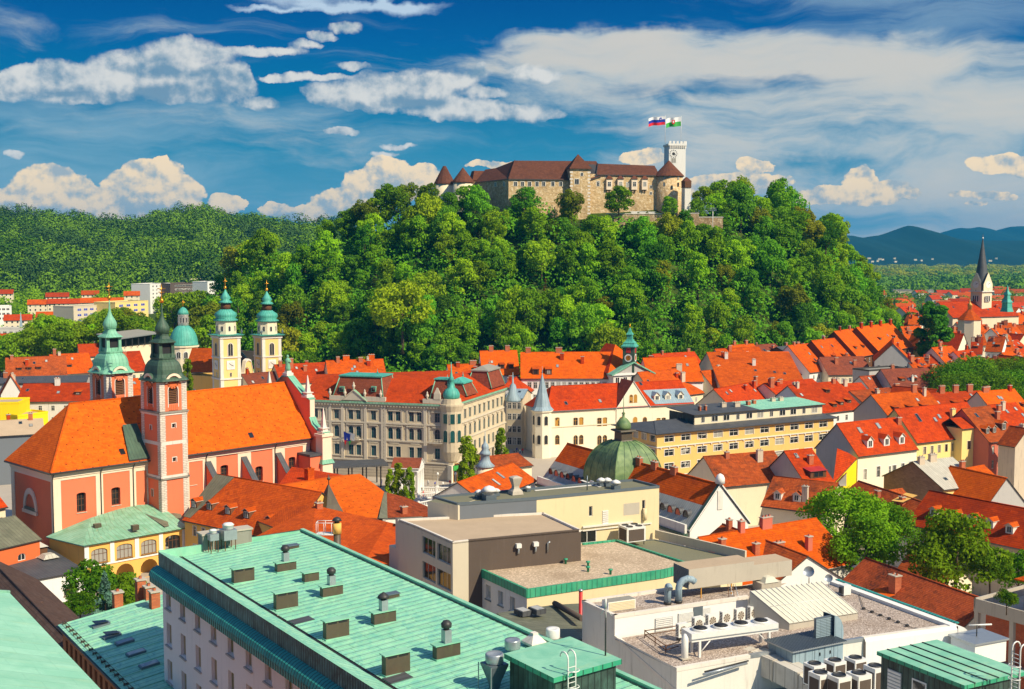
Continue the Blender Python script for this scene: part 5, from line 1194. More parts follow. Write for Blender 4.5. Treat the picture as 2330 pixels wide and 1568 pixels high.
m.slab([[GP(q0,p1,35),GP(q0+46,p1,35),GP(q0+46,p1-7,37.2),GP(q0+3,p1-7,37.2)],[GP(q0,p1-14,35),GP(q0,p1,35),GP(q0+3,p1-7,37.2)],[GP(q0+46,p1-14,35),GP(q0,p1-14,35),GP(q0+3,p1-7,37.2),GP(q0+46,p1-7,37.2)]],.3,'copper_near','copper_near');m.tube([GP(q0,p1,35.02),GP(q0+3,p1-7,37.25)],.13,'copper_near',6);m.build('roof',root)
q0, pr=qp(GZ(0,1303,17));_, pe=qp(GZ(87,1317,13));qe=qp(GZ(87,1317,13))[0];root=thing('shingle_house','long building with a dark brown shingle roof at the left edge','house',GP(qe+25,pr,GR));W=MB();W.obox(GP(qe+.4,pe-.4,GR),g_*72,p_*-(2*(pe-pr)-.8),(0,0,12.8-GR),'white_old');W.build('wall',root)
m=MB();dp=pe-pr;m.slab([[GP(qe,pe,12.9),GP(qe,pr,17.4),GP(qe+75,pr,17.4),GP(qe+75,pe,12.9)],[GP(qe,pr,17.4),GP(qe,pr-dp,12.9),GP(qe+75,pr-dp,12.9),GP(qe+75,pr,17.4)]],.25,'shingle','gutter');m.tube([GP(qe,pr,17.42),GP(qe+75,pr,17.42)],.13,'shingle',5);m.build('roof',root)
for u, v in((25,1325),(40,1346),(60,1368),(82,1390),(101,1412),(123,1437),(148,1463),(92,1382),(110,1419)):
 t=.3;c=GZ(u,v,15.6);m=MB();m.box(c-Vector((0,0,.6)),.3,.3,1.1,'shingle',RZP);m.box(c+Vector((0,0,.5)),.55,.3,.16,'shingle',RZP);m.build('roof_pipe',root)
c0=GZ(131,1422,20);q0, p0=qp(c0);rise=.13
root=thing('skylight_house','green copper roof with five skylights above an orange brick wall','house',GP(q0+16,p0+6,GR));f=Fac(GP(q0+.3,p0+.4,0),GP(q0+34,p0+.4,0));W=MB()
ops=[(f.L*0+1.6+1.75*k,14.6,.9,4.2,0)for k in range(16)];wall(W,f,0,f.L,GR,19.9,'terracotta',ops,.45)
fb=Fac(GP(q0+.3,p0+17,0),GP(q0+.3,p0+.4,0));wall(W,fb,0,fb.L,GR,19.9,'terracotta');W.build('wall',root)
for o in ops:window(root,f,*o[:4],nx=1,ny=2,fm='zinc',rec=.4)
R_=MB();pl=lambda q, p:GP(q,p,20+(p-p0)*rise);R_.slab([[pl(q0,p0),pl(q0+34,p0),pl(q0+34,p0+18),pl(q0,p0+18)]],.3,'copper','copper_teal')
for k in range(18):R_.obox(pl(q0+.3+k*1.9,p0+.4),g_*.05,pl(q0,p0+17.8)-pl(q0,p0+.2),(0,0,.06),'copper_blank')
R_.build('roof',root);sg=MB()
for dd in(.45,.7):sg.tube([pl(q0,p0+dd)+Vector((0,0,.22)),pl(q0+34,p0+dd)+Vector((0,0,.22))],.03,'copper_brown',5)
for k in range(24):sg.obox(pl(q0+.4+1.4*k,p0+.35),g_*.05,p_*.45,(0,0,.25),'copper_brown')
sg.tube([pl(q0,p0-.08)-Vector((0,0,.12)),pl(q0+34,p0-.08)-Vector((0,0,.12))],.1,'gutter',6);sg.build('snow_guard',root)
def shit(u,v):
 r=ray(u,v);n_=g_.cross(pl(0,1)-pl(0,0)).normalized();t=(pl(q0,p0)-Vector((0,0,H))).dot(n_)/r.dot(n_);return Vector((0,0,H))+r*t
for u, v, op in((228,1424,1),(253,1449,1),(282,1463,0),(308,1488,0),(338,1515,0)):
 c=shit(u,v);m=MB();up=(pl(0,1)-pl(0,0)).normalized();m.obox(c-g_*.5-up*.8,g_*1.0,up*1.7,(0,0,.2),'zinc_dark');k=m.build('skylight',root);m=MB()
 if op:m.obox(c-g_*.45-up*.7+Vector((0,0,.55)),g_*.9,up*1.4+Vector((0,0,-.3)),(0,0,.06),'pane')
 else:m.obox(c-g_*.42-up*.7+Vector((0,0,.2)),g_*.84,up*1.5,(0,0,.03),'pane_light')
 m.build('pane',k)
for u, v, h in((268,1379,1.6),(320,1358,2.0),(339,1362,1.4),(352,1382,1.8)):
 c=shit(u,v);chimney(root,c,.9,.9,h,RZP,'brick')
A, B=GZ(91,1317,0.6), GZ(192,1298,0.6);fA=Fac(A,B);A2=fA.p(-16,0.6);
h=house('low white house with skylights on a flat grey roof beside the church',A2,B,.6,22,2.2,'metal_grey','white','shed',ops=[(fA.px(107,1335)[0]+16,-3.6,2.4,1.7,1),(fA.px(160,1327)[0]+16,-3.4,2.4,1.9,1)],wfm='wood_brown',wsill='wood_brown',split=True,ov=.3)
for u, v in((21,1283),(84,1264)):
 c=PY(u,v,222);c.z=2.0;m=MB();m.box(c-Vector((0,0,.6)),3.0,2.4,1.5,'wood_brown',CHF.rz);k=m.build('skylight',h.root);m=MB();m.square(c+Vector((0,0,.9)),[(1.6,0),(.15,1.1)],'pane_light',CHF.rz);m.build('pane',k)
for u, v in((61,1283),(110,1279)):
 c=PY(u,v,219);c.z=1.6;m=MB();m.square(c,[(1.5,0),(.8,.7)],'metal_pale',CHF.rz);m.build('skylight',h.root)
A, B=GZ(-40,1253,5.2), GZ(90,1223,5.2)
house('red lean-to with an old copper roof against the church end',A,B,5.0,7.5,8.4,'metal_old','orange_wall','shed',ov=.4,ops=[(Fac(A,B).px(49,1248)[0],1.7,1.6,1.3,.6)],split=True)
PH('pale yellow house with an orange roof at the far left edge',-60,1165,12,1150,9,16,15,'tile_red','cream',rows=((2.2,4),(5.6,4)),side=((2.2,3,1.1,1.7),))
A, B=GZ(420,1177,6.2), GZ(655,1226,6.2)
h=house('monastery wing with dark orange tiles and five small dormers',A,B,6.0,17,13.4,'tile_monastery','yellow','gable',rows=((1.2,10,(.9,1.9)),(4.8,10,(.9,1.9))),split=True,trim='stone_white')
mz=h.f
for u, v in((441,1156),(476,1161),(518,1171),(560,1180),(612,1197)):
 a, z=mz.px(u,v);r=ray(u,v);s_=h.on(0,.24);tt=.25
 for it in range(12):
  p=h.on(.5,tt);uu=mz.off(-((p-mz.A).dot(-mz.n))).px(u,v);tt+=(uu[1]-p.z)*.03
 dormer(h,uu[0]/mz.L,max(.12,min(.6,tt)),1.75,1.55,'gable','tile_orange','wood_brown',.5)
m=MB();m.slab([[h.on(-.02,0.02)+Vector((0,0,.06)),h.on(.05,0.02)+Vector((0,0,.06)),h.on(.17,1)+Vector((0,0,.1)),h.on(-.02,1)+Vector((0,0,.1))]],.1,'metal_old','gutter');m.build('roof_valley',h.root)
def skirt(label,polys,roofm,wallm,name='house',cat='house',zb=GR,th=.25):
 """roof made of free polygons (pixel, pixel, depth) with walls dropped from its outline"""
 P=[[PY(*q)for q in poly]for poly in polys];allp=[q for p in P for q in p];c=sum(allp,Vector())/len(allp);root=thing(name,label,cat,(c.x,c.y,zb))
 r=MB()
 for k, p in enumerate(P):r.slab([p],th,roofm if isinstance(roofm,str)else roofm[k%len(roofm)],'gutter')
 r.build('roof',root);w=MB();cnt={};key=lambda p:(round(p.x,1),round(p.y,1))
 for p in P:
  for a, b in zip(p,p[1:]+p[:1]):cnt.setdefault(frozenset((key(a),key(b))),[]).append((a,b))
 for es in cnt.values():
  if len(es)==1:
   a, b=es[0];ia, ib=a+(c-a)*.03, b+(c-b)*.03;w.face([(ia.x,ia.y,zb),(ib.x,ib.y,zb),(ib.x,ib.y,b.z-.2),(ia.x,ia.y,a.z-.2)],wallm)
 w.build('wall',root);return root, r
o, _=skirt('broad bright orange hipped roof in front of the church',[[(629,1152,227),(705,1168,226),(728,1092,241),(634,1106,234)],[(705,1168,226),(858,1180,224),(874,1119,240),(819,1078,250),(728,1092,241)],[(634,1106,234),(728,1092,241),(819,1078,250),(874,1119,240),(850,1100,262),(660,1090,262)]],'tile_church','white_old')
o2, _=skirt('orange roofed wing reaching from the church to the bright hipped roof',[[(632,1106,238),(745,1095,246),(790,1082,254),(664,1062,260)]],'tile_red','pink')
c=PY(704,1092,246);chimney(o2,c-Vector((0,0,.6)),1.6,1.3,3.0,CHF.rz,'tile_orange','tile_orange')
o3, _=skirt('dark red roof behind the white railing of the rusty flue',[[(560,1232,190),(700,1290,172),(790,1246,190),(883,1188,209),(718,1150,214)],[(640,1206,206),(718,1150,214),(629,1154,226),(585,1185,222)]],'tile_monastery','yellow')
o4, _=skirt('weathered red roof sloping down to the beige office block',[[(790,1246,190),(883,1188,209),(980,1210,205),(960,1300,176),(800,1330,160)]],'tile_monastery','yellow')
o5, _=skirt('dark red roof with a skylight right of the bright hipped roof',[[(876,1178,228),(980,1176,234),(972,1152,244),(922,1131,250),(878,1120,246)]],'tile_dark','white_old')
for oo, u, v, d, h_ in((o5,919,1170,233,1.6),(o3,726,1168,212,2.0)):chimney(oo,PY(u,v,d),1.1,1.0,h_,.6,'brick')
m=MB();m.slab([[PY(862,1178,223),PY(882,1180,226),PY(880,1120,244),PY(873,1119,242)]],.2,'metal_old','gutter');m.build('roof_valley',o5)
m=MB();m.slab([[PY(905,1186,205),PY(975,1190,214),PY(960,1175,222),PY(900,1178,214)]],.2,'metal_old','gutter');m.build('roof_valley',o4)
m=MB();p=PY(748,1168,222);t=PY(748,1096,222);b2=30/FL*222;m.square(Vector((p.x,p.y,p.z-1.2)),[(b2*1.05,0),(b2*.55,(t.z-p.z)*.5),(.12,t.z-p.z+.6)],'copper_brown',.75);o=thing('turret_roof','pointed green grey turret roof with a ball rising from the orange roofs','turret',(p.x,p.y,p.z-1.2));m.build('pyramid',o);m=MB();m.lathe((t.x,t.y,t.z-.6),[(.1,0),(.1,.8),(.32,1.0),(.34,1.25),(.1,1.5),(.04,2.0)],'copper_brown',8);m.build('finial',o)
# ---------- flat roofed office blocks in the centre foreground
def poly(pts,z):return[GZ(u,v,z)for u,v in pts]
def block(root,P,z0,z1,wallm,roofm,par=0.45,parm=None,pw=0.35,nm='wall'):
 """flat roofed body on a free outline (counter-clockwise from above) with a parapet"""
 P=[Vector((p[0],p[1],0))for p in P]
 if sum(a.x*b.y-b.x*a.y for a,b in zip(P,P[1:]+P[:1]))<0:P=P[::-1]
 c=sum(P,Vector())/len(P);m=MB();n=len(P)
 ins=[]
 for k in range(n):
  a=(P[k]-P[k-1]).normalized();b=(P[(k+1)%n]-P[k]).normalized();na, nb=Vector((-a.y,a.x,0)), Vector((-b.y,b.x,0));bi=(na+nb);bi=bi/max(.3,bi.dot(na)**1);ins.append(P[k]+bi*pw)
 up=lambda p, z:Vector((p.x,p.y,z))
 for k in range(n):
  a, b=P[k], P[(k+1)%n];m.face([up(a,z0),up(b,z0),up(b,z1),up(a,z1)],wallm)
 m.build(nm,root)
 r=MB();r.face([up(p,z1-par)for p in ins],roofm);pm=parm or wallm
 for k in range(n):
  a, b, ia, ib=P[k], P[(k+1)%n], ins[k], ins[(k+1)%n]
  r.face([up(a,z1),up(b,z1),up(ib,z1),up(ia,z1)],pm);r.face([up(ia,z1),up(ib,z1),up(ib,z1-par),up(ia,z1-par)],pm)
 r.build('roof',root);return P
root=thing('office_block','beige stepped office block with flat sand coloured roofs','building',GZ(1150,1230,18)*1.0)
root.location.z=GR
P1=poly([(905,1183),(946,1198),(1030,1235),(1066,1231),(1322,1207),(1237,1168)],20)
f=Fac(P1[1],P1[2]);ops=[]
W=MB()
for(u0,v0,u1,v1)in((951,1233,1022,1300),):pass
wz=f.px(985,1247)[1]
ops=[(2.0+2.0,17.0-.2,3.9,2.3,0),(8.4,17.0-.2,3.9,2.3,0),(4.0,13.3,3.9,2.3,0),(8.4,13.3,3.9,2.3,0),(4.0,9.8,3.9,2.3,0),(8.4,9.8,3.9,2.3,0)]
wall(W,f,0,f.L,GR,20,'beige_panel',ops,.3)
for a, b in zip(P1,P1[1:]+P1[:1]):
 if a is P1[1]:continue
 W.face([(a.x,a.y,GR),(b.x,b.y,GR),(b.x,b.y,20),(a.x,a.y,20)],'brown_panel' if a is P1[3]else 'beige_panel')
for k in range(1,6):W.obox(f.p(f.L*k/6-.02,GR,.012),f.e*.04,f.n*-.01,(0,0,24.4),'concrete')if k not in(2,4)else None
W.build('wall',root)
for o in ops:window(root,f,*o[:4],fm='zinc',gm='pane',nx=3,rec=.25)
r=MB();r.face([(p.x,p.y,19.85)for p in P1],'roof_sand')
for a, b in zip(P1,P1[1:]+P1[:1]):
 e=(b-a);n=Vector((e.y,-e.x,0)).normalized();r.obox(Vector((a.x,a.y,19.8)),e,n*-.3 if n.dot(a-root.location)>0 else n*.3,(0,0,.35),'stone_white' if a is not P1[3]else 'brown_panel')
r.build('roof',root)
b1=poly([(862,1241),(892,1232),(947,1252),(930,1275)],15);m=MB();fl_=Fac(f.p(-6.6,0),f.p(0,0));wall(m,fl_,0,6.6,GR,20,'beige_panel',[(4.0,15.6,1.9,2.4,0)],.3);m.obox(fl_.p(-2.2,GR,0),fl_.e*2.2,fl_.n*-6,(0,0,20.0),'beige_panel');m.build('wall',root);window(root,fl_,4.0,15.6,1.9,2.4,fm='zinc',nx=1,ny=2,rec=.25)
for u, v in((1178,1242),(1217,1238)):
 ff=Fac(P1[3],P1[4]);a, z=ff.px(u,v);m=MB();m.obox(ff.p(a-.35,z-.2,.6),ff.e*.7,ff.n*-.6,(0,0,.55),'white_metal');m.tube([ff.p(a,z-.2,.35),ff.p(a,z-.9,.3),ff.p(a,z-1.1,.05)],.14,'zinc',6);m.build('wall_vent',root)
ff=Fac(P1[3],P1[4]);a, z=ff.px(1245,1240);m=MB();m.tube([ff.p(a,z-.9,.2),ff.p(a,z+.3,.2),ff.p(a+.3,z+.5,.3)],.12,'zinc',6);m.build('wall_vent',root)
P2=poly([(1056,1277),(1199,1341),(1512,1296),(1570,1282),(1402,1228),(1325,1236)],16)
f2=Fac(P2[0],P2[1]);f3=Fac(P2[1],P2[2]);W=MB();ops=[]
for u, v in((1083,1338),(1108,1350),(1136,1364),(1163,1378)):a, z=f2.px(u+3,v+14);ops.append((a,z,1.25,1.9,0))
wall(W,f2,0,f2.L,GR,15.0,'white_old',ops,.4);wall(W,f3,0,f3.L,GR,15.0,'buff')
for a, b in zip(P2[2:],P2[3:]+P2[:1]):W.face([(a.x,a.y,GR),(b.x,b.y,GR),(b.x,b.y,15),(a.x,a.y,15)],'buff')
W.build('wall',root)
for o in ops:window(root,f2,*o[:4],fm='frame_white',gm='pane_light',nx=1,rec=.35,sill='zinc_dark')
r=MB();r.face([(p.x,p.y,15.75)for p in P2],'roof_grit')
for k, (a,b)in enumerate(zip(P2,P2[1:]+P2[:1])):
 if k==5:continue
 e=b-a;n=Vector((e.y,-e.x,0)).normalized();r.obox(Vector((a.x,a.y,14.9))+n*.12,e,n*-.35,(0,0,1.12),'copper_sat')
r.build('roof',root)
for(u,v)in((1242,1262),(1287,1266),(1287,1279),(1338,1285),(1338,1297),(1389,1303)):
 c=GZ(u,v+4,15.75);m=MB();m.lathe(c,[(.16,0),(.16,.55),(.3,.56),(.3,.72),(.05,.75)],'copper_sat',10);m.build('roof_pipe',root)
c=GZ(1125,1293,15.75);m=MB();m.lathe(c,[(.3,0),(.3,.35),(.1,.37)],'white_old',8);m.build('roof_pipe',root)
ZT=22.2;P3=poly([(1040,1146),(1221,1133),(1500,1106),(1442,1091),(985,1130)],ZT)
f4=Fac(P3[1],P3[2]);W=MB();ops=[]
for(u0,v0,u1,v1)in((1340,1152,1348,1175),(1461,1138,1468,1162)):ops.append((*rect_px(f4,u0,v0,u1,v1),0))
wall(W,f4,0,f4.L,GR,ZT,'buff',ops,.2);W.face([(P3[0].x,P3[0].y,15),(P3[1].x,P3[1].y,15),(P3[1].x,P3[1].y,ZT),(P3[0].x,P3[0].y,ZT)],'grey_panel')
for a, b in((P3[2],P3[3]),(P3[3],P3[4]),(P3[4],P3[0])):W.face([(a.x,a.y,GR),(b.x,b.y,GR),(b.x,b.y,ZT),(a.x,a.y,ZT)],'beige_panel')
W.build('wall',root)
for o in ops:window(root,f4,*o[:4],nx=1,rec=.15)
r=MB();r.face([(p.x,p.y,ZT-.25)for p in P3],'roof_olive')
for a, b in zip(P3,P3[1:]+P3[:1]):
 e=b-a;n=Vector((e.y,-e.x,0)).normalized();r.obox(Vector((a.x,a.y,ZT-.3))+n*.06,e,n*-.3,(0,0,.38),'zinc_dark')
a_, z_=f4.px(1365,1140)
r.obox(f4.p(f4.L*.12,ZT-.2,-5.5),f4.e*12,f4.n*-.5,(0,0,.06),'white_old');r.obox(f4.p(f4.L*.6,ZT-.2,-4),f4.e*.5,f4.n*-6,(0,0,.06),'white_old');r.build('roof',root)
m=MB();m.obox(f4.p(f4.px(1325,1120)[0],17.0,.05),f4.e*8.6,f4.n*.25,(0,0,.25),'white_old');m.obox(f4.p(f4.px(1325,1120)[0],16.5,.05),f4.e*12.0,f4.n*.2,(0,0,.16),'white_old');m.tube([f4.p(f4.px(1465,1120)[0],17.2,.3),f4.p(f4.px(1465,1120)[0],19.0,.3)],.3,'buff',8);m.build('wall_duct',root)
a, z=f4.px(1437,1158);m=MB();m.obox(f4.p(a-1.4,z-.9,.02),f4.e*2.8,f4.n*-.02,(0,0,1.8),'concrete');m.build('wall_patch',root)
a, z=f4.px(1377,1196);m=MB()
for k in range(8):m.obox(f4.p(a-.5,z+.3*k,.1),f4.e*1.0,f4.n*-.1,(0,0,.2),'white_metal')
m.build('louvre',root);window(root,f4,f4.px(1335,1220)[0],f4.px(1335,1235)[1],3.2,2.0,rec=-.05)
P4=poly([(972,1140),(1040,1146),(1000,1128)],ZT);m=MB();Bq=Vector((P4[0].x,P4[0].y,0));
A4, B4=GZ(973,1141,ZT-.2), GZ(1042,1150,ZT-.2);f5=Fac(A4,B4);m.obox(f5.p(0,GR,0),f5.e*f5.L,f5.n*-6.0,(0,0,ZT-.2-GR),'beige_panel',top='roof_olive');m.build('wall',root)
P5=poly([(1402,1229),(1490,1227),(1690,1272),(1640,1300),(1565,1283)],14.3);block(root,P5,GR,14.3,'buff','roof_olive',.1,'zinc_dark')
m=MB();a, b=GZ(1490,1225,14.3), GZ(1695,1274,14.3);e=b-a;m.obox(a,e,Vector((e.y,-e.x,0)).normalized()*-.35,(0,0,1.3),'beige_panel');m.build('parapet',root)
def cond(lab,c,w,d,h,rz,fans,legs=.5,grp=None,nm='cooling_unit'):
 c=Vector(c);o=thing(nm,lab,'cooling unit',c,grp);m=MB();m.box(c+Vector((0,0,legs)),w,d,h,'white_metal',rz);m.build('casing',o);e=Vector((math.cos(rz),math.sin(rz),0));n=Vector((e.y,-e.x,0))
 k=MB();k.obox(c-e*w*.42+n*(d/2+.01)+Vector((0,0,legs+.12)),e*w*.84,n*-.02,(0,0,h*.8),'brown_panel');k.obox(c-e*(w/2+.01)+n*d*.4+Vector((0,0,legs+.12)),n*-d*.8,e*.02,(0,0,h*.8),'brown_panel');k.build('grille',o)
 for i in range(fans[0]):
  for j in range(fans[1]):
   q=c+e*w*((i+.5)/fans[0]-.5)+n*d*((j+.5)/fans[1]-.5)+Vector((0,0,legs+h));r=min(w/fans[0],d/fans[1])*.4;k=MB();k.lathe(q,[(r,0),(r,.1),(r*.9,.1),(r*.9,.03),(.02,.03)],'dark_metal',14);k.build('fan',o)
 for sx in(-1,1):
  for sy in(-1,1):
   if legs:k=MB();q=c+e*sx*w*.45+n*sy*d*.42;k.box(q,.1,.1,legs,'dark_metal',rz);k.build('leg',o)
 return o
cond('big white rooftop cooling unit against the buff wall',GZ(1440,1243,14.4)+Vector((0,1.5,0)),3.2,2.6,2.2,f4.rz,(2,2),.6)
for k, (u,v,s,lab)in enumerate(((1090,1133,.9,'drum vent at the left end of the buff block roof'),(1113,1137,1.5,'low domed vent on a square curb on the buff block roof'),(1129,1128,.8,'white domed vent next to the tall funnel on the buff block roof'),(1201,1118,.6,'small white box vent right of the tall funnel on the buff block roof'),(1368,1106,.95,'leftmost white domed vent of the cluster on the buff block roof'),(1382,1106,.95,'middle white domed vent of the cluster on the buff block roof'),(1401,1112,1.0,'white domed vent set apart at the right of the buff block roof'))):
 c=GZ(u,v,ZT-.2);m=MB();m.box(c,s*1.1,s*1.1,s*.5,'zinc_dark',f4.rz);m.lathe(c,[(s*.55,s*.5),(s*.55,s*.9),(s*.85,s*.92),(s*.45,s*1.25),(.05,s*1.4)],'white_metal',14);single('roof_vent',m,lab,'roof vent',c,'vents on the buff block')
c=GZ(1173,1124,ZT-.2);m=MB();m.square(c,[(.9,0),(.8,.5),(.45,.9),(.42,1.2),(.75,2.3),(.78,2.5),(.4,2.7)],'concrete',f4.rz);single('roof_funnel',m,'tall pale funnel shaped chimney on the buff block roof','chimney',c)
c=GZ(1336,1115,ZT-.2);m=MB();m.tube([c,c+Vector((0,0,2.2))],.09,'zinc_dark',6);single('roof_mast',m,'thin grey mast pipe near the front edge of the buff block roof','pipe',c)
# ---------- white building with gravel roofs and machines
root=thing('gravel_roof_building','white building with gravel roofs crowded with cooling machines','building',(28,122,GR))
PU=poly([(1325,1367),(1399,1401),(1702,1357),(1790,1322),(1520,1338)],22);PL=poly([(1399,1450),(1540,1521),(1707,1491),(1965,1452),(2174,1423),(1900,1323),(1760,1340),(1700,1400)],19.9)
fU=Fac(PU[1],PU[2]);fL0=Fac(PU[0],Vector((PL[1].x,PL[1].y,0)))
m=MB();c_=lambda p, z:Vector((p.x,p.y,z))
q=[PU[0],PU[1],PL[1]]
W=MB();f6=Fac(PU[0],PU[1]);wall(W,f6,0,f6.L,GR,22,'white_old');f7=Fac(PU[1],PL[1]);wo=[(*rect_px(f7,1489,1546,1500,1566),0)];wall(W,f7,0,f7.L,GR,19.9,'white_old',[(f7.L*.62,14.6,1.2,1.0,0)],.2)
W.face([c_(PU[1],19),c_(PU[2],19),c_(PU[2],22),c_(PU[1],22)],'white');W.face([c_(PL[1],GR),c_(PL[2],GR),c_(PL[2],19.9),c_(PL[1],19.9)],'white_old');W.face([c_(PL[2],GR),c_(PL[3],GR),c_(PL[3],19.9),c_(PL[2],19.9)],'white_old');W.face([c_(PU[4],GR),c_(PU[0],GR),c_(PU[0],22),c_(PU[4],22)],'white_old')
W.face([c_(PL[4],GR),c_(PL[5],GR),c_(PL[5],19.9),c_(PL[4],19.9)],'white_old');W.build('wall',root);window(root,f7,f7.L*.62,14.6,1.2,1.0,nx=1,rec=.15)
R_=MB();R_.face([c_(p,21.75)for p in PU],'gravel');R_.face([c_(p,19.7)for p in PL],'gravel')
def kerb(a,b,z,w=.4,h=.3,mat='stone_white'):
 e=b-a;n=Vector((e.y,-e.x,0)).normalized();R_.obox(c_(a,z-h)+n*.05-e.normalized()*.05,e+e.normalized()*.1,n*-w,(0,0,h+.06),mat)
kerb(PU[0],PU[1],22);kerb(PU[1],PU[2],22);kerb(PU[4],PU[0],22);kerb(PU[1],PL[1],19.95);kerb(PL[1],PL[2],19.9);kerb(PL[2],PL[3],19.9,mat='zinc');kerb(PL[3],PL[4],19.9,.5,.35);kerb(PL[4],PL[5],20.0,.9,.5,'white')
e=(PL[5]-PL[4]);n=Vector((e.y,-e.x,0)).normalized();R_.obox(c_(PL[4],20.06)+n*.5,e,n*-.45,(0,0,.1),'copper_teal');R_.build('roof',root)
F_=MB();fr_=Fac(PL[3],PL[4]);n=fr_.n
prof=[(0,19.9),(.15,19.9),(.35,19.6),(.4,18.2),(.4,17.4)]
for(a,b)in zip(prof,prof[1:]):F_.face([fr_.p(0,a[1],a[0]),fr_.p(0,b[1],b[0]),fr_.p(fr_.L,b[1],b[0]),fr_.p(fr_.L,a[1],a[0])],'white')
pc=fr_.p(fr_.L,0,0)
for k in range(6):
 t0, t1=k/6*1.57, (k+1)/6*1.57;q=lambda t, d:fr_.p(fr_.L+1.6*math.sin(t),18.3+1.6*math.cos(t),d)
 F_.face([q(t0,.4),q(t0,-1.0),q(t1,-1.0),q(t1,.4)],'white');F_.face([fr_.p(fr_.L,18.3,.4),q(t0,.4),q(t1,.4)],'white')
F_.obox(fr_.p(fr_.L,12,.4),fr_.e*1.6,fr_.n*-1.4,(0,0,6.3),'white');F_.obox(fr_.p(0,12,.38),fr_.e*fr_.L,fr_.n*-.3,(0,0,5.4),'white');F_.build('fascia',root)
G_=MB();a, b, c, d=GZ(1706,1345,23), GZ(1868,1324,23), GZ(1952,1394,20.4), GZ(1796,1419,20.4);G_.slab([[d,c,b,a]],.12,'glasshouse','zinc');G_.face([a,d,c_(d,19.6),c_(a,19.6)],'glasshouse');G_.face([d,c,c_(c,19.6),c_(d,19.6)],'concrete');G_.face([b,a,c_(a,19.6),c_(b,19.6)],'concrete');G_.face([c,b,c_(b,19.6),c_(c,19.6)],'zinc')
for k in range(15):
 t=k/14;p0, p1=a+(b-a)*t, d+(c-d)*t;G_.tube([p0+Vector((0,0,.06)),p1+Vector((0,0,.06))],.045,'white_metal',4)
for t in(.5,):G_.tube([a+(d-a)*t+Vector((0,0,.05)),b+(c-b)*t+Vector((0,0,.05))],.03,'white_metal',4)
G_.build('glass_roof',root)
for u, v, w, h, lab in((1510,1422,2.1,1.55,0),(1560,1405,1.9,1.0,0),(1606,1393,1.0,.9,0)):
 a, z=fU.px(u,v);m=MB();m.obox(fU.p(a-w/2,z-h/2,.06),fU.e*w,fU.n*-.06,(0,0,h),'zinc')
 for k in range(8):m.obox(fU.p(a-w/2+.06,z-h/2+.06+k*h/8,.1),fU.e*(w-.12),fU.n*-.04,(0,0,h/14),'white_metal')
 m.build('louvre',root)
a, z=fU.px(1588,1397);m=MB();m.obox(fU.p(a-.55,z-.75,.1),fU.e*1.1,fU.n*-.1,(0,0,1.5),'zinc_dark');m.build('service_door',root)
def bar(m,a,b,r=.04,mat='zinc'):m.tube([a,b],r,mat,5)
b_=GZ(1667,1400,20);m=MB()
for s in(-.28,.28):bar(m,b_+Vector((s,0,0)),b_+Vector((s-.1,.9,3.1)),.035,'wood_brown');bar(m,b_+Vector((s+.9,.2,-.3)),b_+Vector((s+.1,.9,3.1)),.035,'zinc')
for k in range(8):bar(m,b_+Vector((-.28-.1*k/8,.9*k/8,.3+.34*k)),b_+Vector((.28-.1*k/8,.9*k/8,.3+.34*k)),.025)
single('step_ladder',m,'tall folding ladder leaning on the white roof wall','ladder',b_)
e=Vector((.91,.41,0)).normalized();n=Vector((e.y,-e.x,0));b_=GZ(1567,1341,22.9);o=thing('box_duct','long weathered beige air duct box with a louvred end on orange stands','air duct',b_+e*6);m=MB();q=Vector((b_.x,b_.y,22.9))
m.obox(q,e*8.2,n*-3.0,(0,0,2.1),'concrete',top='roof_sand');m.obox(q+e*8.2,e*5,n*-3.0,(0,0,1.7),'concrete',top='roof_sand');m.build('casing',o);m=MB()
for k in range(14):m.obox(q+e*-.08+n*-.1+Vector((0,0,.15+k*.135)),n*-2.8,e*.1,(0,0,.07),'zinc_dark')
m.obox(q+e*-.02+n*-.05,n*-2.9,e*.02,(0,0,2.1),'zinc_dark');m.build('louvre',o)
for k in(1.6,5.4):m=MB();m.box(q+e*k+n*-.1-Vector((0,0,1.2)),.1,.1,1.2,'frame_ochre',.4);m.build('stand',o)
def bent(lab,u,v,d1,h,L,r):
 c=GZ(u,v,21.8);m=MB();pts=[c,c+Vector((0,0,h))]+[c+Vector((0,0,h))+d1*(L*(1-math.cos(t)))+Vector((0,0,L*math.sin(t)))for t in(.5,1.0,1.57,2.1,2.5)]
 m.tube(pts,r,'metal_blue',12);m.lathe(c,[(r*1.15,0),(r*1.15,.25)],'dark_metal',12);single('bent_pipe',m,lab,'vent pipe',c,'swan neck vent pipes')
bent('upright swan neck vent pipe with its mouth facing the camera',1519,1374,Vector((.1,-1,0)),1.5,.45,.36);bent('swan neck vent pipe bent over to the right',1544,1371,Vector((1,.25,0)),1.5,.95,.36)
c=GZ(1408,1385,21.8);o=thing('louvre_box','low cream louvred box on the corner of the gravel roof','vent box',c);m=MB();m.box(c,3.2,1.3,1.0,'white_metal',fU.rz,top='roof_grey');m.build('casing',o);m=MB();ffx=Fac(c-fU.e*1.6+fU.n*.66,c+fU.e*1.6+fU.n*.66)
for k in range(6):m.obox(ffx.p(.1,c.z+.08+.15*k,.04),ffx.e*3.0,ffx.n*-.05,(0,0,.08),'buff')
m.build('louvre',o)
m=MB();c=GZ(1745,1340,21.8);m.box(c,2.6,1.6,.9,'concrete',fU.rz);m.square(c+Vector((0,0,.9)),[(.9,0),(.5,.5),(.1,.6)],'glasshouse',fU.rz);single('roof_dome',m,'concrete curb with a plastic dome beside the box duct','skylight',c)
AC=[]
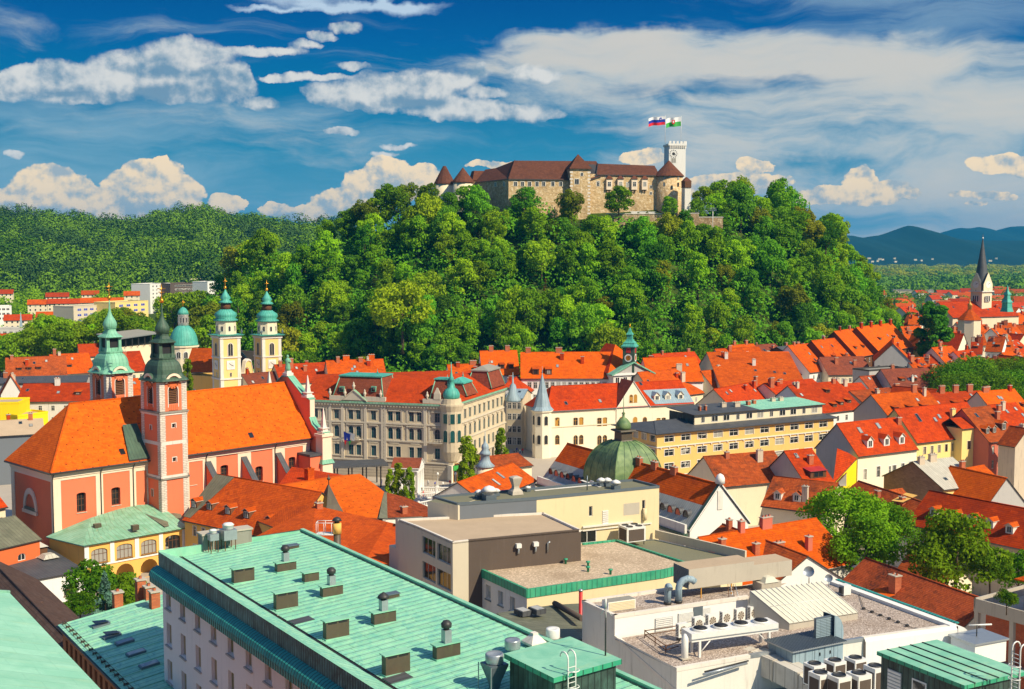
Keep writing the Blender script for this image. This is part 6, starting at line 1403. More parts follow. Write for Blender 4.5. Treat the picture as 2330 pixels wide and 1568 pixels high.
def split_unit(u,v,lab):
 c=GZ(u,v,19.75)
 if AC:return copy_tree(AC[0],c,label=lab)
 o=thing('condenser',lab,'air conditioner',c,'condensers along the white roof wall');rz=fU.rz+.1;e=Vector((math.cos(rz),math.sin(rz),0));n=Vector((e.y,-e.x,0));m=MB();m.box(c+Vector((0,0,.35)),1.15,.5,1.35,'white_metal',rz);m.build('casing',o)
 k=MB();N=16;z=.35+.66
 for i in range(N):k.face([c+n*.262+e*(.45*math.cos(6.283*i/N))+Vector((0,0,z+.45*math.sin(6.283*i/N))),c+n*.262+e*(.45*math.cos(6.283*(i+1)/N))+Vector((0,0,z+.45*math.sin(6.283*(i+1)/N))),c+n*.262+Vector((0,0,z))],'brown_panel' if i%2 else 'concrete')
 k.build('fan_grille',o);k=MB()
 for i in range(7):k.obox(c-e*.58+n*.2+Vector((0,0,.5+.16*i)),n*-.4,e*.015,(0,0,.09),'dark_metal')
 k.build('side_grille',o)
 for s in(-.4,.4):k=MB();k.box(c+e*s,.08,.5,.35,'dark_metal',rz);k.build('foot',o)
 AC.append(o);return o
for u, v, lab in((1551,1456,'white condenser at the left end of the row on the gravel roof'),(1587,1441,'second white condenser from the left in the row on the gravel roof'),(1618,1434,'third white condenser from the left in the row on the gravel roof'),(1650,1427,'fourth white condenser from the left in the row on the gravel roof'),(1682,1421,'fifth white condenser from the left in the row on the gravel roof'),(1713,1415,'white condenser at the right end of the row beside the glass roof')):split_unit(u,v,lab)
e=Vector((.93,.36,0)).normalized();n=Vector((e.y,-e.x,0));c=GZ(1590,1497,19.8);o=thing('dry_cooler','long white cooler table on legs with four black fans','cooling unit',c);zt=21.25;q=Vector((c.x,c.y,zt))-e*.6;m=MB();m.obox(q-n*.3,e*9.6,n*-2.0,(0,0,.8),'white_metal');m.obox(q-n*.25+Vector((0,0,.25)),e*9.6,n*.05,(0,0,.06),'zinc');m.build('casing',o)
for k in range(4):m=MB();cc=q+e*(1.4+2.25*k)-n*1.2+Vector((0,0,.8));m.lathe(cc,[(.78,0),(.78,.22),(.72,.22),(.72,.1),(.05,.1)],'white_metal',18);m.lathe(cc,[(.62,.20),(.62,.28),(.05,.32)],'black',14);m.build('fan',o)
for k in(.9,8.6):
 for d in(.4,1.9):m=MB();m.box(Vector((q.x,q.y,19.7))+e*k-n*d,.22,.22,1.56,'white_metal',fU.rz);m.build('leg',o)
 m=MB();bar(m,q+e*k-n*.4+Vector((0,0,-1.2)),q+e*(k+(1.2 if k<4 else-1.2))-n*.4,.06,'white_metal');m.build('brace',o)
m=MB();cc=GZ(1558,1498,19.8);m.lathe(cc,[(.25,0),(.34,.1),(.34,1.9),(.2,2.2),(.1,2.35)],'white_metal',12);m.box(cc+Vector((0,0,-.02)),1.0,.9,.12,'concrete',.4);single('tank',m,'slim white upright tank beside the cooler table','tank',cc)
m=MB();a, b, cc=GZ(1467,1452,19.8), GZ(1515,1487,19.8), GZ(1545,1478,19.8)
for z in(.35,.75):bar(m,a+Vector((0,0,z)),b+Vector((0,0,z)),.05,'wood_brown');bar(m,a+Vector((0,0,z)),GZ(1538,1441,19.8)+Vector((0,0,z)),.05,'wood_brown');bar(m,b+Vector((0,0,z)),cc+Vector((0,0,z)),.05,'wood_brown')
for t in(0,.5,1):p=a+(b-a)*t;bar(m,p,p+Vector((0,0,.85)),.05,'wood_brown')
single('pipe_rack',m,'rusty pipe rails on the gravel terrace left of the cooler table','pipe rack',b)
e=Vector((.88,.47,0)).normalized();n=Vector((e.y,-e.x,0));c=GZ(1803,1521,19);c=Vector((c.x,c.y,17.2));rz=math.atan2(e.y,e.x);o=thing('air_handler','pale blue grey air handling unit with a ribbed roof','air handler',c);m=MB();LQ=(GZ(1938,1488,20.6)-GZ(1803,1514,19.4));m.obox(c,e*6.3,n*-3.4,(0,0,3.4),'metal_blue')
for k in range(5):m.obox(c+e*(1.2*k+.3)+n*.02+Vector((0,0,.3)),e*.05,n*-.03,(0,0,2.9),'zinc_dark')
m.build('casing',o);m=MB();m.obox(c-e*.3+n*.35+Vector((0,0,3.4)),e*6.9,n*-4.1,(0,0,.12),'zinc')
for k in range(26):m.obox(c-e*.3+e*(.05+.265*k)+n*.36+Vector((0,0,3.52)),e*.07,n*-4.1,(0,0,.07),'zinc_dark')
m.build('roof',o)
for x, z in((3.3,1.0),(3.3,2.5),(4.6,1.0),(4.6,2.5)):m=MB();m.obox(c+e*x+n*.1+Vector((0,0,z)),e*.08,n*-.1,(0,0,.3),'black');m.build('handle',o)
q=c+e*4.3-n*1.6+Vector((0,0,3.5));m=MB();m.obox(q,e*2.0,n*-.3,(0,0,2.0),'zinc_dark')
for k in range(12):m.obox(q+Vector((0,0,.1+.155*k))+n*.03,e*2.0,n*-.05,(0,0,.07),'metal_blue')
m.build('louvre_panel',o);m=MB();rings=[]
for k in range(9):
 t=-1.57+3.14*k/8;cc=q+e*(2.0+1.2*math.cos(t))+Vector((0,0,.2+1.9*math.sin(t)));rings.append([cc+n*.4,cc-n*1.2])
for a, b in zip(rings,rings[1:]):m.face([a[0],b[0],b[1],a[1]],'metal_blue',True)
m.face([r[0]for r in rings],'metal_blue');m.face([r[1]for r in rings][::-1],'metal_blue');m.build('round_duct',o)
o=thing('segmented_duct','big beige segmented air duct bending toward the camera','air duct',GZ(1760,1530,17));pts=[GZ(1690,1512,18.6),GZ(1722,1500,18.8),GZ(1775,1522,18.6),GZ(1835,1552,18.4),GZ(1870,1600,17.2),GZ(1885,1660,16)]
for k, (a,b)in enumerate(zip(pts,pts[1:])):
 d=(b-a).normalized();s=Vector((-d.y,d.x,0)).normalized();m=MB();w=1.0;hh=1.0
 m.obox(a-s*w-Vector((0,0,hh)),s*2*w,d*(b-a).length*1.04,(0,0,2*hh),'metal_duct');m.obox(a-s*(w+.08)-Vector((0,0,hh+.06)),s*2*(w+.08),d*.12,(0,0,2*hh+.12),'concrete');m.build('duct_section',o)
for u, v, w, h, lab in((1866,1596,1.35,2.50,'beige upright condenser at the left front of the group'),(1899,1552,1.30,1.95,'beige round fan condenser in the middle of the back row'),(1946,1546,1.30,1.95,'beige round fan condenser at the right end of the back row'),(1853,1560,1.30,1.95,'beige round fan condenser under the air handler, left of the back row'),(1908,1604,1.35,2.55,'beige upright condenser in the middle front of the group'),(1953,1600,1.40,2.60,'beige upright condenser at the right front of the group'),(1990,1580,1.30,2.50,'beige upright condenser touching the green penthouse wall')):
 cond(lab,GZ(u,v,19.0),w*1.1,w*1.1,h,rz,(1,1),.1,'condensers beside the green penthouse')
m=MB();c=GZ(1640,1552,17);m.box(c,2.6,1.8,1.7,'grey_panel',rz,top='zinc');single('generator_box',m,'dark grey machine box below the gravel terrace','machine',c)
m=MB();q=[GZ(1530,1600,15),GZ(1600,1555,15),GZ(2010,1490,15),GZ(2200,1560,15),GZ(2200,1700,15),GZ(1500,1700,15)];m.face(q,'metal_blue');m.build('lower_roof',root)
m=MB();a, b=GZ(1740,1560,16.6), GZ(1610,1580,16.6);m.slab([[GZ(1600,1578,16.4),GZ(1640,1600,16),GZ(1900,1572,16),GZ(1760,1535,16.4)]],.2,'metal_blue','zinc');m.build('lower_roof',root)
m=MB();c=GZ(1603,1546,18);m.box(c-Vector((0,0,2)),.35,.35,2.6,'red_paint',0);m.square(c+Vector((0,0,.6)),[(.35,0),(.1,.4)],'wood_brown',0);m.build('small_flue',root)
m=MB();a, b=GZ(1965,1385,19.8), GZ(2085,1432,19.8);bar(m,a,b,.03,'dark_metal');bar(m,a,GZ(1955,1352,19.8),.03,'dark_metal')
for k in range(7):q=a+(b-a)*(k/6);m.box(q-Vector((0,0,.05)),.28,.28,.18,'dark_metal',.4)
single('lightning_cable',m,'thin dark cable on small blocks across the gravel roof','cable',a)
m=MB();a, b=GZ(1600,1520,20.1), GZ(1700,1495,20.1);bar(m,a+Vector((0,0,-.6)),b+Vector((0,0,-.6)),.12,'zinc');bar(m,a+Vector((.2,.4,-.5)),b+Vector((.2,.4,-.5)),.08,'dark_metal');single('roof_pipe',m,'grey pipes along the near edge of the gravel terrace','pipe',a)
c=GZ(1922,1352,19.8);m=MB();m.box(c,1.0,.9,1.1,'white_metal',fU.rz);m.box(c+Vector((-.3,-.3,.2)),.7,.5,.7,'dark_metal',fU.rz);single('vent_box',m,'small white vent box beside the top of the glass roof','vent box',c)
for u, v, r, lab in((1841,1303,.62,'larger grey satellite dish left at the end of the gravel roof'),(1886,1318,.45,'smaller grey satellite dish right at the end of the gravel roof')):
 c=GZ(u,v+6,20.8);o=thing('satellite_dish',lab,'satellite dish',c-Vector((0,0,1)));m=MB();m.tube([c-Vector((0,0,1.0)),c],.06,'zinc',6);m.build('post',o);m=MB();d=Vector((-.35,-.85,.4)).normalized();a=d.orthogonal().normalized();b=d.cross(a)
 m.ring([[c+Vector((0,0,.4))+(a*math.cos(6.283*k/16)+b*math.sin(6.283*k/16))*(r*t)+d*(r*.35*t*t)for k in range(16)]for t in(.03,.35,.7,1.0)],'zinc',True,True);m.build('bowl',o)
c=GZ(1321,1430,15);t=PY(1321,1345,c.y);m=MB();m.tube([(c.x,c.y,GR),(c.x,c.y,t.z)],.22,'red_paint',10);m.lathe((c.x,c.y,t.z),[(.27,0),(.27,.15),(.1,.25)],'zinc',10);single('red_flue',m,'tall red pipe rising beside the white gravel roofed building','pipe',(c.x,c.y,GR))
# ---------- green copper penthouses
def penthouse(lab,q4,z,zb,mats,ribs):
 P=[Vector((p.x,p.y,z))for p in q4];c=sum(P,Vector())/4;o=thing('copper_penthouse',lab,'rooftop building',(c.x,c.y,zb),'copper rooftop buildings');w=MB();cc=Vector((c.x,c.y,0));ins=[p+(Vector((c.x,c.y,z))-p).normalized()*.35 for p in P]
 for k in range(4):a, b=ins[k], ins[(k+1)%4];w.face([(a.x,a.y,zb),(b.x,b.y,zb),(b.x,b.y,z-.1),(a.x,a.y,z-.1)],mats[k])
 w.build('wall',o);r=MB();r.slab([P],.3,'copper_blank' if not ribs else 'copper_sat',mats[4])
 for k in range(ribs):t=(k+1)/(ribs+1);a, b=P[0]+(P[3]-P[0])*t, P[1]+(P[2]-P[1])*t;r.tube([a+Vector((0,0,.03)),b+Vector((0,0,.03))],.05,'copper_dark',4)
 r.build('roof',o);return o, ins
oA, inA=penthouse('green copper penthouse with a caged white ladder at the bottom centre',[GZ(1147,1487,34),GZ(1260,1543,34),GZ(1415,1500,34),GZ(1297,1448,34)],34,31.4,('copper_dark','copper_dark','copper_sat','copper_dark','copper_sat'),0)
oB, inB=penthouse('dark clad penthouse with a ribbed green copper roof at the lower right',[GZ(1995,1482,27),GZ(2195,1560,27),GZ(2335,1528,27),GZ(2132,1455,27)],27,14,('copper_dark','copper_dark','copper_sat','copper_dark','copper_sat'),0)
r=MB();P=[GZ(1995,1482,27.03),GZ(2195,1560,27.03),GZ(2335,1528,27.03),GZ(2132,1455,27.03)]
for t in(.17,.36,.55,.75):r.tube([P[0]+(P[3]-P[0])*t,P[1]+(P[2]-P[1])*t],.06,'copper_dark',4)
r.build('roof_rib',oB)
fB=Fac(inB[0],inB[1])
for u, v, w, h, lv in((2036,1545,1.4,1.9,1),(2092,1568,1.4,1.9,0)):
 a, z=fB.px(u,v);m=MB();m.obox(fB.p(a-w/2,z-h/2-.3,.06),fB.e*w,fB.n*-.05,(0,0,h),'white_metal' if not lv else 'zinc')
 for k in range(7 if lv else 0):m.obox(fB.p(a-w/2+.05,z-h/2-.25+k*h/7,.1),fB.e*(w-.1),fB.n*-.06,(0,0,h/11),'white_metal')
 if not lv:m.obox(fB.p(a-w/2+.12,z-h/2-.18,.08),fB.e*(w-.24),fB.n*-.01,(0,0,h-.24),'pane')
 m.build('window' if not lv else 'louvre',oB)
def cage_ladder(lab,c,e,zb,zt,s=1.0):
 n=Vector((e.y,-e.x,0));o=thing('cage_ladder',lab,'ladder',(c.x,c.y,zb),'caged roof ladders');m=MB()
 for sx in(-1,1):
  p=c+e*sx*.28*s;arc=[Vector((p.x,p.y,zb)),Vector((p.x,p.y,zt))]+[Vector((p.x,p.y,zt))-n*(.35*s*(1-math.cos(t)))+Vector((0,0,.35*s*math.sin(t)))for t in(.5,1.0,1.57,2.1,2.7,3.14)];m.tube(arc,.045*s,'white_metal',6)
 m.build('rail',o);k=MB()
 for j in range(int((zt-zb)/.3)):z=zb+.3*j;k.tube([c+e*-.28*s+Vector((0,0,z-c.z)),c+e*.28*s+Vector((0,0,z-c.z))],.025,'white_metal',5)
 k.build('rung',o)
 for z in np.arange(zb+.9,zt-.3,.95):k=MB();k.tube([Vector((c.x,c.y,z))+e*(.36*s*math.cos(t))+n*(.36*s*math.sin(t)+.1)for t in np.linspace(-.3,3.45,10)],.03*s,'white_metal',5);k.build('hoop',o)
 return o
fA=Fac(inA[1],inA[2]);c=fA.p(fA.px(1292,1540)[0],0,.35);cage_ladder('white caged ladder on the green penthouse at the bottom centre',c,fA.e,30.5,34.9)
c=PY(2312,1500,84);cage_ladder('white caged ladder at the right edge of the picture',Vector((c.x,c.y,0)),fB.e,20,PY(2312,1478,84).z,1.2)
m=MB();b=PY(1377,1590,70);z0=PY(1377,1530,70).z;zt=PY(1377,1383,70).z;m.tube([(b.x,70,30),(b.x,70,z0+.6)],.075,'red_paint',6);m.tube([(b.x,70,z0+.6),(b.x,70,zt)],.05,'dark_metal',6);m.tube([(b.x,70,zt),(b.x,70,zt+.55)],.05,'white_metal',6)
for dx, dy in((-.3,.2),(.35,.1),(0,-.3)):m.tube([(b.x,70,zt),(b.x+dx,70+dy,zt-.5)],.02,'white_metal',5)
single('antenna_mast',m,'thin antenna mast with a red base before the white building','antenna',(b.x,70,30))
c=GZ(1125,1545,32.2);o=thing('exhaust_funnel','big funnel shaped metal exhaust on thin legs at the bottom centre','exhaust',c);zt=33.2
m=MB();m.square(Vector((c.x,c.y,31.6)),[(.22,0),(.28,.4),(.62,1.5),(.62,1.6)],'zinc_dark',RZP);m.build('hopper',o);m=MB();m.lathe((c.x,c.y,33.2),[(.52,0),(.56,.08),(.56,.55),(.5,.62),(.42,.5),(.05,.46)],'zinc',16);m.build('drum',o)
for sx in(-1,1):
 for sy in(-1,1):m=MB();q=c+p_*sx*.7+g_*sy*.7;m.box((q.x,q.y,31.6),.05,.05,1.6,'zinc',RZP);m.build('leg',o)
for u, v, r, h, lab in((1166,1476,.5,.55,'low round steel exhaust drum beside the green penthouse'),(1258,1452,.45,.6,'white round exhaust drum behind the green penthouse')):
 c=GZ(u,v,32.1);m=MB();m.lathe(c,[(r,0),(r*1.05,.1),(r*1.05,h),(r,h+.08),(r*.6,h+.02),(.02,h)],'zinc' if r>.47 else 'white_metal',16);single('exhaust_drum',m,lab,'exhaust',c)
c=GZ(1215,1464,32.1);m=MB();m.square(c,[(.6,0),(.6,.15),(.2,.6),(.2,.75)],'stone_white',RZP);single('hood_vent',m,'small pyramid hood vent beside the round drums','roof vent',c)
o, _=skirt('low grey sheet metal roof with two skylights between the office blocks',[[(1130,1395,132),(1230,1470,117),(1340,1452,124),(1340,1372,142),(1262,1376,138)]],'metal_old','concrete')
for u, v in((1190,1392),(1222,1388)):c=PY(u,v,131);m=MB();m.box(c-Vector((0,0,.3)),1.3,1.7,.55,'metal_grey',RZP);m.box(c+Vector((0,0,.26)),1.0,1.4,.03,'pane_light',RZP);m.build('skylight',o)
m=MB();m.tube([PY(1262,1375,137)+Vector((0,0,.1)),PY(1325,1410,128)+Vector((0,0,.1))],.35,'brown_panel',6);m.build('ridge_cap',o)
root=thing('brick_building','unfinished red brick and concrete building at the right edge','building',(66,150,GR));A=GZ(2216,1361,11);f=Fac(A,Vector((A.x,A.y,0))+g_*22);m=MB()
m.obox(f.p(0,9.6,0),f.e*22,f.n*-.25,(0,0,1.4),'concrete');m.obox(f.p(0,9.2,0),f.e*22,f.n*-14,(0,0,.4),'concrete');m.obox(f.p(0,9.6,0),f.e*.25,f.n*-14,(0,0,1.4),'concrete');m.build('parapet',root);m=MB()
for a in(.1,5.4,11.5,17.5):m.obox(f.p(a,GR,0),f.e*.6,f.n*-.6,(0,0,13.7),'concrete')
m.build('column',root);m=MB();m.obox(f.p(.2,2.2,-.02),f.e*22,f.n*-5,(0,0,.4),'concrete');m.build('slab',root);m=MB();m.obox(f.p(.3,GR,-2.4),f.e*22,f.n*-.3,(0,0,13.6),'brick_red');m.obox(f.p(5.2,9.6,-4),f.e*14,f.n*-8,(0,0,4.6),'brick_red');m.obox(f.p(4.9,9.6,-3.9),f.e*.5,f.n*-.5,(0,0,4.7),'concrete');m.build('wall',root)
m=MB();c=f.p(12,14.2,-8);m.square(c,[(7.6,0),(7.6,.15),(.3,3.0)],'tile_orange',f.rz,.75);m.build('roof',root)
o=thing('utility_hut','small white rooftop hut with a grey flat roof and antennas','rooftop building',GZ(2225,1500,18));c=GZ(2225,1500,17);m=MB();m.box(c,4.2,3.2,2.2,'white',fU.rz);m.build('wall',o);m=MB();m.box(c+Vector((0,0,2.2)),4.6,3.6,.18,'zinc',fU.rz);m.build('roof',o);m=MB();m.tube([c+Vector((-.2,0,2.3)),c+Vector((-.2,0,3.5))],.06,'dark_metal',5);m.tube([c+Vector((-1.0,0,3.5)),c+Vector((1.4,.3,3.5))],.09,'white_metal',6);m.build('antenna',o)
# ---------- the grey palace on the square
def palace():
 A, B=GZ(690,908,16.7), GZ(1028,920.5,16.7);Cc=PY(1150,883,366);ZE, ZR=16.7, 22.4;f=Fac(A,B);f2=Fac(B,Vector((Cc.x,Cc.y,0)))
 root=thing('palace','ornate grey four storey corner palace with red roofs and brown mansards','building',f.p(f.L/2,GR,-8));cols=[(727,2),(766,1),(807,2),(850,1),(897,2),(945,2),(995,1)]
 def sill(v,u):return f.px(u,v)[1]
 z1, z2, z3, z4=sill(954,807), sill(995,807), sill(1035,807), GR+.3;W=MB();ops=[];vis=[]
 for u, n in cols:
  a=f.px(u,970)[0];xs=[a]if n==1 else[a-1.15,a+1.15]
  for x in xs:
   for z, h, ar in((z1,2.6,0),(z2,3.2,1),(z3,2.9,0)):ops.append((x,z,1.5 if n==1 else 1.45,h,ar))
  vis.append((a,GR+.2,3.2,5.0,1))
 c2=[(f2.L*(k+.6)/11.5)for k in range(11)];ops2=[]
 for a in c2:
  for z, h, ar in((z1,2.6,0),(z2,3.2,1),(z3,2.9,0)):ops2.append((a,z,1.5,h,ar))
  ops2.append((a,GR+.2,2.0,4.4,1))
 zb=z3-1.2
 wall(W,f,0,f.L,zb,ZE,'palace',ops,.35);wall(W,f,0,f.L,GR,zb,'palace_base',vis,.6);wall(W,f2,0,f2.L,zb,ZE,'palace',ops2,.35);wall(W,f2,0,f2.L,GR,zb,'palace_base',ops2,.4)
 D=17;bk=Fac(f2.p(f2.L,0),f.p(0,0,-40));wall(W,bk,0,bk.L,GR,ZE,'palace');wall(W,Fac(f.p(0,0,-40),f.p(0,0)),0,40,GR,ZE,'palace');W.build('wall',root)
 for o in ops+[q for q in ops2 if q[3]<4]:window(root,f if o in ops else f2,*o[:4],fm='frame_green' if o[3]>9 else 'zinc_dark',gm='pane_blue',nx=2,ny=2,ar=o[4],rec=.25,split=o in ops,trim='trim_stone')
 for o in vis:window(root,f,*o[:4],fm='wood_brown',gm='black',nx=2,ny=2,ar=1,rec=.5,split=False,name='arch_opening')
 T=MB()
 for ff in(f,f2):
  for z, d, h in((ZE-.55,.75,.55),(ZE-1.0,.4,.45),(z1-.75,.22,.3),(z2+4.1,.3,.35),(z2-.7,.25,.4),(zb-.2,.3,.45)):T.obox(ff.p(-d,z,d),ff.e*(ff.L+d*2),ff.n*-d,(0,0,h),'trim_stone' if z<ZE-.9 else 'copper_arcade')
 for u in(752,780,832,871,876,968,1018):
  a=f.px(u,960)[0];T.obox(f.p(a-.45,zb,.28),f.e*.9,f.n*-.28,(0,0,ZE-zb-.6),'trim_stone')
 for q in range(7):T.obox(f.p(0,GR+.8*q+.5,.06),f.e*f.L,f.n*-.05,(0,0,.5),'palace_base')
 for u, n in cols:
  a=f.px(u,970)[0];w=1.3 if n==1 else 2.5;T.obox(f.p(a-w,z2+3.55,.35),f.e*2*w,f.n*-.35,(0,0,.25),'trim_stone');T.obox(f.p(a-w,z3-.35,.25),f.e*2*w,f.n*-.25,(0,0,.25),'trim_stone')
 for a in[f.px(u,970)[0]for u,n in cols]:
  for d in(-2.35,2.35):T.obox(f.p(a+d-.22,z2-.3,.16),f.e*.44,f.n*-.16,(0,0,4.3),'trim_stone');T.obox(f.p(a+d-.2,z1-.3,.12),f.e*.4,f.n*-.12,(0,0,3.4),'trim_stone')
  T.obox(f.p(a-1.6,z1+2.75,.3),f.e*3.2,f.n*-.3,(0,0,.22),'trim_stone');T.obox(f.p(a-1.4,z2-1.25,.1),f.e*2.8,f.n*-.1,(0,0,.5),'cream')
 for k in range(int(f.L/.9)):T.obox(f.p(.45+.9*k,ZE-1.25,.62),f.e*.32,f.n*-.5,(0,0,.3),'trim_stone')
 for a in c2:T.obox(f2.p(a-1.1,z1+2.75,.3),f2.e*2.2,f2.n*-.3,(0,0,.22),'trim_stone');T.obox(f2.p(a-1.1,z2+3.5,.35),f2.e*2.2,f2.n*-.35,(0,0,.25),'trim_stone')
 T.build('cornice',root)
 for u in(807,995):
  a=f.px(u,1000)[0];b=MB();b.obox(f.p(a-1.9,z2-.6,1.3),f.e*3.8,f.n*-1.3,(0,0,.3),'trim_stone');b.obox(f.p(a-1.9,z2+.5,1.3),f.e*3.8,f.n*-.15,(0,0,.14),'trim_stone')
  for k in range(9):b.lathe(f.p(a-1.75+.44*k,z2-.3,1.2),[(.06,0),(.12,.3),(.06,.8)],'trim_stone',6)
  b.build('balcony',root)
 R_=MB();ov=.6;zo=ZE+.05;fe, fn=f.e, f.n;X0, X1=f.p(0,zo,ov), f.p(f.L,zo,ov);r0, r1=f.p(0,ZR,-9), f.p(f.L-8,ZR,-9);Y1=f2.p(f2.L,zo,ov);s0, s1=f2.p(10,ZR,-9), f2.p(f2.L-2,ZR,-9)
 R_.slab([[X0,X1,r1,r0],[f.p(f.L-14,ZR-4.5,-18),f.p(0,ZR-4.5,-18),r0,r1]],.2,'tile_red','gutter');R_.slab([[f2.p(0,zo,ov),Y1,s1,s0],[f2.p(f2.L,ZR-4.5,-18),f2.p(14,ZR-4.5,-18),s0,s1],[X1,s0,r1]],.2,'tile_red','gutter')
 b0, b1=PY(880,846,362), PY(1025,846,362);R_.slab([[PY(700,872,352),PY(1030,868,350),b1+Vector((0,0,.4)),PY(720,852,364)]],.2,'tile_red','gutter');R_.build('roof',root)
 def mansard(ff,u0,u1,zt,ut0,ut1,zc,d,cap='copper_cathedral',lead=.3,tex='tile_brown'):
  a0, a1=ff.px(u0,900)[0], ff.px(u1,900)[0];t0, t1=a0+ut0, a1-ut1;m=MB();zb_=ZE+1.0;q=[(a0,zb_,.1),(a1,zb_,.1),(a1,zb_,-d),(a0,zb_,-d)];s=[(t0,zt,-1.6),(t1,zt,-1.6),(t1,zt,-d+1.6),(t0,zt,-d+1.6)]
  Q=[ff.p(*x)for x in q];S=[ff.p(*x)for x in s]
  for k in range(4):m.face([Q[k],Q[(k+1)%4],S[(k+1)%4],S[k]],tex);m.tube([Q[k],S[k]],.16,'copper_pale',5)
  o=m.build('mansard',root);c=MB();c.obox(ff.p(t0-.3,zt,-1.2),ff.e*(t1-t0+.6),ff.n*-(d-2.4),(0,0,.35),cap);pk=[ff.p(t0+(t1-t0)*.22,zc,-d/2),ff.p(t1-(t1-t0)*.22,zc,-d/2)];E=[ff.p(t0-.3,zt+.35,-1.2),ff.p(t1+.3,zt+.35,-1.2),ff.p(t1+.3,zt+.35,-d+1.2),ff.p(t0-.3,zt+.35,-d+1.2)]
  c.face([E[0],E[1],pk[1],pk[0]],cap);c.face([E[2],E[3],pk[0],pk[1]],cap);c.face([E[1],E[2],pk[1]],cap);c.face([E[3],E[0],pk[0]],cap);c.lathe(pk[1],[(.08,0),(.3,.3),(.08,.6),(.04,1.3)],cap,6);c.build('cap',o);return a0, a1
 a0, a1=mansard(f,757,872,f.px(815,861)[1]+.3,1.6,1.2,24.0,11)
 P=MB();P.obox(f.p(a0-.8,ZE+.05,.5),f.e*(a1-a0+1.6),f.n*-.7,(0,0,1.3),'trim_stone');am=f.px(807,900)[0];P.face([f.p(am-3.6,ZE+.3,.75),f.p(am+3.6,ZE+.3,.75),f.p(am,ZE+3.0,.75)],'trim_stone')
 for s in(-1,1):P.slab([[f.p(am+s*4.0,ZE+.2,.95),f.p(am,ZE+3.25,.95),f.p(am,ZE+3.25,-.3),f.p(am+s*4.0,ZE+.2,-.3)]],.25,'copper_arcade','trim_stone')
 P.build('pediment',root)
 for u in(752,786,806,831,867,973,1017,1070):
  a=f.px(u,905)[0];u_=MB();z=ZE+1.3+(2.0 if u==806 else 0);u_.lathe(f.p(a,z,.3),[(.3,0),(.2,.3),(.42,.7),(.46,1.1),(.2,1.4),(.26,1.6),(.05,2.1)],'trim_stone',8)if u<1060 else u_.lathe(f2.p(3,z,.3),[(.3,0),(.2,.3),(.42,.7),(.46,1.1),(.2,1.4),(.26,1.6),(.05,2.1)],'trim_stone',8);u_.build('urn',root)
 for u in(777,849):a, z=f.px(u,886);k=MB();k.obox(f.p(a-.7,z-.7,-.2),f.e*1.4,f.n*-1.5,(0,0,1.5),'copper_pale');k.lathe(f.p(a,z,-.15),[(.5,-.5),(.5,.5)],'black',10);k.build('dormer',root)
 mansard(f,977,1022,f.px(1000,868)[1]+.3,1.2,.9,23.2,7);mansard(f2,1062,1086,21.0,.8,.8,22.6,7);mansard(f2,1118,1149,22.6,.8,.8,24.2,8,'roof_grey')
 k=MB();a=f.px(996,900)[0];k.obox(f.p(a-4.2,ZE+.05,.5),f.e*8.2,f.n*-.6,(0,0,1.3),'trim_stone');k.square(f.p(a,ZE+1.3,.3),[(1.0,0),(.9,1.6),(.5,2.4),(.2,3.2)],'trim_stone',f.rz,.3);k.build('attic',root)
 c=f.p(f.L-.6,0,-1.4);k=MB();r=2.9;k.lathe(c,[(.4,zb-.8),(r*.7,zb+.8),(r,z3+2.2),(r,z1+3.2),(r+.5,ZE-.4),(r+.5,ZE),(r,ZE+.05),(r*.9,ZE+1.5)],'palace',16,smooth=False);tr=k.build('corner_turret',root);k=MB();k.lathe(c,[(2.1,ZE+1.5),(2.35,ZE+2.0),(2.3,ZE+2.9),(1.7,ZE+4.0),(.8,ZE+4.6),(.7,ZE+6.4),(.85,ZE+6.5),(.4,ZE+7.6),(.18,ZE+9),(.08,ZE+11.5)],'copper_cathedral',14);k.build('turret_dome',tr)
 for z, h, ar in((z1,2.6,0),(z2,3.2,1)):
  for s in(-.55,.15,.85):d=Vector((math.sin(s),-math.cos(s),0));p=c+d*(r-.02);t=Vector((-d.y,d.x,0));window(root,Fac(p-t,p+t),1.0,z,1.2,h,fm='frame_green',gm='pane_blue',rec=-.06,split=False,ar=ar,trim='trim_stone')
 ff=Fac(c+Vector((.6,-1,0))*2.6+Vector((-.86,-.5,0))*1.6,c+Vector((.6,-1,0))*2.6+Vector((.86,.5,0))*1.6);k=MB();k.obox(ff.p(0,GR,0),ff.e*ff.L,ff.n*-3,(0,0,zb-GR-.3),'cream_light');k.build('entrance_bay',root);window(root,ff,ff.L/2,GR+.1,2.2,5.2,fm='frame_ochre',gm='black',nx=2,ar=1,rec=-.05,split=False,name='door');k=MB();k.obox(ff.p(ff.L/2-1.1,GR+3.3,.2),ff.e*2.2,ff.n*-.2,(0,0,1.3),'flag_green');k.build('green_sign',root)
 for k_, (u,b)in enumerate(((786,'flag_blue'),(796,'white'))):
  a, z=f.px(u,1000);m=MB();m.face([f.p(a,z+2.4,1.2),f.p(a+2.2,z+1.8,1.6),f.p(a+2.0,z-.2,1.4),f.p(a+.1,z,1.1)],b);m.face([f.p(a+.05,z,1.1),f.p(a+1.0,z-.1,1.25),f.p(a+.4,z-1.5,1.15)],'flag_red' if k_==0 else 'flag_green');m.tube([f.p(a+3.4,z+.4,0),f.p(a,z+2.5,1.2)],.05,'dark_metal',5)
  single('flag',m,('white blue and red flag hanging from the palace balcony','white and green flag hanging from the palace balcony')[k_],'flag',f.p(a,z,1.2),'flags on the palace balcony')
 return f
PF=palace()
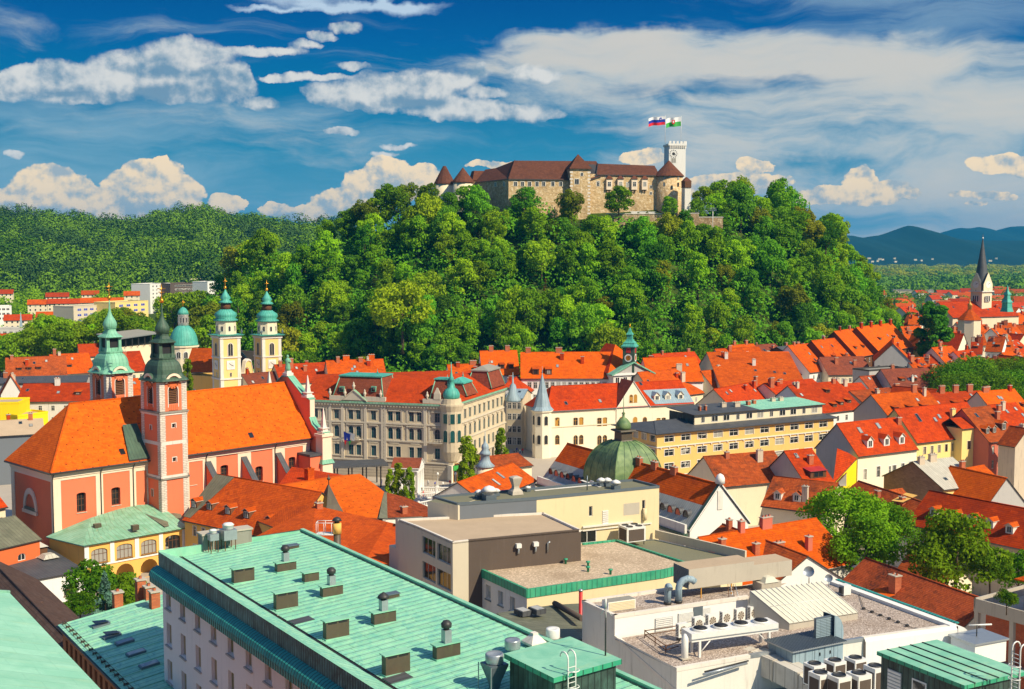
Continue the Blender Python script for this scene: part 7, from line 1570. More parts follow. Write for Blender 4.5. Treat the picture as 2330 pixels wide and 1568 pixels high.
m=MB();A, B=PY(752,1067,312), PY(884,1076,316);e=(B-A);e.z=0;n=Vector((e.y,-e.x,0)).normalized();z=A.z;root=thing('canopy','long flat grey canopy on thin posts before the palace','canopy',(A.x,A.y,GR));m.obox(Vector((A.x,A.y,z)),e,n*-9,(0,0,.5),'metal_grey');m.build('roof',root)
for k in range(4):
 for d in(1,8):m=MB();p=A+e*((k+.5)/4)-n*d;m.box((p.x,p.y,GR),.35,.35,z-GR,'dark_metal',0);m.build('post',root)
A, B=GZ(893,1063,2.6), GZ(950,1064,2.6);root=thing('portico','small white columned portico with a brown tiled gable roof on the square','pavilion',(A.x,A.y,GR));f=Fac(A,Vector((A.x,A.y,0))+Vector((.98,-.12,0))*6.6);m=MB();m.obox(f.p(0,GR,-1.2),f.e*5.0,f.n*-5,(0,0,7.0),'white_old');m.build('wall',root);r=MB();zr=4.6
r.slab([[f.p(-.4,2.5,.5),f.p(7.2,2.5,.5),f.p(7.2,zr,-3.4),f.p(-.4,zr,-3.4)],[f.p(7.2,2.5,-7.2),f.p(-.4,2.5,-7.2),f.p(-.4,zr,-3.4),f.p(7.2,zr,-3.4)]],.2,'tile_brown','white');r.build('roof',root);m=MB();m.face([f.p(7.0,2.3,.3),f.p(7.0,2.3,-7),f.p(7.0,zr-.1,-3.4)],'white');m.obox(f.p(0,1.6,.2),f.e*7.0,f.n*-7,(0,0,.8),'white');m.build('entablature',root)
for x, y in((6.6,0),(6.6,-2.2),(6.6,-4.5),(6.6,-6.7),(4.6,0),(2.4,0),(.4,0)):m=MB();m.lathe(f.p(x,GR,y),[(.42,0),(.36,.3),(.3,5.8),(.42,6.1)],'white',10);m.build('column',root)
def balustrade(lab,a,b,z):
 A, B=GZ(*a,z), GZ(*b,z);e=B-A;L=e.length;e.normalize();n=Vector((e.y,-e.x,0));o=thing('balustrade',lab,'balustrade',(A.x,A.y,z-1.3),'white bridge balustrades');m=MB();m.obox(A-n*.2+Vector((0,0,-.2)),e*L,n*.4,(0,0,.22),'white');m.obox(A-n*.25+Vector((0,0,-1.4)),e*L,n*.5,(0,0,.35),'white');m.build('rail',o);m=MB()
 for k in range(int(L/.55)):m.lathe(A+e*(.3+.55*k)+Vector((0,0,-1.1)),[(.1,0),(.17,.25),(.08,.6),(.13,.9)],'white',6)
 m.build('baluster',o);m=MB()
 for k in range(int(L/5)+1):m.box(A+e*min(L,5*k)+Vector((0,0,-1.4)),.55,.55,1.7,'white',math.atan2(e.y,e.x))
 m.build('pier',o)
balustrade('white stone balustrade of the bridge nearest the palace',(950,1108),(1062,1109),GR+1.3);balustrade('white stone balustrade in the middle of the bridges',(952,1124),(1060,1114),GR+1.3);balustrade('white stone balustrade nearest the beige office block',(952,1143),(1066,1121),GR+1.3)
for u, v in((996,1112),(1037,1112)):c=GZ(u,v,GR);m=MB();m.lathe(c,[(.35,0),(.25,.6),(.12,1.0),(.09,3.6),(.3,3.7),(.34,4.1),(.1,4.4)],'white_metal',8);single('street_lamp',m,'white bridge lamp left among the balustrades' if u<1000 else 'white bridge lamp right by the green doorway','street lamp',c)
c=GZ(1104,1120,2);d=c.length;k=FL/c.y;root=thing('kiosk_turret','round cream corner turret with a tiered grey metal dome','turret',(c.x,c.y,GR));zb=PY(1104,1090,c.y).z;m=MB();m.lathe((c.x,c.y,0),[(1.9,GR),(1.9,PY(1104,1060,c.y).z)],'cream',16);m.lathe((c.x,c.y,0),[(2.1,zb-3),(2.1,zb-2.6)],'cream_light',16);m.build('drum',root);m=MB();z=PY(1104,1060,c.y).z;m.lathe((c.x,c.y,z),[(2.1,-.3),(2.3,0),(1.5,.7),(1.1,1.4),(1.0,2.6),(1.35,2.75),(1.2,3.2),(.8,3.8),(.9,4.3),(.8,4.9),(.3,5.4),(.12,6.2),(.05,8.2)],'metal_blue',16);m.build('dome',root)
m=MB();f=Fac(Vector((c.x-1,c.y-1.95,0)),Vector((c.x+1,c.y-1.95,0)));window(root,f,1.0,zb-1.2,.8,1.6,ar=1,rec=-.05,split=False,fm='trim_stone')
def person(x,y,lab,top,legs,s=1.0,rz=0.0):
 vs_=[(0,0,.95),(0,0,1.2),(0,0,1.42),(0,0,1.53),(0,.02,1.66),(.10,0,.88),(.13,.12,.48),(.12,.02,.06),(.13,.2,.03),(-.10,0,.88),(-.12,-.12,.48),(-.13,-.26,.10),(-.13,-.1,.03),(.20,0,1.40),(.27,-.06,1.12),(.26,.05,.86),(-.20,0,1.40),(-.27,.06,1.12),(-.26,.14,.88)]
 es=[(0,1),(1,2),(2,3),(3,4),(0,5),(5,6),(6,7),(7,8),(0,9),(9,10),(10,11),(11,12),(2,13),(13,14),(14,15),(2,16),(16,17),(17,18)];rr_=[.15,.14,.15,.06,.115,.095,.07,.05,.045,.095,.07,.05,.045,.065,.05,.04,.065,.05,.04]
 me=bpy.data.meshes.new('person');me.from_pydata(vs_,es,[]);o=bpy.data.objects.new('person',me);C.objects.link(o);o.modifiers.new('s','SKIN')
 for k, r in enumerate(rr_):me.skin_vertices[0].data[k].radius=(r,r)
 me.skin_vertices[0].data[0].use_root=True;md=o.modifiers.new('d','SUBSURF');md.levels=md.render_levels=1
 dg=bpy.context.evaluated_depsgraph_get();m2=bpy.data.meshes.new_from_object(o.evaluated_get(dg));o.modifiers.clear();o.data=m2
 for mt in(top,legs,'cream_pink','wood_brown'):m2.materials.append(MATS[mt])
 for pl in m2.polygons:z=pl.center.z;pl.material_index=1 if z<.92 else 0 if z<1.46 else 3 if z>1.70 or pl.center.y<-.04 else 2
 o.location=(x,y,GR+.02);o.rotation_euler=(0,0,rz);o.scale=(s,)*3;return tag(o,lab,'person','people on the square')
for k, (u,v,t,l,lab)in enumerate(((1024,1106,'flag_red','grey_panel','person in a red top near the right bridge lamp'),(990,1109,'flag_blue','dark_metal','person in blue left of the bridge lamp'),(974,1106,'white','grey_panel','person in white at the left end of the bridge'),(1008,1110,'white','dark_metal','person in white and black on the bridge'),(1044,1105,'flag_blue','white','person in blue and white by the green doorway'),(868,1103,'grey_panel','flag_blue','person in grey under the canopy edge'),(963,1130,'flag_red','flag_red','person in red between the balustrades'),(1170,1036,'dark_metal','grey_panel','person in black at the front of the shopping street'),(1176,1030,'flag_blue','dark_metal','person in blue in the shopping street'),(1183,1034,'white','flag_blue','person in white in the shopping street'),(1189,1032,'flag_red','dark_metal','person in red in the shopping street'))):
 p=GZ(u,v,GR);person(p.x,p.y,lab,t,l,1.0,k*1.3)
seam('metal_attic',(0.34,0.35,0.31),(0.44,0.45,0.40),(0.12,0.13,0.12),0.6,(0.08,0.085,0.08),0.05,0.4)
# ---------- hall with the square copper dome
A, B=GZ(1232,1073.6,8), GZ(1570,1182,8);hall=house('long hall with a red tiled roof and metal attic of arched dormers',A,B,6.0,14,14,'tile_orange','white','gable',ov=.3,th=.2,gablem='white',name='hall',cat='building',chm='brick',chim=((.42,.98,1.6,1.4),(.52,.98,1.6,1.3),(.62,.98,1.7,1.3),(.74,.98,1.7,1.3)))
hf=hall.f;L=hf.L;m=MB()
q=lambda s, t, o=.12:hall.on(s,t)+Vector((0,0,o))
for(s0,s1)in((0,.40),(.60,1.0)):m.slab([[q(s0,-.05),q(s1,-.05),q(s1,.50),q(s0,.50)]],.1,'metal_attic','gutter')
m.obox(hf.p(0,GR,1.2),hf.e*L,hf.n*-.5,(0,0,11.6),'white_old');m.obox(hf.p(-.2,4.9,1.6),hf.e*(L+.4),hf.n*-1.0,(0,0,.5),'copper_church');m.build('attic',hall.root)
for k in range(16):
 s=.03+.023*k if k<8 else .63+.045*(k-8)
 if k<8:s=.035+.045*k
 P=hall.on(s,.2);a=(P-hf.A).dot(hf.e);y=-(P-hf.A).dot(hf.n);dm=MB();N=8;r=.85
 for j in range(N):
  t0, t1=math.pi*j/N, math.pi*(j+1)/N;w_=lambda R1, t, d:hf.p(a+R1*math.cos(t),P.z+.5+R1*math.sin(t)*1.1,-y+d)
  dm.face([w_(r,t0,.2),w_(r,t1,.2),w_(r,t1,-2.6),w_(r,t0,-2.6)],'metal_grey');dm.face([w_(r,t0,.2),w_(r*.8,t0,.2),w_(r*.8,t1,.2),w_(r,t1,.2)],'wood_brown')
 dm.face([w_(r*.82,math.pi*j/N,.1)for j in range(N+1)]+[hf.p(a-r*.8,P.z-.2,-y+.1),hf.p(a+r*.8,P.z-.2,-y+.1)],'pink' if k%3 else 'pane');dm.obox(hf.p(a-r,P.z-.3,-y+.15),hf.e*.16,hf.n*-1.5,(0,0,.8),'wood_brown');dm.build('arched_dormer',hall.root)
m=MB();fr=hall.fr
for s in(0,1):m.slab([[fr.p(-.3 if s==0 else 14.3,6.1,.35),fr.p(7,14.4,.35),fr.p(7,14.4,-.4),fr.p(-.3 if s==0 else 14.3,6.1,-.4)]],.35,'copper_church','white')
m.lathe(fr.p(7,14.2,0),[(.9,0),(.9,1.0),(.6,1.6),(.1,1.9)],'white',10);m.obox(fr.p(6.4,9.2,.15),fr.e*1.2,fr.n*-.1,(0,0,3.6),'white_old');m.build('gable_coping',hall.root)
dc=hall.on(.41,1);o=thing('copper_dome','square green copper dome with a small lantern on the hall','dome',(dc.x,dc.y,8));m=MB();prof=[(6.1*math.sqrt(max(0.0,1-t*t))**.9,9.6+8.6*t)for t in(0,.15,.3,.45,.58,.7,.8,.88,.94,.97)]
c0=Vector((dc.x,dc.y,0));rz=hf.rz;e_, n_=hf.e, Vector((-hf.e.y,hf.e.x,0));rings=[]
for h_, z in[(6.2,5.0)]+prof:rings.append([c0+e_*(x*h_)+n_*(y*h_)+Vector((0,0,z))for x,y in((-1,-1),(-.6,-1),(-.2,-1),(.2,-1),(.6,-1),(1,-1),(1,-.6),(1,-.2),(1,.2),(1,.6),(1,1),(.6,1),(.2,1),(-.2,1),(-.6,1),(-1,1),(-1,.6),(-1,.2),(-1,-.2),(-1,-.6))])
for a, b in zip(rings,rings[1:]):
 for k in range(20):m.face([a[k],a[(k+1)%20],b[(k+1)%20],b[k]],'copper_dome')
m.build('shell',o);m=MB()
for k in range(20):m.tube([r[k]+Vector((0,0,.04))for r in rings[1:]],.17 if k%5==0 else .05,'copper_dome' if k%5==0 else 'copper_church',5)
m.build('rib',o);m=MB();zt=17.7;m.square((dc.x,dc.y,zt),[(1.6,0),(1.4,.4),(1.35,2.0),(2.0,2.3),(1.9,2.6)],'copper_brown',rz);m.lathe((dc.x,dc.y,zt+2.6),[(1.5,0),(1.65,.6),(1.5,1.4),(.9,2.2),(.3,2.6),(.25,3.2),(.4,3.4),(.1,3.8),(.05,7.0)],'copper_dome',14);m.build('lantern',o)
c=hall.on(.40,.1);m=MB();m.square(c+hf.n*1.2-Vector((0,0,.5)),[(2.2,0),(2.2,.8),(1.0,1.2),(.8,2.6),(1.0,2.8),(.5,3.4)],'white_old',rz,.3);m.build('scroll_gable',hall.root)
PH('red tiled roof left of the domed hall',1098,1140,1218,1092,5,12,8.5,'tile_orange','white_old',sky=((.45,.3,.9,2.4),(.62,.5,.9,2.4)),edge='gutter')
PH('low red shed roof behind the round turret',1118,1068,1210,1058,3,14,5,'tile_old','cream')
# ---------- yellow apartment house
A, B=GZ(1495,986,11), GZ(1897,949,11);rows=[(.9,11,(3.0,1.75),(.02,.98)),(4.6,11,(3.0,1.75),(.02,.98)),(8.2,11,(3.0,1.75),(.02,.98)),(11.6,11,(3.0,1.75),(.02,.98))]
ya=house('long yellow apartment house with white windows and a set back top floor',A,B,11,19,12.6,'metal_grey','yellow_apartment','hip',name='apartment_house',cat='building',rows=rows,side=((.7,5,2.0,1.75,'l'),(4.4,5,2.0,1.75,'l')),hip=(6,3),split=True,trim='frame_white',ov=.9)
yf=ya.f;m=MB();m.obox(yf.p(-.25,7.1,.3),yf.e*(yf.L+.3),yf.n*-.3,(0,0,.28),'stone_white');m.obox(ya.fl.p(0,7.1,.3),ya.fl.e*ya.D,ya.fl.n*-.3,(0,0,.28),'stone_white')
for k in range(int(yf.L/2.8)):m.obox(yf.p(1+2.8*k,6.75,.3),yf.e*.3,yf.n*-.3,(0,0,.4),'stone_white')
m.obox(yf.p(-.3,10.55,.5),yf.e*(yf.L+.4),yf.n*-.5,(0,0,.4),'yellow_apartment');m.build('cornice',ya.root)
m=MB();f9=yf.off(-3.6);wall(m,f9,15,yf.L-1.0,11.4,14.4,'cream');m.obox(f9.p(15,11.4,0),f9.n*-11,f9.e*.2,(0,0,3.0),'copper_dark');m.obox(f9.p(yf.L-1.2,11.4,0),f9.n*-11,f9.e*.2,(0,0,3.0),'cream');tf=m.build('top_floor',ya.root)
for k in range(11):window(tf,f9,18+(yf.L-22)*k/10,12.1,2.2 if k%3 else 1.2,1.6,rec=-.04,split=False,nx=2)
m=MB();s_=yf.L*.60
for a0, a1, mt in((14.4,s_,'metal_grey'),(s_,yf.L-.3,'copper')):m.slab([[f9.p(a0,14.45,.8),f9.p(a1,14.45,.8),f9.p(a1,15.3,-11.5),f9.p(a0,15.3,-11.5)]],.2,mt,'gutter')
m.build('top_roof',tf)
for a, b, w in((20,4,.5),(22,4,.5),(30,6,1.6),(34,5,1.8),(39,6,1.0),(42,7,1.0),(50,8,1.4),(53,8,1.4)):chimney(ya.root,f9.p(a,14.9,-b),w,.9,1.2,yf.rz,'chimney_plaster' if w>1.2 else 'brick')
# ---------- cream building with the corner spire
A, B=GZ(1246,934,10), GZ(1577,916,10);W1=[(1268,1),(1316,2),(1370,2),(1413,1),(1444,1),(1466,1),(1504,2),(1551,2)];f=Fac(A,B);ops=[]
for u, n in W1:
 for vb, h, ar in((970,2.7,.25),(1012,3.0,1)):
  a, z=f.px(u,vb)
  for x in([a]if n==1 else[a-.95,a+.95]):ops.append((x,z,1.45,h,ar))
sp=house('cream corner house with a blue grey spire and a pointed front gable',A,B,10,17,16.3,'tile_red','cream_light','hip',name='corner_house',cat='building',ops=ops,split=True,wfm='frame_ochre',wgm='pane_shade',trim='cream',hip=(5,0),edge='metal_blue')
fs=sp.f;m=MB()
for z, d in((9.3,.35),(4.6,.18)):m.obox(fs.p(-.2,z,d),fs.e*(fs.L+.4),fs.n*-d,(0,0,.35),'cream')
m.build('cornice',sp.root)
a0, a1=fs.px(1402,925)[0], fs.px(1477,922)[0];am=(a0+a1)/2;zg=17.6;m=MB();m.face([fs.p(a0,9.5,.3),fs.p(a1,9.5,.3),fs.p(am,zg,.3)],'cream_light');m.obox(fs.p(a0,GR,.3),fs.e*(a1-a0),fs.n*-.3,(0,0,14.0),'cream_light');gm=m.build('front_gable',sp.root);m=MB()
for s, x in((0,a0-.4),(1,a1+.4)):m.slab([[fs.p(x,9.3,.6),fs.p(am,zg+.3,.6),fs.p(am,zg+.3,-8),fs.p(x,9.3,-2)]],.2,'tile_brown' if s==0 else 'tile_red','white')
m.build('gable_roof',gm)
for x in(-.75,.75):window(gm,fs.off(.3),am+x,11.0,1.2,2.6,fm='frame_ochre',gm='pane_shade',rec=-.04,split=False,ar=1,trim='cream')
for u in(1413,1444,1466):
 a, z=fs.px(u,970);window(gm,fs.off(.3),a,z,1.5,3.0,fm='frame_ochre',gm='pane_shade',rec=-.04,split=False,ar=1,trim='cream')
m=MB();m.slab([[sp.on(.73,.0)+Vector((0,0,.12)),sp.on(1.005,0)+Vector((0,0,.12)),sp.on(1.005,.62)+Vector((0,0,.12)),sp.on(.70,.62)+Vector((0,0,.12))]],.08,'metal_blue','metal_blue');m.build('metal_attic',sp.root)
for u in(1500,1525,1554):a=fs.px(u,905)[0];dormer(sp,a/fs.L,.16,2.0,1.7,'gable','metal_blue','cream_light',1.0)
for s, t in((.14,.18),(.37,.2),(.71,.85)):skylight(sp,s,t)
c=fs.p(-1.2,0,-1.4);o=thing('corner_turret','narrow cream turret with open loggias and a blue grey spire','turret',(c.x,c.y,GR));m=MB();m.lathe(c,[(3.0,GR),(3.0,9.4),(3.5,9.7),(3.5,10.1)],'cream_light',8,fs.rz+.39,smooth=False);m.build('shaft',o);m=MB();m.lathe(c,[(3.6,10.1),(2.6,11.2),(1.7,14.5),(.12,21.0),(.05,23.4)],'metal_blue',8,fs.rz+.39,smooth=False);m.build('spire',o)
for z in(-.2,5.6):
 for t in(-1.15,-.37,.42):d=Vector((math.sin(t+.0),-math.cos(t),0));p=c+d*2.78;t_=Vector((-d.y,d.x,0));window(o,Fac(p-t_,p+t_),1.0,z,1.25,2.9,fm='trim_stone',gm='black',rec=-.06,split=False,ar=1,nx=1)
PH('white street house with small windows left of the spire',1189,905,1216,882,11,12,15,'tile_red','white',rows=((1.2,5,(.9,1.7)),(4.6,5,(.9,1.7)),(8,5,(.9,1.7)),(11.4,5,(.9,1.7))),split=False)
PH('grey corner house with a pointed metal turret at the street',1152,905,1189,906,12,14,14,'metal_blue','palace',rows=((1.5,3,(1.1,2)),(5.0,3,(1.1,2)),(9,3,(1.1,2)),(12.6,3,(1.3,2.4))),split=False,trim='trim_stone')
c=PY(1167,906,365);m=MB();m.lathe((c.x,c.y,c.z-1),[(2.4,0),(2.5,.6),(1.5,2.2),(.9,5.0),(.3,5.6),(.06,9)],'metal_blue',8);single('turret_roof',m,'pointed pale metal turret roof on the grey corner house','turret',(c.x,c.y,c.z-1))
# ---------- cathedral, town hall, church with the spire
def lantern_tower(o,c,w,z0,rz,g='copper_cathedral'):
 m=MB();m.square(c,[(w*.62,z0),(w*.66,z0+.4),(w*.6,z0+.5)],g,rz);m.build('cornice',o)
 m=MB();m.lathe(c,[(w*.48,z0+.5),(w*.46,z0+5.2)],'cream',8,rz+.39,smooth=False);m.build('octagon',o)
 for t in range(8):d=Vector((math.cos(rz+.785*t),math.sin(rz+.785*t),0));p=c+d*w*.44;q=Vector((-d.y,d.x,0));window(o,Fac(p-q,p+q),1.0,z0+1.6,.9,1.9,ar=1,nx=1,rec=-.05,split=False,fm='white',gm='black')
 m=MB();r=w*.55;z=z0+5.2;m.lathe(c,[(r,z),(r*1.05,z+.3),(r*.8,z+1.0),(r*.95,z+1.8),(r*.9,z+2.8),(r*.55,z+3.8),(r*.5,z+4.1)],g,8,rz+.39);m.lathe(c,[(r*.42,z+4.1),(r*.4,z+6.4)],'wood_brown',8,rz+.39);m.lathe(c,[(r*.6,z+6.4),(r*.5,z+7.0),(r*.32,z+7.4),(r*.46,z+8.2),(r*.3,z+9.2),(r*.12,z+10.4),(.1,z+11.3)],g,8,rz+.39);m.build('dome',o)
 m=MB();z+=11.8;m.lathe(c,[(.1,z-.6),(.5,z-.3),(.6,z),(.4,z+.5),(.1,z+.7)],'gold',8);m.tube([c+Vector((0,0,z)),c+Vector((0,0,z+3.6))],.13,'gold',5);m.tube([c+Vector((-.8,0,z+2.3)),c+Vector((.8,0,z+2.3))],.13,'gold',5);m.build('finial',o)
 for sx in(-1,1):
  for sy in(-1,1):m=MB();q=c+Vector((math.cos(rz)*sx-math.sin(rz)*sy,math.sin(rz)*sx+math.cos(rz)*sy,0))*w*.55;m.lathe(q,[(.3,z0+.4),(.2,z0+.9),(.45,z0+1.4),(.1,z0+2.2),(.05,z0+2.6)],'zinc_dark',6);m.build('urn',o)
plaster('yellow_cathedral',(0.86,0.60,0.23),0.07,stn=0.12)
def cath_tower(u,uc,lab,d):
 c=PY(u,800,d);c.z=0;w=7.6;rz=.62;e=Vector((math.cos(rz),math.sin(rz),0));n=Vector((e.y,-e.x,0));o=thing('cathedral_tower',lab,'church tower',(c.x,c.y,GR),'twin cathedral towers');zt=PY(u,763,d).z;A=c-e*w/2+n*w/2;fr=Fac(A,A+e*w);fl=Fac(A-n*w,A);W, T=MB(), MB()
 W.box((c.x,c.y,GR),w-.1,w-.1,zt-GR,'yellow_cathedral',rz);W.build('wall',o)
 for ff in(fr,fl):
  for a in(0,w-1.2):T.obox(ff.p(a,GR,.05),ff.e*1.2,ff.n*-.2,(0,0,zt-GR),'stone_white')
  for z, h, d_ in((zt-.9,.9,.35),(zt-7.9,.5,.25),(zt-15.6,.6,.3)):T.obox(ff.p(-d_,z,d_),ff.e*(w+2*d_),ff.n*-d_,(0,0,h),'stone_white')
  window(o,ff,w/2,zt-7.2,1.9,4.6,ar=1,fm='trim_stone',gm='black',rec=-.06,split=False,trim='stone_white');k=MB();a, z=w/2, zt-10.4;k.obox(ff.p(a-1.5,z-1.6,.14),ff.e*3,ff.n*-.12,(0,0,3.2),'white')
  k.face([ff.p(a+1.25*math.cos(.393*j),z+1.25*math.sin(.393*j),.17)for j in range(16)],'stone_white');k.obox(ff.p(a,z,.2),ff.e*1.0+Vector((0,0,-.5)),(0,0,.2),ff.n*.02,'black');k.obox(ff.p(a,z,.2),ff.e*-.6+Vector((0,0,.5)),(0,0,.22),ff.n*.02,'black');k.build('clock_face',o)
  window(o,ff,w/2,zt-14.6,.7,1.6,ar=1,nx=1,rec=-.05,split=False)
 T.build('trim',o);lantern_tower(o,c,w,zt,rz);return fr
ca=cath_tower(515,518,'yellow cathedral bell tower with green lantern, left of the pair',428);cb=cath_tower(609,609,'yellow cathedral bell tower with green lantern, right of the pair',446)
P0, P1=PY(545,880,430), PY(585,880,440);f=Fac(P0,P1);o=thing('cathedral','yellow cathedral with a large green dome behind the bell towers','church',(P0.x,P0.y+20,GR));m=MB();pr=[(0,GR),(f.L,GR),(f.L,11),(f.L-1.2,12),(f.L-2.6,14),(f.L/2+1.6,18.2),(f.L/2,18.8),(f.L/2-1.6,18.2),(2.6,14),(1.2,12),(0,11)]
m.face([f.p(a,z)for a,z in pr],'yellow_cathedral');m.face([f.p(a,z,-1.0)for a,z in pr][::-1],'yellow_cathedral')
for a, b in zip(pr,pr[1:]):m.obox(f.p(a[0],a[1],.3),f.p(b[0],b[1])-f.p(a[0],a[1]),f.n*-1.5,(0,0,.7),'stone_white')if a[1]>5 and b[1]>5 else None
m.face([f.p(f.L/2+1.0*math.cos(.52*j),14.0+1.3*math.sin(.52*j),.05)for j in range(12)],'wood_brown');m.build('front_gable',o)
dc=PY(418,780,470);c=Vector((dc.x,dc.y,0));k=470/FL;zb, zt=PY(418,790,470).z, PY(418,738,470).z;r=32*k;m=MB();m.lathe(c,[(r*1.0,GR),(r*1.0,zb),(r*1.08,zb+.2),(r*1.08,zb+.8)],'cream',16,smooth=False);m.build('drum',o)
for t in np.arange(-1.6,1.5,.5):d=Vector((math.sin(t),-math.cos(t),0));p=c+d*r*.995;q=Vector((-d.y,d.x,0));window(o,Fac(p-q,p+q),1.0,zb-4,1.6,2.6,ar=1,rec=-.07,split=False,trim='white')
m=MB();hh=zt-zb-.8;m.lathe(c,[(r*1.04,zb+.8)]+[(r*math.cos(t),zb+.9+hh*math.sin(t))for t in np.linspace(0.05,1.35,8)],'copper_cathedral',24);dm=m.build('dome',o)
m=MB();m.lathe(c,[(2.1,zt-.4),(2.0,zt+3.6),(2.3,zt+3.8)],'white',8);m.lathe(c,[(2.3,zt+3.8),(2.0,zt+5.0),(1.2,zt+6.2),(.2,zt+6.8)],'copper_cathedral',10);m.tube([c+Vector((0,0,zt+6.8)),c+Vector((0,0,zt+9.6))],.15,'gold',5);m.tube([c+Vector((-.8,0,zt+8.6)),c+Vector((.8,0,zt+8.6))],.15,'gold',5);m.build('lantern',o)
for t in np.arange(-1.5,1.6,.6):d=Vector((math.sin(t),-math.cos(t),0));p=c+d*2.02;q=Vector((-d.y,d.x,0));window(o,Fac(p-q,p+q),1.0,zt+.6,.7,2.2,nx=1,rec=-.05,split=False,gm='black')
m=MB();m.slab([[PY(418,848,440),PY(484,846,434),PY(482,792,448),PY(437,792,455)],[PY(437,792,455),PY(482,792,448),PY(600,800,470),PY(560,830,478)]],.3,'tile_orange','gutter');m.slab([[PY(546,850,450),PY(580,836,452),PY(552,802,456),PY(546,800,452)]],.2,'copper_cathedral','gutter');m.build('roof',o)
m=MB();A, B=PY(418,851,439), PY(486,849,433);f=Fac(A,B);m.obox(f.p(0,GR,0),f.e*f.L,f.n*-20,(0,0,A.z-GR-.3),'yellow');m.build('wall',o)
for x in(.3,.65):window(o,f,f.L*x,3,2.2,5,rec=-.05,split=False,trim='stone_white')
PH('long white town hall front with a bright orange roof',1186,859,1395,859,15,18,23.0,'tile_bright','white',name='town_hall',cat='building',rows=((1.6,14,(1.2,2.2)),(6,14,(1.2,2.2))),trim='grey_wall',dorm=((.16,.1,2.2,2.0,'shed'),(.3,.1,2.2,2.0,'shed')),chim=((.08,1,1.8,1.6),(.42,1,2.2,1.6)),split=False)
PH('orange roofed wing left of the town hall front',1098,852,1182,851,15,18,22.6,'tile_bright','white',dorm=((.55,.22,1.6,1.6,'shed'),(.8,.22,1.6,1.6,'shed')),chim=((.3,1,1.6,1.8),(.75,1,1.6,1.8)),split=False)
PH('orange roofed wing right of the clock tower',1478,868,1600,866,13,18,20.5,'tile_bright','white',chim=((.6,.4,2.0,2.6,'chimney_plaster'),),split=False)
A, B=PY(1396,851,408), PY(1484,848,414);f=Fac(A,B);o=thing('town_hall','white pedimented town hall front with a green edged gable','building',(A.x,A.y,GR));m=MB();m.obox(f.p(0,GR,0),f.e*f.L,f.n*-16,(0,0,A.z-GR),'white_old');m.face([f.p(0,A.z,.1),f.p(f.L,A.z,.1),f.p(f.L/2,A.z+3.6,.1)],'grey_wall');m.obox(f.p(-.4,A.z-.6,.6),f.e*(f.L+.8),f.n*-.6,(0,0,.7),'white');m.build('wall',o);m=MB()
for s in(0,1):m.slab([[f.p(-.9 if s==0 else f.L+.9,A.z-.2,.8),f.p(f.L/2,A.z+4.0,.8),f.p(f.L/2,A.z+4.0,-3),f.p(-.9 if s==0 else f.L+.9,A.z-.2,-3)]],.45,'copper_pale','copper_pale');m.slab([[f.p(-.5 if s==0 else f.L+.5,A.z,-3),f.p(f.L/2,A.z+9.0,-13),f.p(f.L/2,A.z+9.0,-20),f.p(-.5 if s==0 else f.L+.5,A.z,-20)]],.2,'tile_red','gutter')
m.slab([[f.p(-.5,A.z,-3),f.p(f.L+.5,A.z,-3),f.p(f.L/2,A.z+9,-13)]],.2,'tile_bright','gutter');m.build('roof',o)
for k in range(5):window(o,f,f.L*(k+.5)/5,A.z-3.6,1.5,2.4,rec=-.05,split=False,trim='white')
c=PY(1433,810,413);c.z=0;o=thing('clock_tower','slim green copper clock turret above the town hall pediment','tower',(c.x,c.y,18));z0, z1=PY(1433,830,413).z, PY(1433,790,413).z;rz=-.35;m=MB();m.square(c,[(2.0,z0-4),(2.0,z1)],'copper_church',rz);m.build('shaft',o);m=MB();m.square(c,[(2.4,z1),(2.5,z1+.4),(1.9,z1+1.2),(1.9,z1+1.6),(1.3,z1+2.1),(1.1,z1+2.7)],'copper_cathedral',rz);m.square(c,[(.85,z1+2.7),(.85,z1+4.2),(1.15,z1+4.4),(.6,z1+5.2),(.3,z1+6.2),(.1,z1+6.9)],'copper_cathedral',rz);m.lathe(c,[(.1,z1+6.7),(.35,z1+7.0),(.1,z1+7.4),(.05,z1+8.4)],'gold',8);m.build('cap',o)
e=Vector((math.cos(rz),math.sin(rz),0));n=Vector((e.y,-e.x,0));fr=Fac(c-e*2+n*2,c+e*2+n*2);fl=Fac(c-e*2-n*2,c-e*2+n*2);f3=Fac(c+e*2+n*2,c+e*2-n*2)
for ff in(fr,fl,f3):
 k=MB();zc=z0+2.5;k.face([ff.p(2+1.35*math.cos(.393*j),zc+1.35*math.sin(.393*j),.08)for j in range(16)],'white');k.face([ff.p(2+.9*math.cos(.393*j),zc+.9*math.sin(.393*j),.11)for j in range(16)],'gold');k.obox(ff.p(2,zc,.14),ff.e*.7+Vector((0,0,.7)),(0,0,.2),ff.n*.02,'black');k.build('clock_face',o);k=MB();k.obox(ff.p(1.2,zc+1.7,.05),ff.e*1.6,ff.n*-.04,(0,0,2.0),'red_metal');k.build('shutter',o)
c=PY(2232,690,650);c.z=0;k=650/FL;o=thing('spire_church_tower','cream church tower with clocks and a tall dark needle spire','church tower',(c.x,c.y,GR));zt=PY(2232,664,650).z;rz=.5;m=MB();m.box((c.x,c.y,GR),7.6,7.6,zt-GR,'cream',rz);m.box((c.x,c.y,zt),9.2,9.2,.6,'white_old',rz);m.build('wall',o);m=MB();m.lathe(c,[(4.5,zt+.6),(4.0,zt+4.5),(2.6,zt+13),(.25,zt+28),(.1,zt+31)],'roof_grey' if 0 else 'metal_grey',8,rz);m.lathe(c,[(.1,zt+28.4),(.5,zt+29),(.1,zt+29.6)],'white',6);m.build('spire',o)
e=Vector((math.cos(rz),math.sin(rz),0));n=Vector((e.y,-e.x,0))
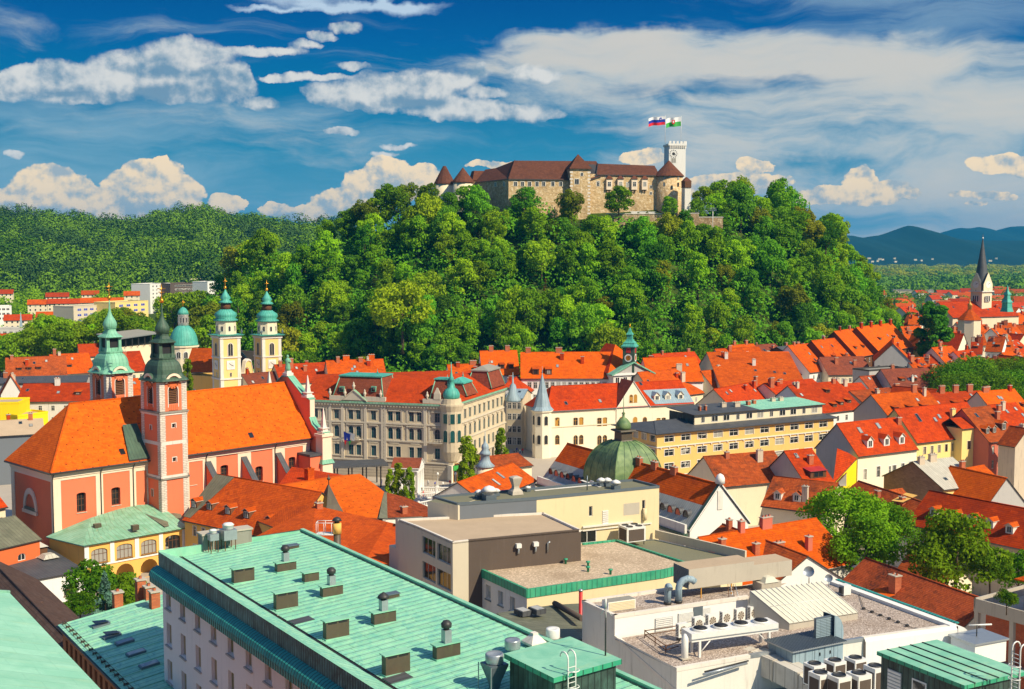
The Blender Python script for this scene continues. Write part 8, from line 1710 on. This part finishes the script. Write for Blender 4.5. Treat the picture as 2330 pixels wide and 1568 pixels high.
for ff in(Fac(c-e*4.3+n*4.3,c+e*4.3+n*4.3),Fac(c-e*4.3-n*4.3,c-e*4.3+n*4.3),Fac(c+e*4.3+n*4.3,c+e*4.3-n*4.3)):
 m=MB();g2=[ff.p(.8,zt+.6,.1),ff.p(7.8,zt+.6,.1),ff.p(7.8,zt+4.2,.1),ff.p(4.3,zt+10.5,.1),ff.p(.8,zt+4.2,.1)];m.face(g2,'cream');m.face([ff.p(7.8,zt+4.2,.1),ff.p(4.3,zt+10.5,.1),ff.p(4.3,zt+9,-3.6)],'metal_grey');m.face([ff.p(.8,zt+4.2,.1),ff.p(4.3,zt+10.5,.1),ff.p(4.3,zt+9,-3.6)],'metal_grey');m.build('tower_gable',o);m=MB();m.face([ff.p(4.3+1.9*math.cos(.393*j),zt+4+1.9*math.sin(.393*j),.16)for j in range(16)],'white');m.obox(ff.p(4.3,zt+4,.2),ff.e*1.2+Vector((0,0,.6)),(0,0,.25),ff.n*.02,'black');m.build('clock_face',o)
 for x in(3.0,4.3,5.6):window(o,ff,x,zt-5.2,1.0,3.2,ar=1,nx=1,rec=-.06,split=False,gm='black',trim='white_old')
PH('long dark red church roof below the needle spire',2168,722,2318,718,24,22,31.5,'tile_red','cream',split=False);
c=PY(2206,727,560);m=MB();m.lathe((c.x,c.y,GR),[(5.4,0),(5.4,c.z-GR)],'cream',8,smooth=False);m.lathe((c.x,c.y,GR),[(5.9,c.z-GR-.1),(1.1,c.z-GR+4.6)],'tile_orange',8,smooth=False);m.lathe((c.x,c.y,c.z+4.6),[(1.0,0),(1.0,2),(1.3,2.1),(.2,3.4),(.05,5)],'yellow',8);single('chapel',m,'round orange roofed chapel with a tiny yellow lantern','chapel',(c.x,c.y,GR))
c=PY(2291,700,580);m=MB();m.square((c.x,c.y,c.z-2),[(2.2,0),(1.7,2),(1.6,4.2),(2.0,4.5),(1.1,6),(1.0,8),(1.4,8.3),(.5,10),(.1,13)],'copper_cathedral',.5);single('ridge_turret',m,'small green ridge turret right of the needle spire','turret',(c.x,c.y,c.z-2))
# ---------- old town houses
def FG(label,uL,vL,uR,vR,ze,depth,zr,*a,**k):
 Lp, Rp=GZ(uL,vL,ze), GZ(uR,vR,ze);w=Rp-Lp;D=w.length;inn=Vector((-w.y,w.x,0)).normalized();return house(label,Rp,Rp+inn*depth,ze,D,zr,*a,**k)
S3=lambda*ss:tuple((s,t,1.8,1.1,'shed')for s,t in ss)
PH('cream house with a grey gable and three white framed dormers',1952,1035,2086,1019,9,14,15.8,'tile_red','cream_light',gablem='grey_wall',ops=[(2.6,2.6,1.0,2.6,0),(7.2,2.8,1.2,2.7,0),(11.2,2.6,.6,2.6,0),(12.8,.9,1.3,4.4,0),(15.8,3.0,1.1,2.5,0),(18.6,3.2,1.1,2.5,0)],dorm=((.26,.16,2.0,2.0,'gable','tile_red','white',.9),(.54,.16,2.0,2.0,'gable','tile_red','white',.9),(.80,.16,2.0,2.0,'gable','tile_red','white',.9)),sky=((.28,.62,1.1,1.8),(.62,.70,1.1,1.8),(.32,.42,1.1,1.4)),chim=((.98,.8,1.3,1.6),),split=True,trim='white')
yh=PH('long pale yellow house with a stair tower under a red hipped roof',2086,1005,2250,986,9.4,15,17.0,'tile_red','yellow_pale',rows=((1.6,9,(1.0,2.0)),(6.0,9,(1.0,2.0)),(10.2,9,(1.0,2.0))),chim=((.66,.55,1.4,2.6,'yellow_pale'),),sky=((.22,.55,1.0,2.6),(.42,.5),(.5,.58)),split=True,trim='cream',wfm='wood_brown')
a0, a1=yh.f.px(2170,1000)[0], yh.f.px(2202,1000)[0];m=MB();m.obox(yh.f.p(a0,GR,2.6),yh.f.e*(a1-a0),yh.f.n*-6.5,(0,0,16.5),'yellow_pale');tw=m.build('stair_tower',yh.root);m=MB();m.slab([[yh.f.p(a0-.5,12,3.1),yh.f.p(a1+.5,12,3.1),yh.f.p(a1-1.2,14.4,-1),yh.f.p(a0-.5,14.4,-1)],[yh.f.p(a1+.5,12,3.1),yh.f.p(a1+.5,12,-5),yh.f.p(a1-1.2,14.4,-1)],[yh.f.p(a1+.5,12,-5),yh.f.p(a0-.5,12,-5),yh.f.p(a0-.5,14.4,-1),yh.f.p(a1-1.2,14.4,-1)]],.2,'tile_red','gutter');m.build('tower_roof',tw);window(tw,yh.f.off(2.6),(a0+a1)/2,6.4,1.2,2.2,rec=-.04,split=False,fm='wood_brown',trim='cream')
PH('pink house with balconies and small dormers at the right',2250,1004,2312,996,9,17,16.5,'tile_old','pink_house',rows=((1.4,4,(1.0,2.2)),(5.2,4,(1.0,2.2)),(9,4,(1.0,2.2))),dorm=((.15,.2,1.6,1.6),(.4,.2,1.6,1.6),(.8,.25,2.0,2.0)),sky=((.3,.7),),chim=((.9,.6,1.2,2.0),),split=True)
FG('narrow tan house with a plain gable at the right edge',2310,1014,2362,1008,9.5,5,13.5,'tile_old','chimney_plaster')
PH('house with a pale standing seam metal roof and a dark brick gable',2147,1112,2236,1101,6,18,10.6,'metal_pale','yellow_pale',gablem='brick_old',rows=((2.6,4,(1.3,2.4)),),chim=((.12,.9,1.6,1.6,'chimney_plaster'),(.45,.95,2.0,1.6,'chimney_plaster'),(.95,.6,1.2,1.6)),sky=((.28,.25,.8,.9),(.72,.3,.8,.9)),split=True)
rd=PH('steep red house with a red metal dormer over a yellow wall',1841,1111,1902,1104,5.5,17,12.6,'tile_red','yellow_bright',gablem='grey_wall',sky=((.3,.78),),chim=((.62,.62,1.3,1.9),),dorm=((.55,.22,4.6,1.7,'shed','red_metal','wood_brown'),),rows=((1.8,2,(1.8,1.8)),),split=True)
skirt('steep red hip roof wing over a bright yellow wall',[[(1895,1102,269),(1950,1043,281),(1905,1020,276)],[(1950,1043,281),(1930,1030,290),(1905,1020,276)]],'tile_red','yellow_bright');m=MB();a, b, c=PY(1899,1106,267), PY(1926,1076,274), PY(1926,1106,274);m.face([a,c,b],'pane');m.tube([a,b],.12,'wood_brown',4);single('gable_window',m,'dark sloping window in the yellow gable wall','window',a)
PH('low dark red roof spreading behind the courtyard trees',1885,1150,2075,1222,2.5,15,7.5,'tile_old','white_old',chim=((.35,.7,1.2,1.6),(.62,.75,1.3,1.6)))
PH('low old roof with a yellow sheet awning',2000,1180,2100,1165,2.5,12,6.5,'tile_old','cream');m=MB();a=[PY(2028,1139,244),PY(2054,1143,241),PY(2088,1127,246),PY(2062,1121,250)];m.slab([a],.15,'yellow','wood_brown');m.slab([[p-Vector((0,0,1.4))for p in a]],.2,'wood_brown','wood_brown');single('awning',m,'flat yellow awning on the low red roofs','awning',a[0])
st=PH('long red tiled house with white dormers and a scaffolded wall',2066,1189,2350,1250,6,13.5,11.4,'tile_red','chimney_plaster',rows=((1.2,9,(1.1,1.9)),(4.8,9,(1.1,1.9))),dorm=((.16,.3,1.5,1.5,'gable','tile_orange','white_old',.5),(.33,.3,1.5,1.5,'gable','tile_orange','white_old',.5),(.47,.3,1.5,1.5,'gable','tile_orange','white_old',.5),(.62,.3,1.5,1.5,'gable','tile_orange','white_old',.5),(.78,.26,1.5,1.5,'gable','tile_orange','white_old',.5)),sky=((.92,.25,1.0,1.6),),split=True)
sf=st.f;o=thing('scaffolding','thin metal scaffolding with plank decks on the long red house','scaffolding',sf.p(5,GR,1));m=MB()
for k in range(8):
 for d in(.5,1.4):m.tube([sf.p(.3+1.9*k,GR,d),sf.p(.3+1.9*k,5.6,d)],.05,'zinc_dark',5)
m.build('pole',o);m=MB()
for z in(-2,.4,2.8):m.obox(sf.p(.1,z,1.5),sf.e*13.8,sf.n*-1.1,(0,0,.08),'concrete')
m.build('deck',o)
PH('bright orange house with brick chimneys behind the gravel roof',1672,1330,1940,1278,6.5,17,12.2,'tile_bright','white_old',chim=((.34,.98,1.0,1.8,'pink_house'),(.55,.98,2.2,1.8,'pink_house'),(.10,.7,1.0,1.7),(.32,.5,1.0,1.7),(.49,.42,1.7,1.9),(.74,.4,1.0,2.2,'pink_house')),rows=((2,6),),edge='metal_pale')
PH('red tiled house with a white gable before the bright orange house',1572,1254,1757,1334,6.5,13,10.6,'tile_old','white',chim=((.1,.95,.9,1.6),(.3,1.3,1.0,1.6)))
dk=PH('long house with dark weathered tiles and an orange patched dormer',1890,1349,2160,1458,3.5,14,8.4,'tile_dark','white_old');dormer(dk,.36,.12,3.6,1.3,'shed','tile_bright','brick');chimney(dk.root,dk.on(.40,.55),1.5,1.2,2.4,dk.f.rz,'brick')
PH('small red tiled shed between the two courtyard trees',2032,1312,2140,1340,1.5,9,5,'tile_old','cream',chim=((.3,.9,1.0,1.8,'chimney_plaster'),))
PH('orange house with a small white unit at the far right',2240,1116,2290,1106,4,12,8,'tile_bright','cream');FG('grey gabled house with a bright orange roof at the right edge',2245,1150,2330,1140,4,16,9.5,'tile_bright','grey_wall')
PH('old mottled roof house with two gabled dormers beside the white hall',1735,1148,1880,1166,5.0,13,10,'tile_old','cream',dorm=((.2,.2,1.6,1.6,'gable','tile_old','white_old'),(.5,.22,1.6,1.6,'gable','tile_old','white_old')),chim=((.62,.3,1.2,3.0,'chimney_plaster'),));PH('orange and brown roof behind the white gabled hall',1640,1105,1800,1090,5.5,14,11,'tile_old','cream',chim=((.72,.7,1.5,2.6,'chimney_plaster'),(.3,.9,1.0,1.4)))
FG('tall grey gabled house right of the town hall',1580,848,1640,880,11.5,30,21.5,'tile_orange','grey_wall',gablem='chimney_plaster',chim=((.2,.8,1.2,2.2,'white_old'),(.5,.6,1.2,2.2,'white_old')))
for a in((1490,905,1600,892,9,16,17,'tile_orange','cream','big orange roof behind the metal dormers of the corner house',((.75,.5,1.8,3.0,'chimney_plaster'),),()),(1630,890,1745,876,9.5,14,16,'tile_orange','cream','orange house with tall pale chimneys above the yellow apartment house',((.3,.9,1.3,2.2,'cream'),(.55,.9,1.3,2.2,'cream'),(.85,.7,1.6,3.0)),()),(1662,925,1758,905,10,12,15,'tile_red','cream','cream house with a red hipped roof just above the yellow apartment house',((.9,.8,1.4,3),),()),(1660,852,1760,846,12,18,21,'tile_orange','cream','large orange roof with a white chimney right of the grey gable',((.3,.9,1.3,2),(.6,.6,1.2,2.2,'white_old')),()),(1505,836,1600,830,11,12,16,'tile_red','cream','long red roof at the foot of the wooded hill right of the clock turret',(),()),(1775,905,1885,893,11,14,15,'tile_red','cream_light','wide cream house wall with scattered small windows',((.06,.7,1.8,3.2,'brick'),(.3,.9,1.6,1.4)),()),(1885,852,1985,850,11,16,17,'tile_brown','cream','dark brown roof with raised roof windows',((.3,.6,1.3,2.4),(.7,.5,1.2,2)),()),(1850,941,1962,928,10,20,17.4,'tile_red','white','white walled house with a big red roof of small dormers',((.9,.95,1.4,1.4),),((.12,.1),(.5,.12),(.66,.16),(.84,.2),(.62,.62))),(2022,947,2150,936,11,14,16.5,'tile_orange','grey_wall','orange house with a grey gable and three tiled dormers',((.75,.98,1.8,2.2),),((.2,.2),(.45,.2),(.7,.2))),(1930,921,1998,916,10.5,16,16,'tile_red','cream','plain red roof right of the white walled house',(),()),(1975,925,2090,914,10.5,15,14.5,'tile_old','cream','tan old roofs crowded with short chimneys',((.2,.3,1.4,1.4,'chimney_plaster'),(.4,.6,1.3,1.6,'chimney_plaster'),(.6,.4,1.6,1.2),(.85,.8,1.8,2.2)),()),(2035,889,2142,886,11,18,17.5,'tile_brown','grey_wall','dark red hipped roof with tiled dormers left of the big trees',((.5,.4,.8,2.0,'white_old'),),((.3,.4),(.55,.4),(.85,.4))),(1980,886,2042,881,11,10,15,'tile_dark','white_old','dark roof with a white roof window below the pale wall',(),()),(2128,936,2265,929,11,14,15.5,'tile_red','cream','red roof with black dormers and three brick chimneys',((.35,.98,1.8,2.2),(.58,.98,1.8,2.2),(.82,.98,1.8,2.2)),((.42,.25),(.66,.25))),(2266,944,2350,937,11,14,17,'tile_bright','cream','bright orange roof with black dormers at the right edge',((.2,.98,2.2,1.4),),((.5,.2),(.9,.2))),(2290,968,2350,962,10,12,15,'tile_red','pink_house','dark red roof below the bright orange one at the right edge',((.1,.6,1.2,2.2),),()),(1800,852,1875,846,11,16,17.2,'tile_orange','cream','orange roof with three low dormers below the steep terrace roofs',((.1,.98,1.2,1.4),),((.25,.3),(.5,.3),(.8,.3))),(1742,851,1800,848,11,16,17,'tile_red','cream','dark red roof left of the low dormers',((.4,.8,1.2,1.8),),()),(1700,840,1754,836,12,20,20.8,'tile_bright','cream','bright orange roof with twin chimneys at the foot of the wood',((.2,1,1.2,1.6),(.7,1,1.2,1.6)),()),(1745,812,1792,808,14,14,18.5,'tile_brown','cream','small brown roof with a white gable end by the wood',((.6,.5,1.0,2),),()),(1800,808,1854,802,15,14,18.0,'metal_grey','wood_brown','grey roofed attic house with a brick chimney by the wood',((.7,.7,2.0,2.4),),()),(1842,846,1908,838,12,20,21.6,'tile_orange','white','first steep orange terrace roof from the left with broad dormers',((.2,1,1,1.2),),((.4,.22),(.75,.22))),(1898,836,1952,828,13,20,23,'tile_orange','wood_brown','second steep orange terrace roof from the left with a long dormer',((.5,1,1,1.2),),((.3,.3),(.7,.3))),(1950,811,2006,801,16,20,25.8,'tile_bright','wood_brown','third steep orange terrace roof from the left, the tallest, with roof windows',((.6,1,1.4,1.4),),((.2,.25),(.5,.25),(.8,.25))),(2000,800,2078,787,17,20,26.6,'tile_bright','wood_brown','steep terrace roof crowned by a row of tall brick dormers',((.1,.95,1.8,2.4,'tile_red'),(.37,.95,1.8,2.4,'tile_red'),(.64,.95,1.8,2.4,'tile_red'),(.93,.95,1.8,2.4,'tile_red')),((.3,.4),(.7,.4))),(38,913,202,911,11,17,15.6,'tile_red','white_old','white house with a broad red roof and one chimney behind the yellow block',((.48,.9,1.6,2.2,'white_old'),),((.82,.3),)),(-20,873,196,868,13,14,14.5,'metal_grey','grey_wall','long dark grey flat roof with green edges at the left',(),()),(14,857,152,852,10,18,16.6,'tile_old','cream','mottled brown roof with white edged dormers at the left',((.1,.9,1.2,1.6),),((.22,.3),(.38,.3),(.54,.3))),(128,851,216,846,10,18,17,'tile_orange','cream','orange roof with tiny white dormers below the trees',(),((.25,.3),(.4,.3))),(182,811,332,806,13,18,17.6,'tile_red','cream','long red seminary roof under the glass pavilion',((.5,.5,1.5,1.5),),()),(244,847,334,842,11,18,18,'tile_red','cream','brownish red roof between the two church towers',(),()),(284,900,334,896,11,14,15.6,'tile_orange','white_old','orange roof with a green eave between the church towers',(),()),(640,872,755,866,11,16,17,'tile_red','cream','red roof with tall brick chimneys right of the cathedral',((.3,.8,1.5,3.4),(.55,.6,1.3,2),(.1,.9,1.2,2)),()),(750,866,880,862,12,16,18.5,'tile_orange','cream','orange roof with box dormers behind the palace',((.2,.9,1.2,2),(.35,.98,2.4,1.8,'tile_bright'),(.6,.9,1.5,1.6),(.8,.98,2.2,2,'tile_bright')),()),(1026,866,1110,864,13,14,18,'tile_bright','cream','bright orange roof behind the right end of the palace',((.7,.98,2.4,1.4),),()),(575,890,660,882,9,14,14.5,'tile_brown','cream','dark brown roof just behind the church gable statue',(),())):
 PH(a[9],*a[:8],chim=a[10],dorm=S3(*a[11]),split=False,wallm=a[8],rows=((1.5,5,(1.1,1.7)),(5.2,5,(1.1,1.7))))
FG('white grey gabled house high among the roofs',1990,821,2073,823,16.3,25,23,'tile_orange','grey_wall',side=((1.6,4,1.1,1.9,'l'),));FG('small yellow gabled house left of the brick chimneys',2116,930,2143,924,10.5,14,16,'tile_red','yellow')
PH('plain pale concrete wall below the white gabled house',1978,842,2062,836,15.3,8,15.3,'roof_grey','grey_wall','flat',cat='building',name='building');FG('white gabled house at the edge of the castle wood',2058,738,2100,752,14,14,20,'tile_brown','white',side=((0,1,1.4,2,'l'),));FG('red pyramid roofed block at the far left',2,898,50,896,11,14,17,'tile_orange','white_old')
rb=random.Random(44);LB='small orange tiled house among the crowded roofs below the needle spire'
for d in(455,492,530,572,620,680,745):
 u=2062+rb.uniform(0,20)+(20 if d<480 else 0)
 while u<2345:
  wd=rb.uniform(24,46);ze=rb.uniform(8,12)+(4 if d>500 else 0)+(3 if d>640 else 0);v=HZ+(H-ze)/d*FL;dr=rb.uniform(-.12,.06);rf=rb.choice(['tile_orange','tile_orange','tile_red','tile_old','tile_red','tile_bright'])
  if 1:(PH if rb.random()<.7 else FG)(LB,u,v,u+wd,v+dr*wd,ze,rb.uniform(11,16),ze+rb.uniform(4.5,7),rf,rb.choice(['cream','white','yellow_pale','cream_light']),group='crowded roofs below the needle spire',chim=((rb.uniform(.1,.9),rb.uniform(.6,1),rb.uniform(1,2),rb.uniform(1.4,2.6)),),dorm=S3((rb.uniform(.2,.8),.3))if d<600 else(),split=False,rows=((1.6,3),))
  u+=wd+rb.uniform(2,8)
def flat(lab,u0,v0,u1,v1,d,D,roofm,wallm,**k):
 ze=H+(HZ-v0)/FL*d;return PH(lab,u0,v0,u1,v1,ze,D,ze,roofm,wallm,'flat',cat='building',name='building',edge=wallm,split=False,**k)
flat('bright yellow windowless block at the left edge',-30,916,42,915,362,12,'roof_sand','yellow_bright');flat('low bright yellow wing of the yellow block',40,945,109,936,360,8,'roof_sand','yellow_bright');PH('sand coloured low roof below the yellow block',-20,992,100,985,9,14,12,'roof_sand','grey_panel');PH('tan roof left of the church end',-40,1030,72,1012,3,14,8,'roof_sand','pink')
WB=lambda n, r, w=2.0:tuple((1.4+3.1*j,n,(w,1.5))for j in range(r))
flat('long beige housing block with blue balconies',167,697,262,692,690,16,'roof_grey','beige_panel',rows=WB(6,5,3.0),wgm='flag_blue');flat('yellow end block with blue balconies',262,688,337,684,700,16,'roof_grey','yellow_pale',rows=WB(4,5,3.4),wgm='flag_blue');flat('tall white housing tower left of the dark balcony block',341,646,387,644,1000,18,'roof_grey','white',rows=WB(5,10));flat('brown housing block with white balcony bands',387,645,455,643,1010,18,'roof_grey','brown_panel',rows=WB(1,8,24));flat('pale office block behind the balcony block',425,634,482,633,1100,18,'roof_grey','cream',rows=WB(8,5));flat('white housing tower beside the castle wood',472,641,502,640,1000,16,'roof_grey','white',rows=WB(4,9));flat('white flat roofed block at the far left',-30,697,26,696,800,14,'roof_grey','white',rows=WB(5,3));flat('stepped white terrace block at the left edge',-30,748,66,748,640,16,'roof_grey','white_old',rows=WB(6,3))
for k, (u,v,d,w,lab)in enumerate(((92,692,900,18,'long orange roofed house left of the beige housing block'),(150,690,905,26,'long orange roofed house above the beige housing block'),(232,688,890,30,'long orange roofed house right of the gold cross'),(130,675,1010,18,'red roofed house halfway up to the wood'),(205,670,1040,14,'white house with a red roof at the edge of the wood'),(5,668,1000,16,'red roofed house at the far left below the wood'),(300,672,980,12,'grey block house above the orange roofs'),(40,728,760,16,'red roofed house at the left among trees'),(110,722,740,14,'bright red roofed house among trees'),(20,775,600,26,'low orange roof hidden in trees at the left'))):
 p=PY(u,v,d);cottage((p.x,d,p.z-6),w,11,6,.3,['tile_orange','tile_red'][k%2],'cream',lab,None)
c=PY(48,745,700);m=MB();m.square((c.x,c.y,GR),[(2.2,0),(2.2,c.z-GR-3),(2.5,c.z-GR-2.6),(.9,c.z-GR+.5),(.1,c.z-GR+9)],'metal_blue',.4);single('chapel_spire',m,'small blue grey chapel spire among the trees at the left','spire',(c.x,c.y,GR))
A, B=PY(272,770,500), PY(358,762,520);o=thing('glass_pavilion','flat roofed glass pavilion behind the church towers','pavilion',(A.x,A.y,GR));f=Fac(A,B);m=MB();m.slab([[f.p(-1,A.z,1),f.p(f.L+1,A.z+1,1),f.p(f.L+1,A.z+2.2,-12),f.p(-1,A.z+1.6,-12)]],.4,'roof_grey','zinc');m.build('roof',o);m=MB();m.obox(f.p(0,GR,-1),f.e*f.L,f.n*-10,(0,0,A.z-GR-4),'cream');m.build('base',o)
for k in range(7):m=MB();m.box(f.p(f.L*k/6,A.z-4,-.2),.35,.35,4,'dark_metal',0);m.build('post',o)
m=MB();m.face([f.p(0,A.z-4,-3),f.p(f.L,A.z-4,-3),f.p(f.L,A.z+.4,-3),f.p(0,A.z,-3)],'pane');m.build('glass_wall',o)
# ---------- trees in the town
def T(lab,u,vt,d,i,Hh,name='tree',meshes=None,base=None,group=None):
 top=PY(u,vt,d);me=meshes or BROAD[i];h0=max(v.co.z for v in me[0].vertices);z0=GR if base is None else base;s=(top.z-z0)/h0 if not Hh else Hh/h0;w=s if not meshes else s;return tree(name,lab,(top.x,d,top.z-h0*s),me,(u*.37)%6.28,(min(s,1.25)if not meshes else s,min(s,1.25)if not meshes else s,s),group)
rb=random.Random(5);LT='green broadleaf tree in the parkland left of the cathedral';GT='trees left of the cathedral';k=0
for u in range(-10,350,15):
 for r_ in range(3):
  d=540+55*r_+rb.uniform(-15,15);top=lerp_tab([(0,775),(60,760),(120,720),(180,745),(260,716),(350,730)],u)-6*r_+rb.uniform(-8,16);i=rb.choice([0,1,3,5,0,4,6]);tp=PY(u+rb.uniform(-8,8),top,d);hh=[17,18,18,17,18,19,16][i];s=min(1.1,(tp.z-GR)/hh);put_tree(i,tp.x,d,tp.z-hh*s,s,rb.uniform(0,6),False,LT,GT)
for u, vt, d, i, lab in((395,668,640,0,'leafy tree behind the cathedral dome'),(440,664,630,0,'round yellow green tree right of the cathedral dome'),(470,690,560,3,'broad tree between the dome and the cathedral towers'),(490,720,540,0,'tree touching the left cathedral tower'),(640,740,540,3,'yellowish tree right of the cathedral towers'),(660,800,520,0,'small tree below the wood right of the cathedral')):tp=PY(u,vt,d);hh=[17,18,18,17,18,19,16][i];s=min(1.5,(tp.z-GR)/hh);put_tree(i,tp.x,d,tp.z-hh*s,s,u*.3,False,lab,None)
tp=PY(540,662,560);put_tree(0,tp.x,560,tp.z-27,1.35,1,True,'tall dark conifer between the cathedral towers',None)
PB=[tree_meshes(31,'leaf_near',15,13.5,9000,.27,lobes=38),tree_meshes(32,'leaf_near',12,14,8000,.27,lobes=34),tree_meshes(33,'leaf_near',10,12,5500,.28,lobes=26),tree_meshes(34,'leaf_spruce',8.5,15,11000,.30,'conifer',.06,18),tree_meshes(35,'leaf_lime',4.4,14,3200,.28,'poplar',.08,34),tree_meshes(36,'leaf_near',22,24,11000,.36,lobes=46)]
T('bushy green tree in the arcade courtyard',222,1274,200,0,13,meshes=PB[2]);T('low leafy tree left of the blue spruce',180,1345,182,0,6,meshes=PB[2]);T('leafy tree right of the blue spruce',288,1310,198,0,9,meshes=PB[2]);T('blue grey spruce in the courtyard',238,1298,162,0,15,'spruce',PB[3])
T('big dark green tree beside the bright orange house',1925,1102,213,0,15.5,meshes=PB[0]);T('dark tree behind the light green tree',2010,1138,222,0,12,meshes=PB[0]);T('light green tree in front of the dark courtyard trees',1975,1168,196,0,13,meshes=PB[1]);T('pale green loose tree before the scaffolded house',2180,1160,188,0,17,meshes=PB[1]);T('low dark tree at the right edge',2318,1250,190,0,9,meshes=PB[2]);T('small shrub on the concrete balcony',2292,1340,152,0,3.2,'shrub',PB[2])
T('small low tree beside the pale green loose tree',2255,1255,186,0,7,meshes=PB[2])
for u, vt, d, h_, lab in((908,1052,268,12,'slim poplar tip standing left of the portico'),(930,1062,266,11,'poplar leaning right beside the portico'),(889,1066,268,10,'short poplar left of the portico'),(1062,990,290,17,'tall thin poplar before the palace corner'),(1078,1018,292,13,'shorter poplar right of the tall thin poplar'),(1142,972,330,16,'poplar at the entrance of the shopping street'),(426,815,405,14,'narrow young poplar behind the near church tower')):T(lab,u,vt,d,0,h_,'poplar',PB[4])
for k, (u,vt,d)in enumerate(((2165,822,412),(2215,806,420),(2270,812,425),(2318,808,430),(2185,845,395),(2250,838,400),(2310,840,405),(2345,820,415))):T('big round green tree in the cluster below the right roofs',u,vt,d,0,22,meshes=PB[5],group='cluster of big trees on the right')
T('big dark tree beside the white gabled house',2124,684,520,0,30,meshes=tree_meshes(37,'leaf_deep',13.5,30,12000,.55,lobes=44,trunk=.06))
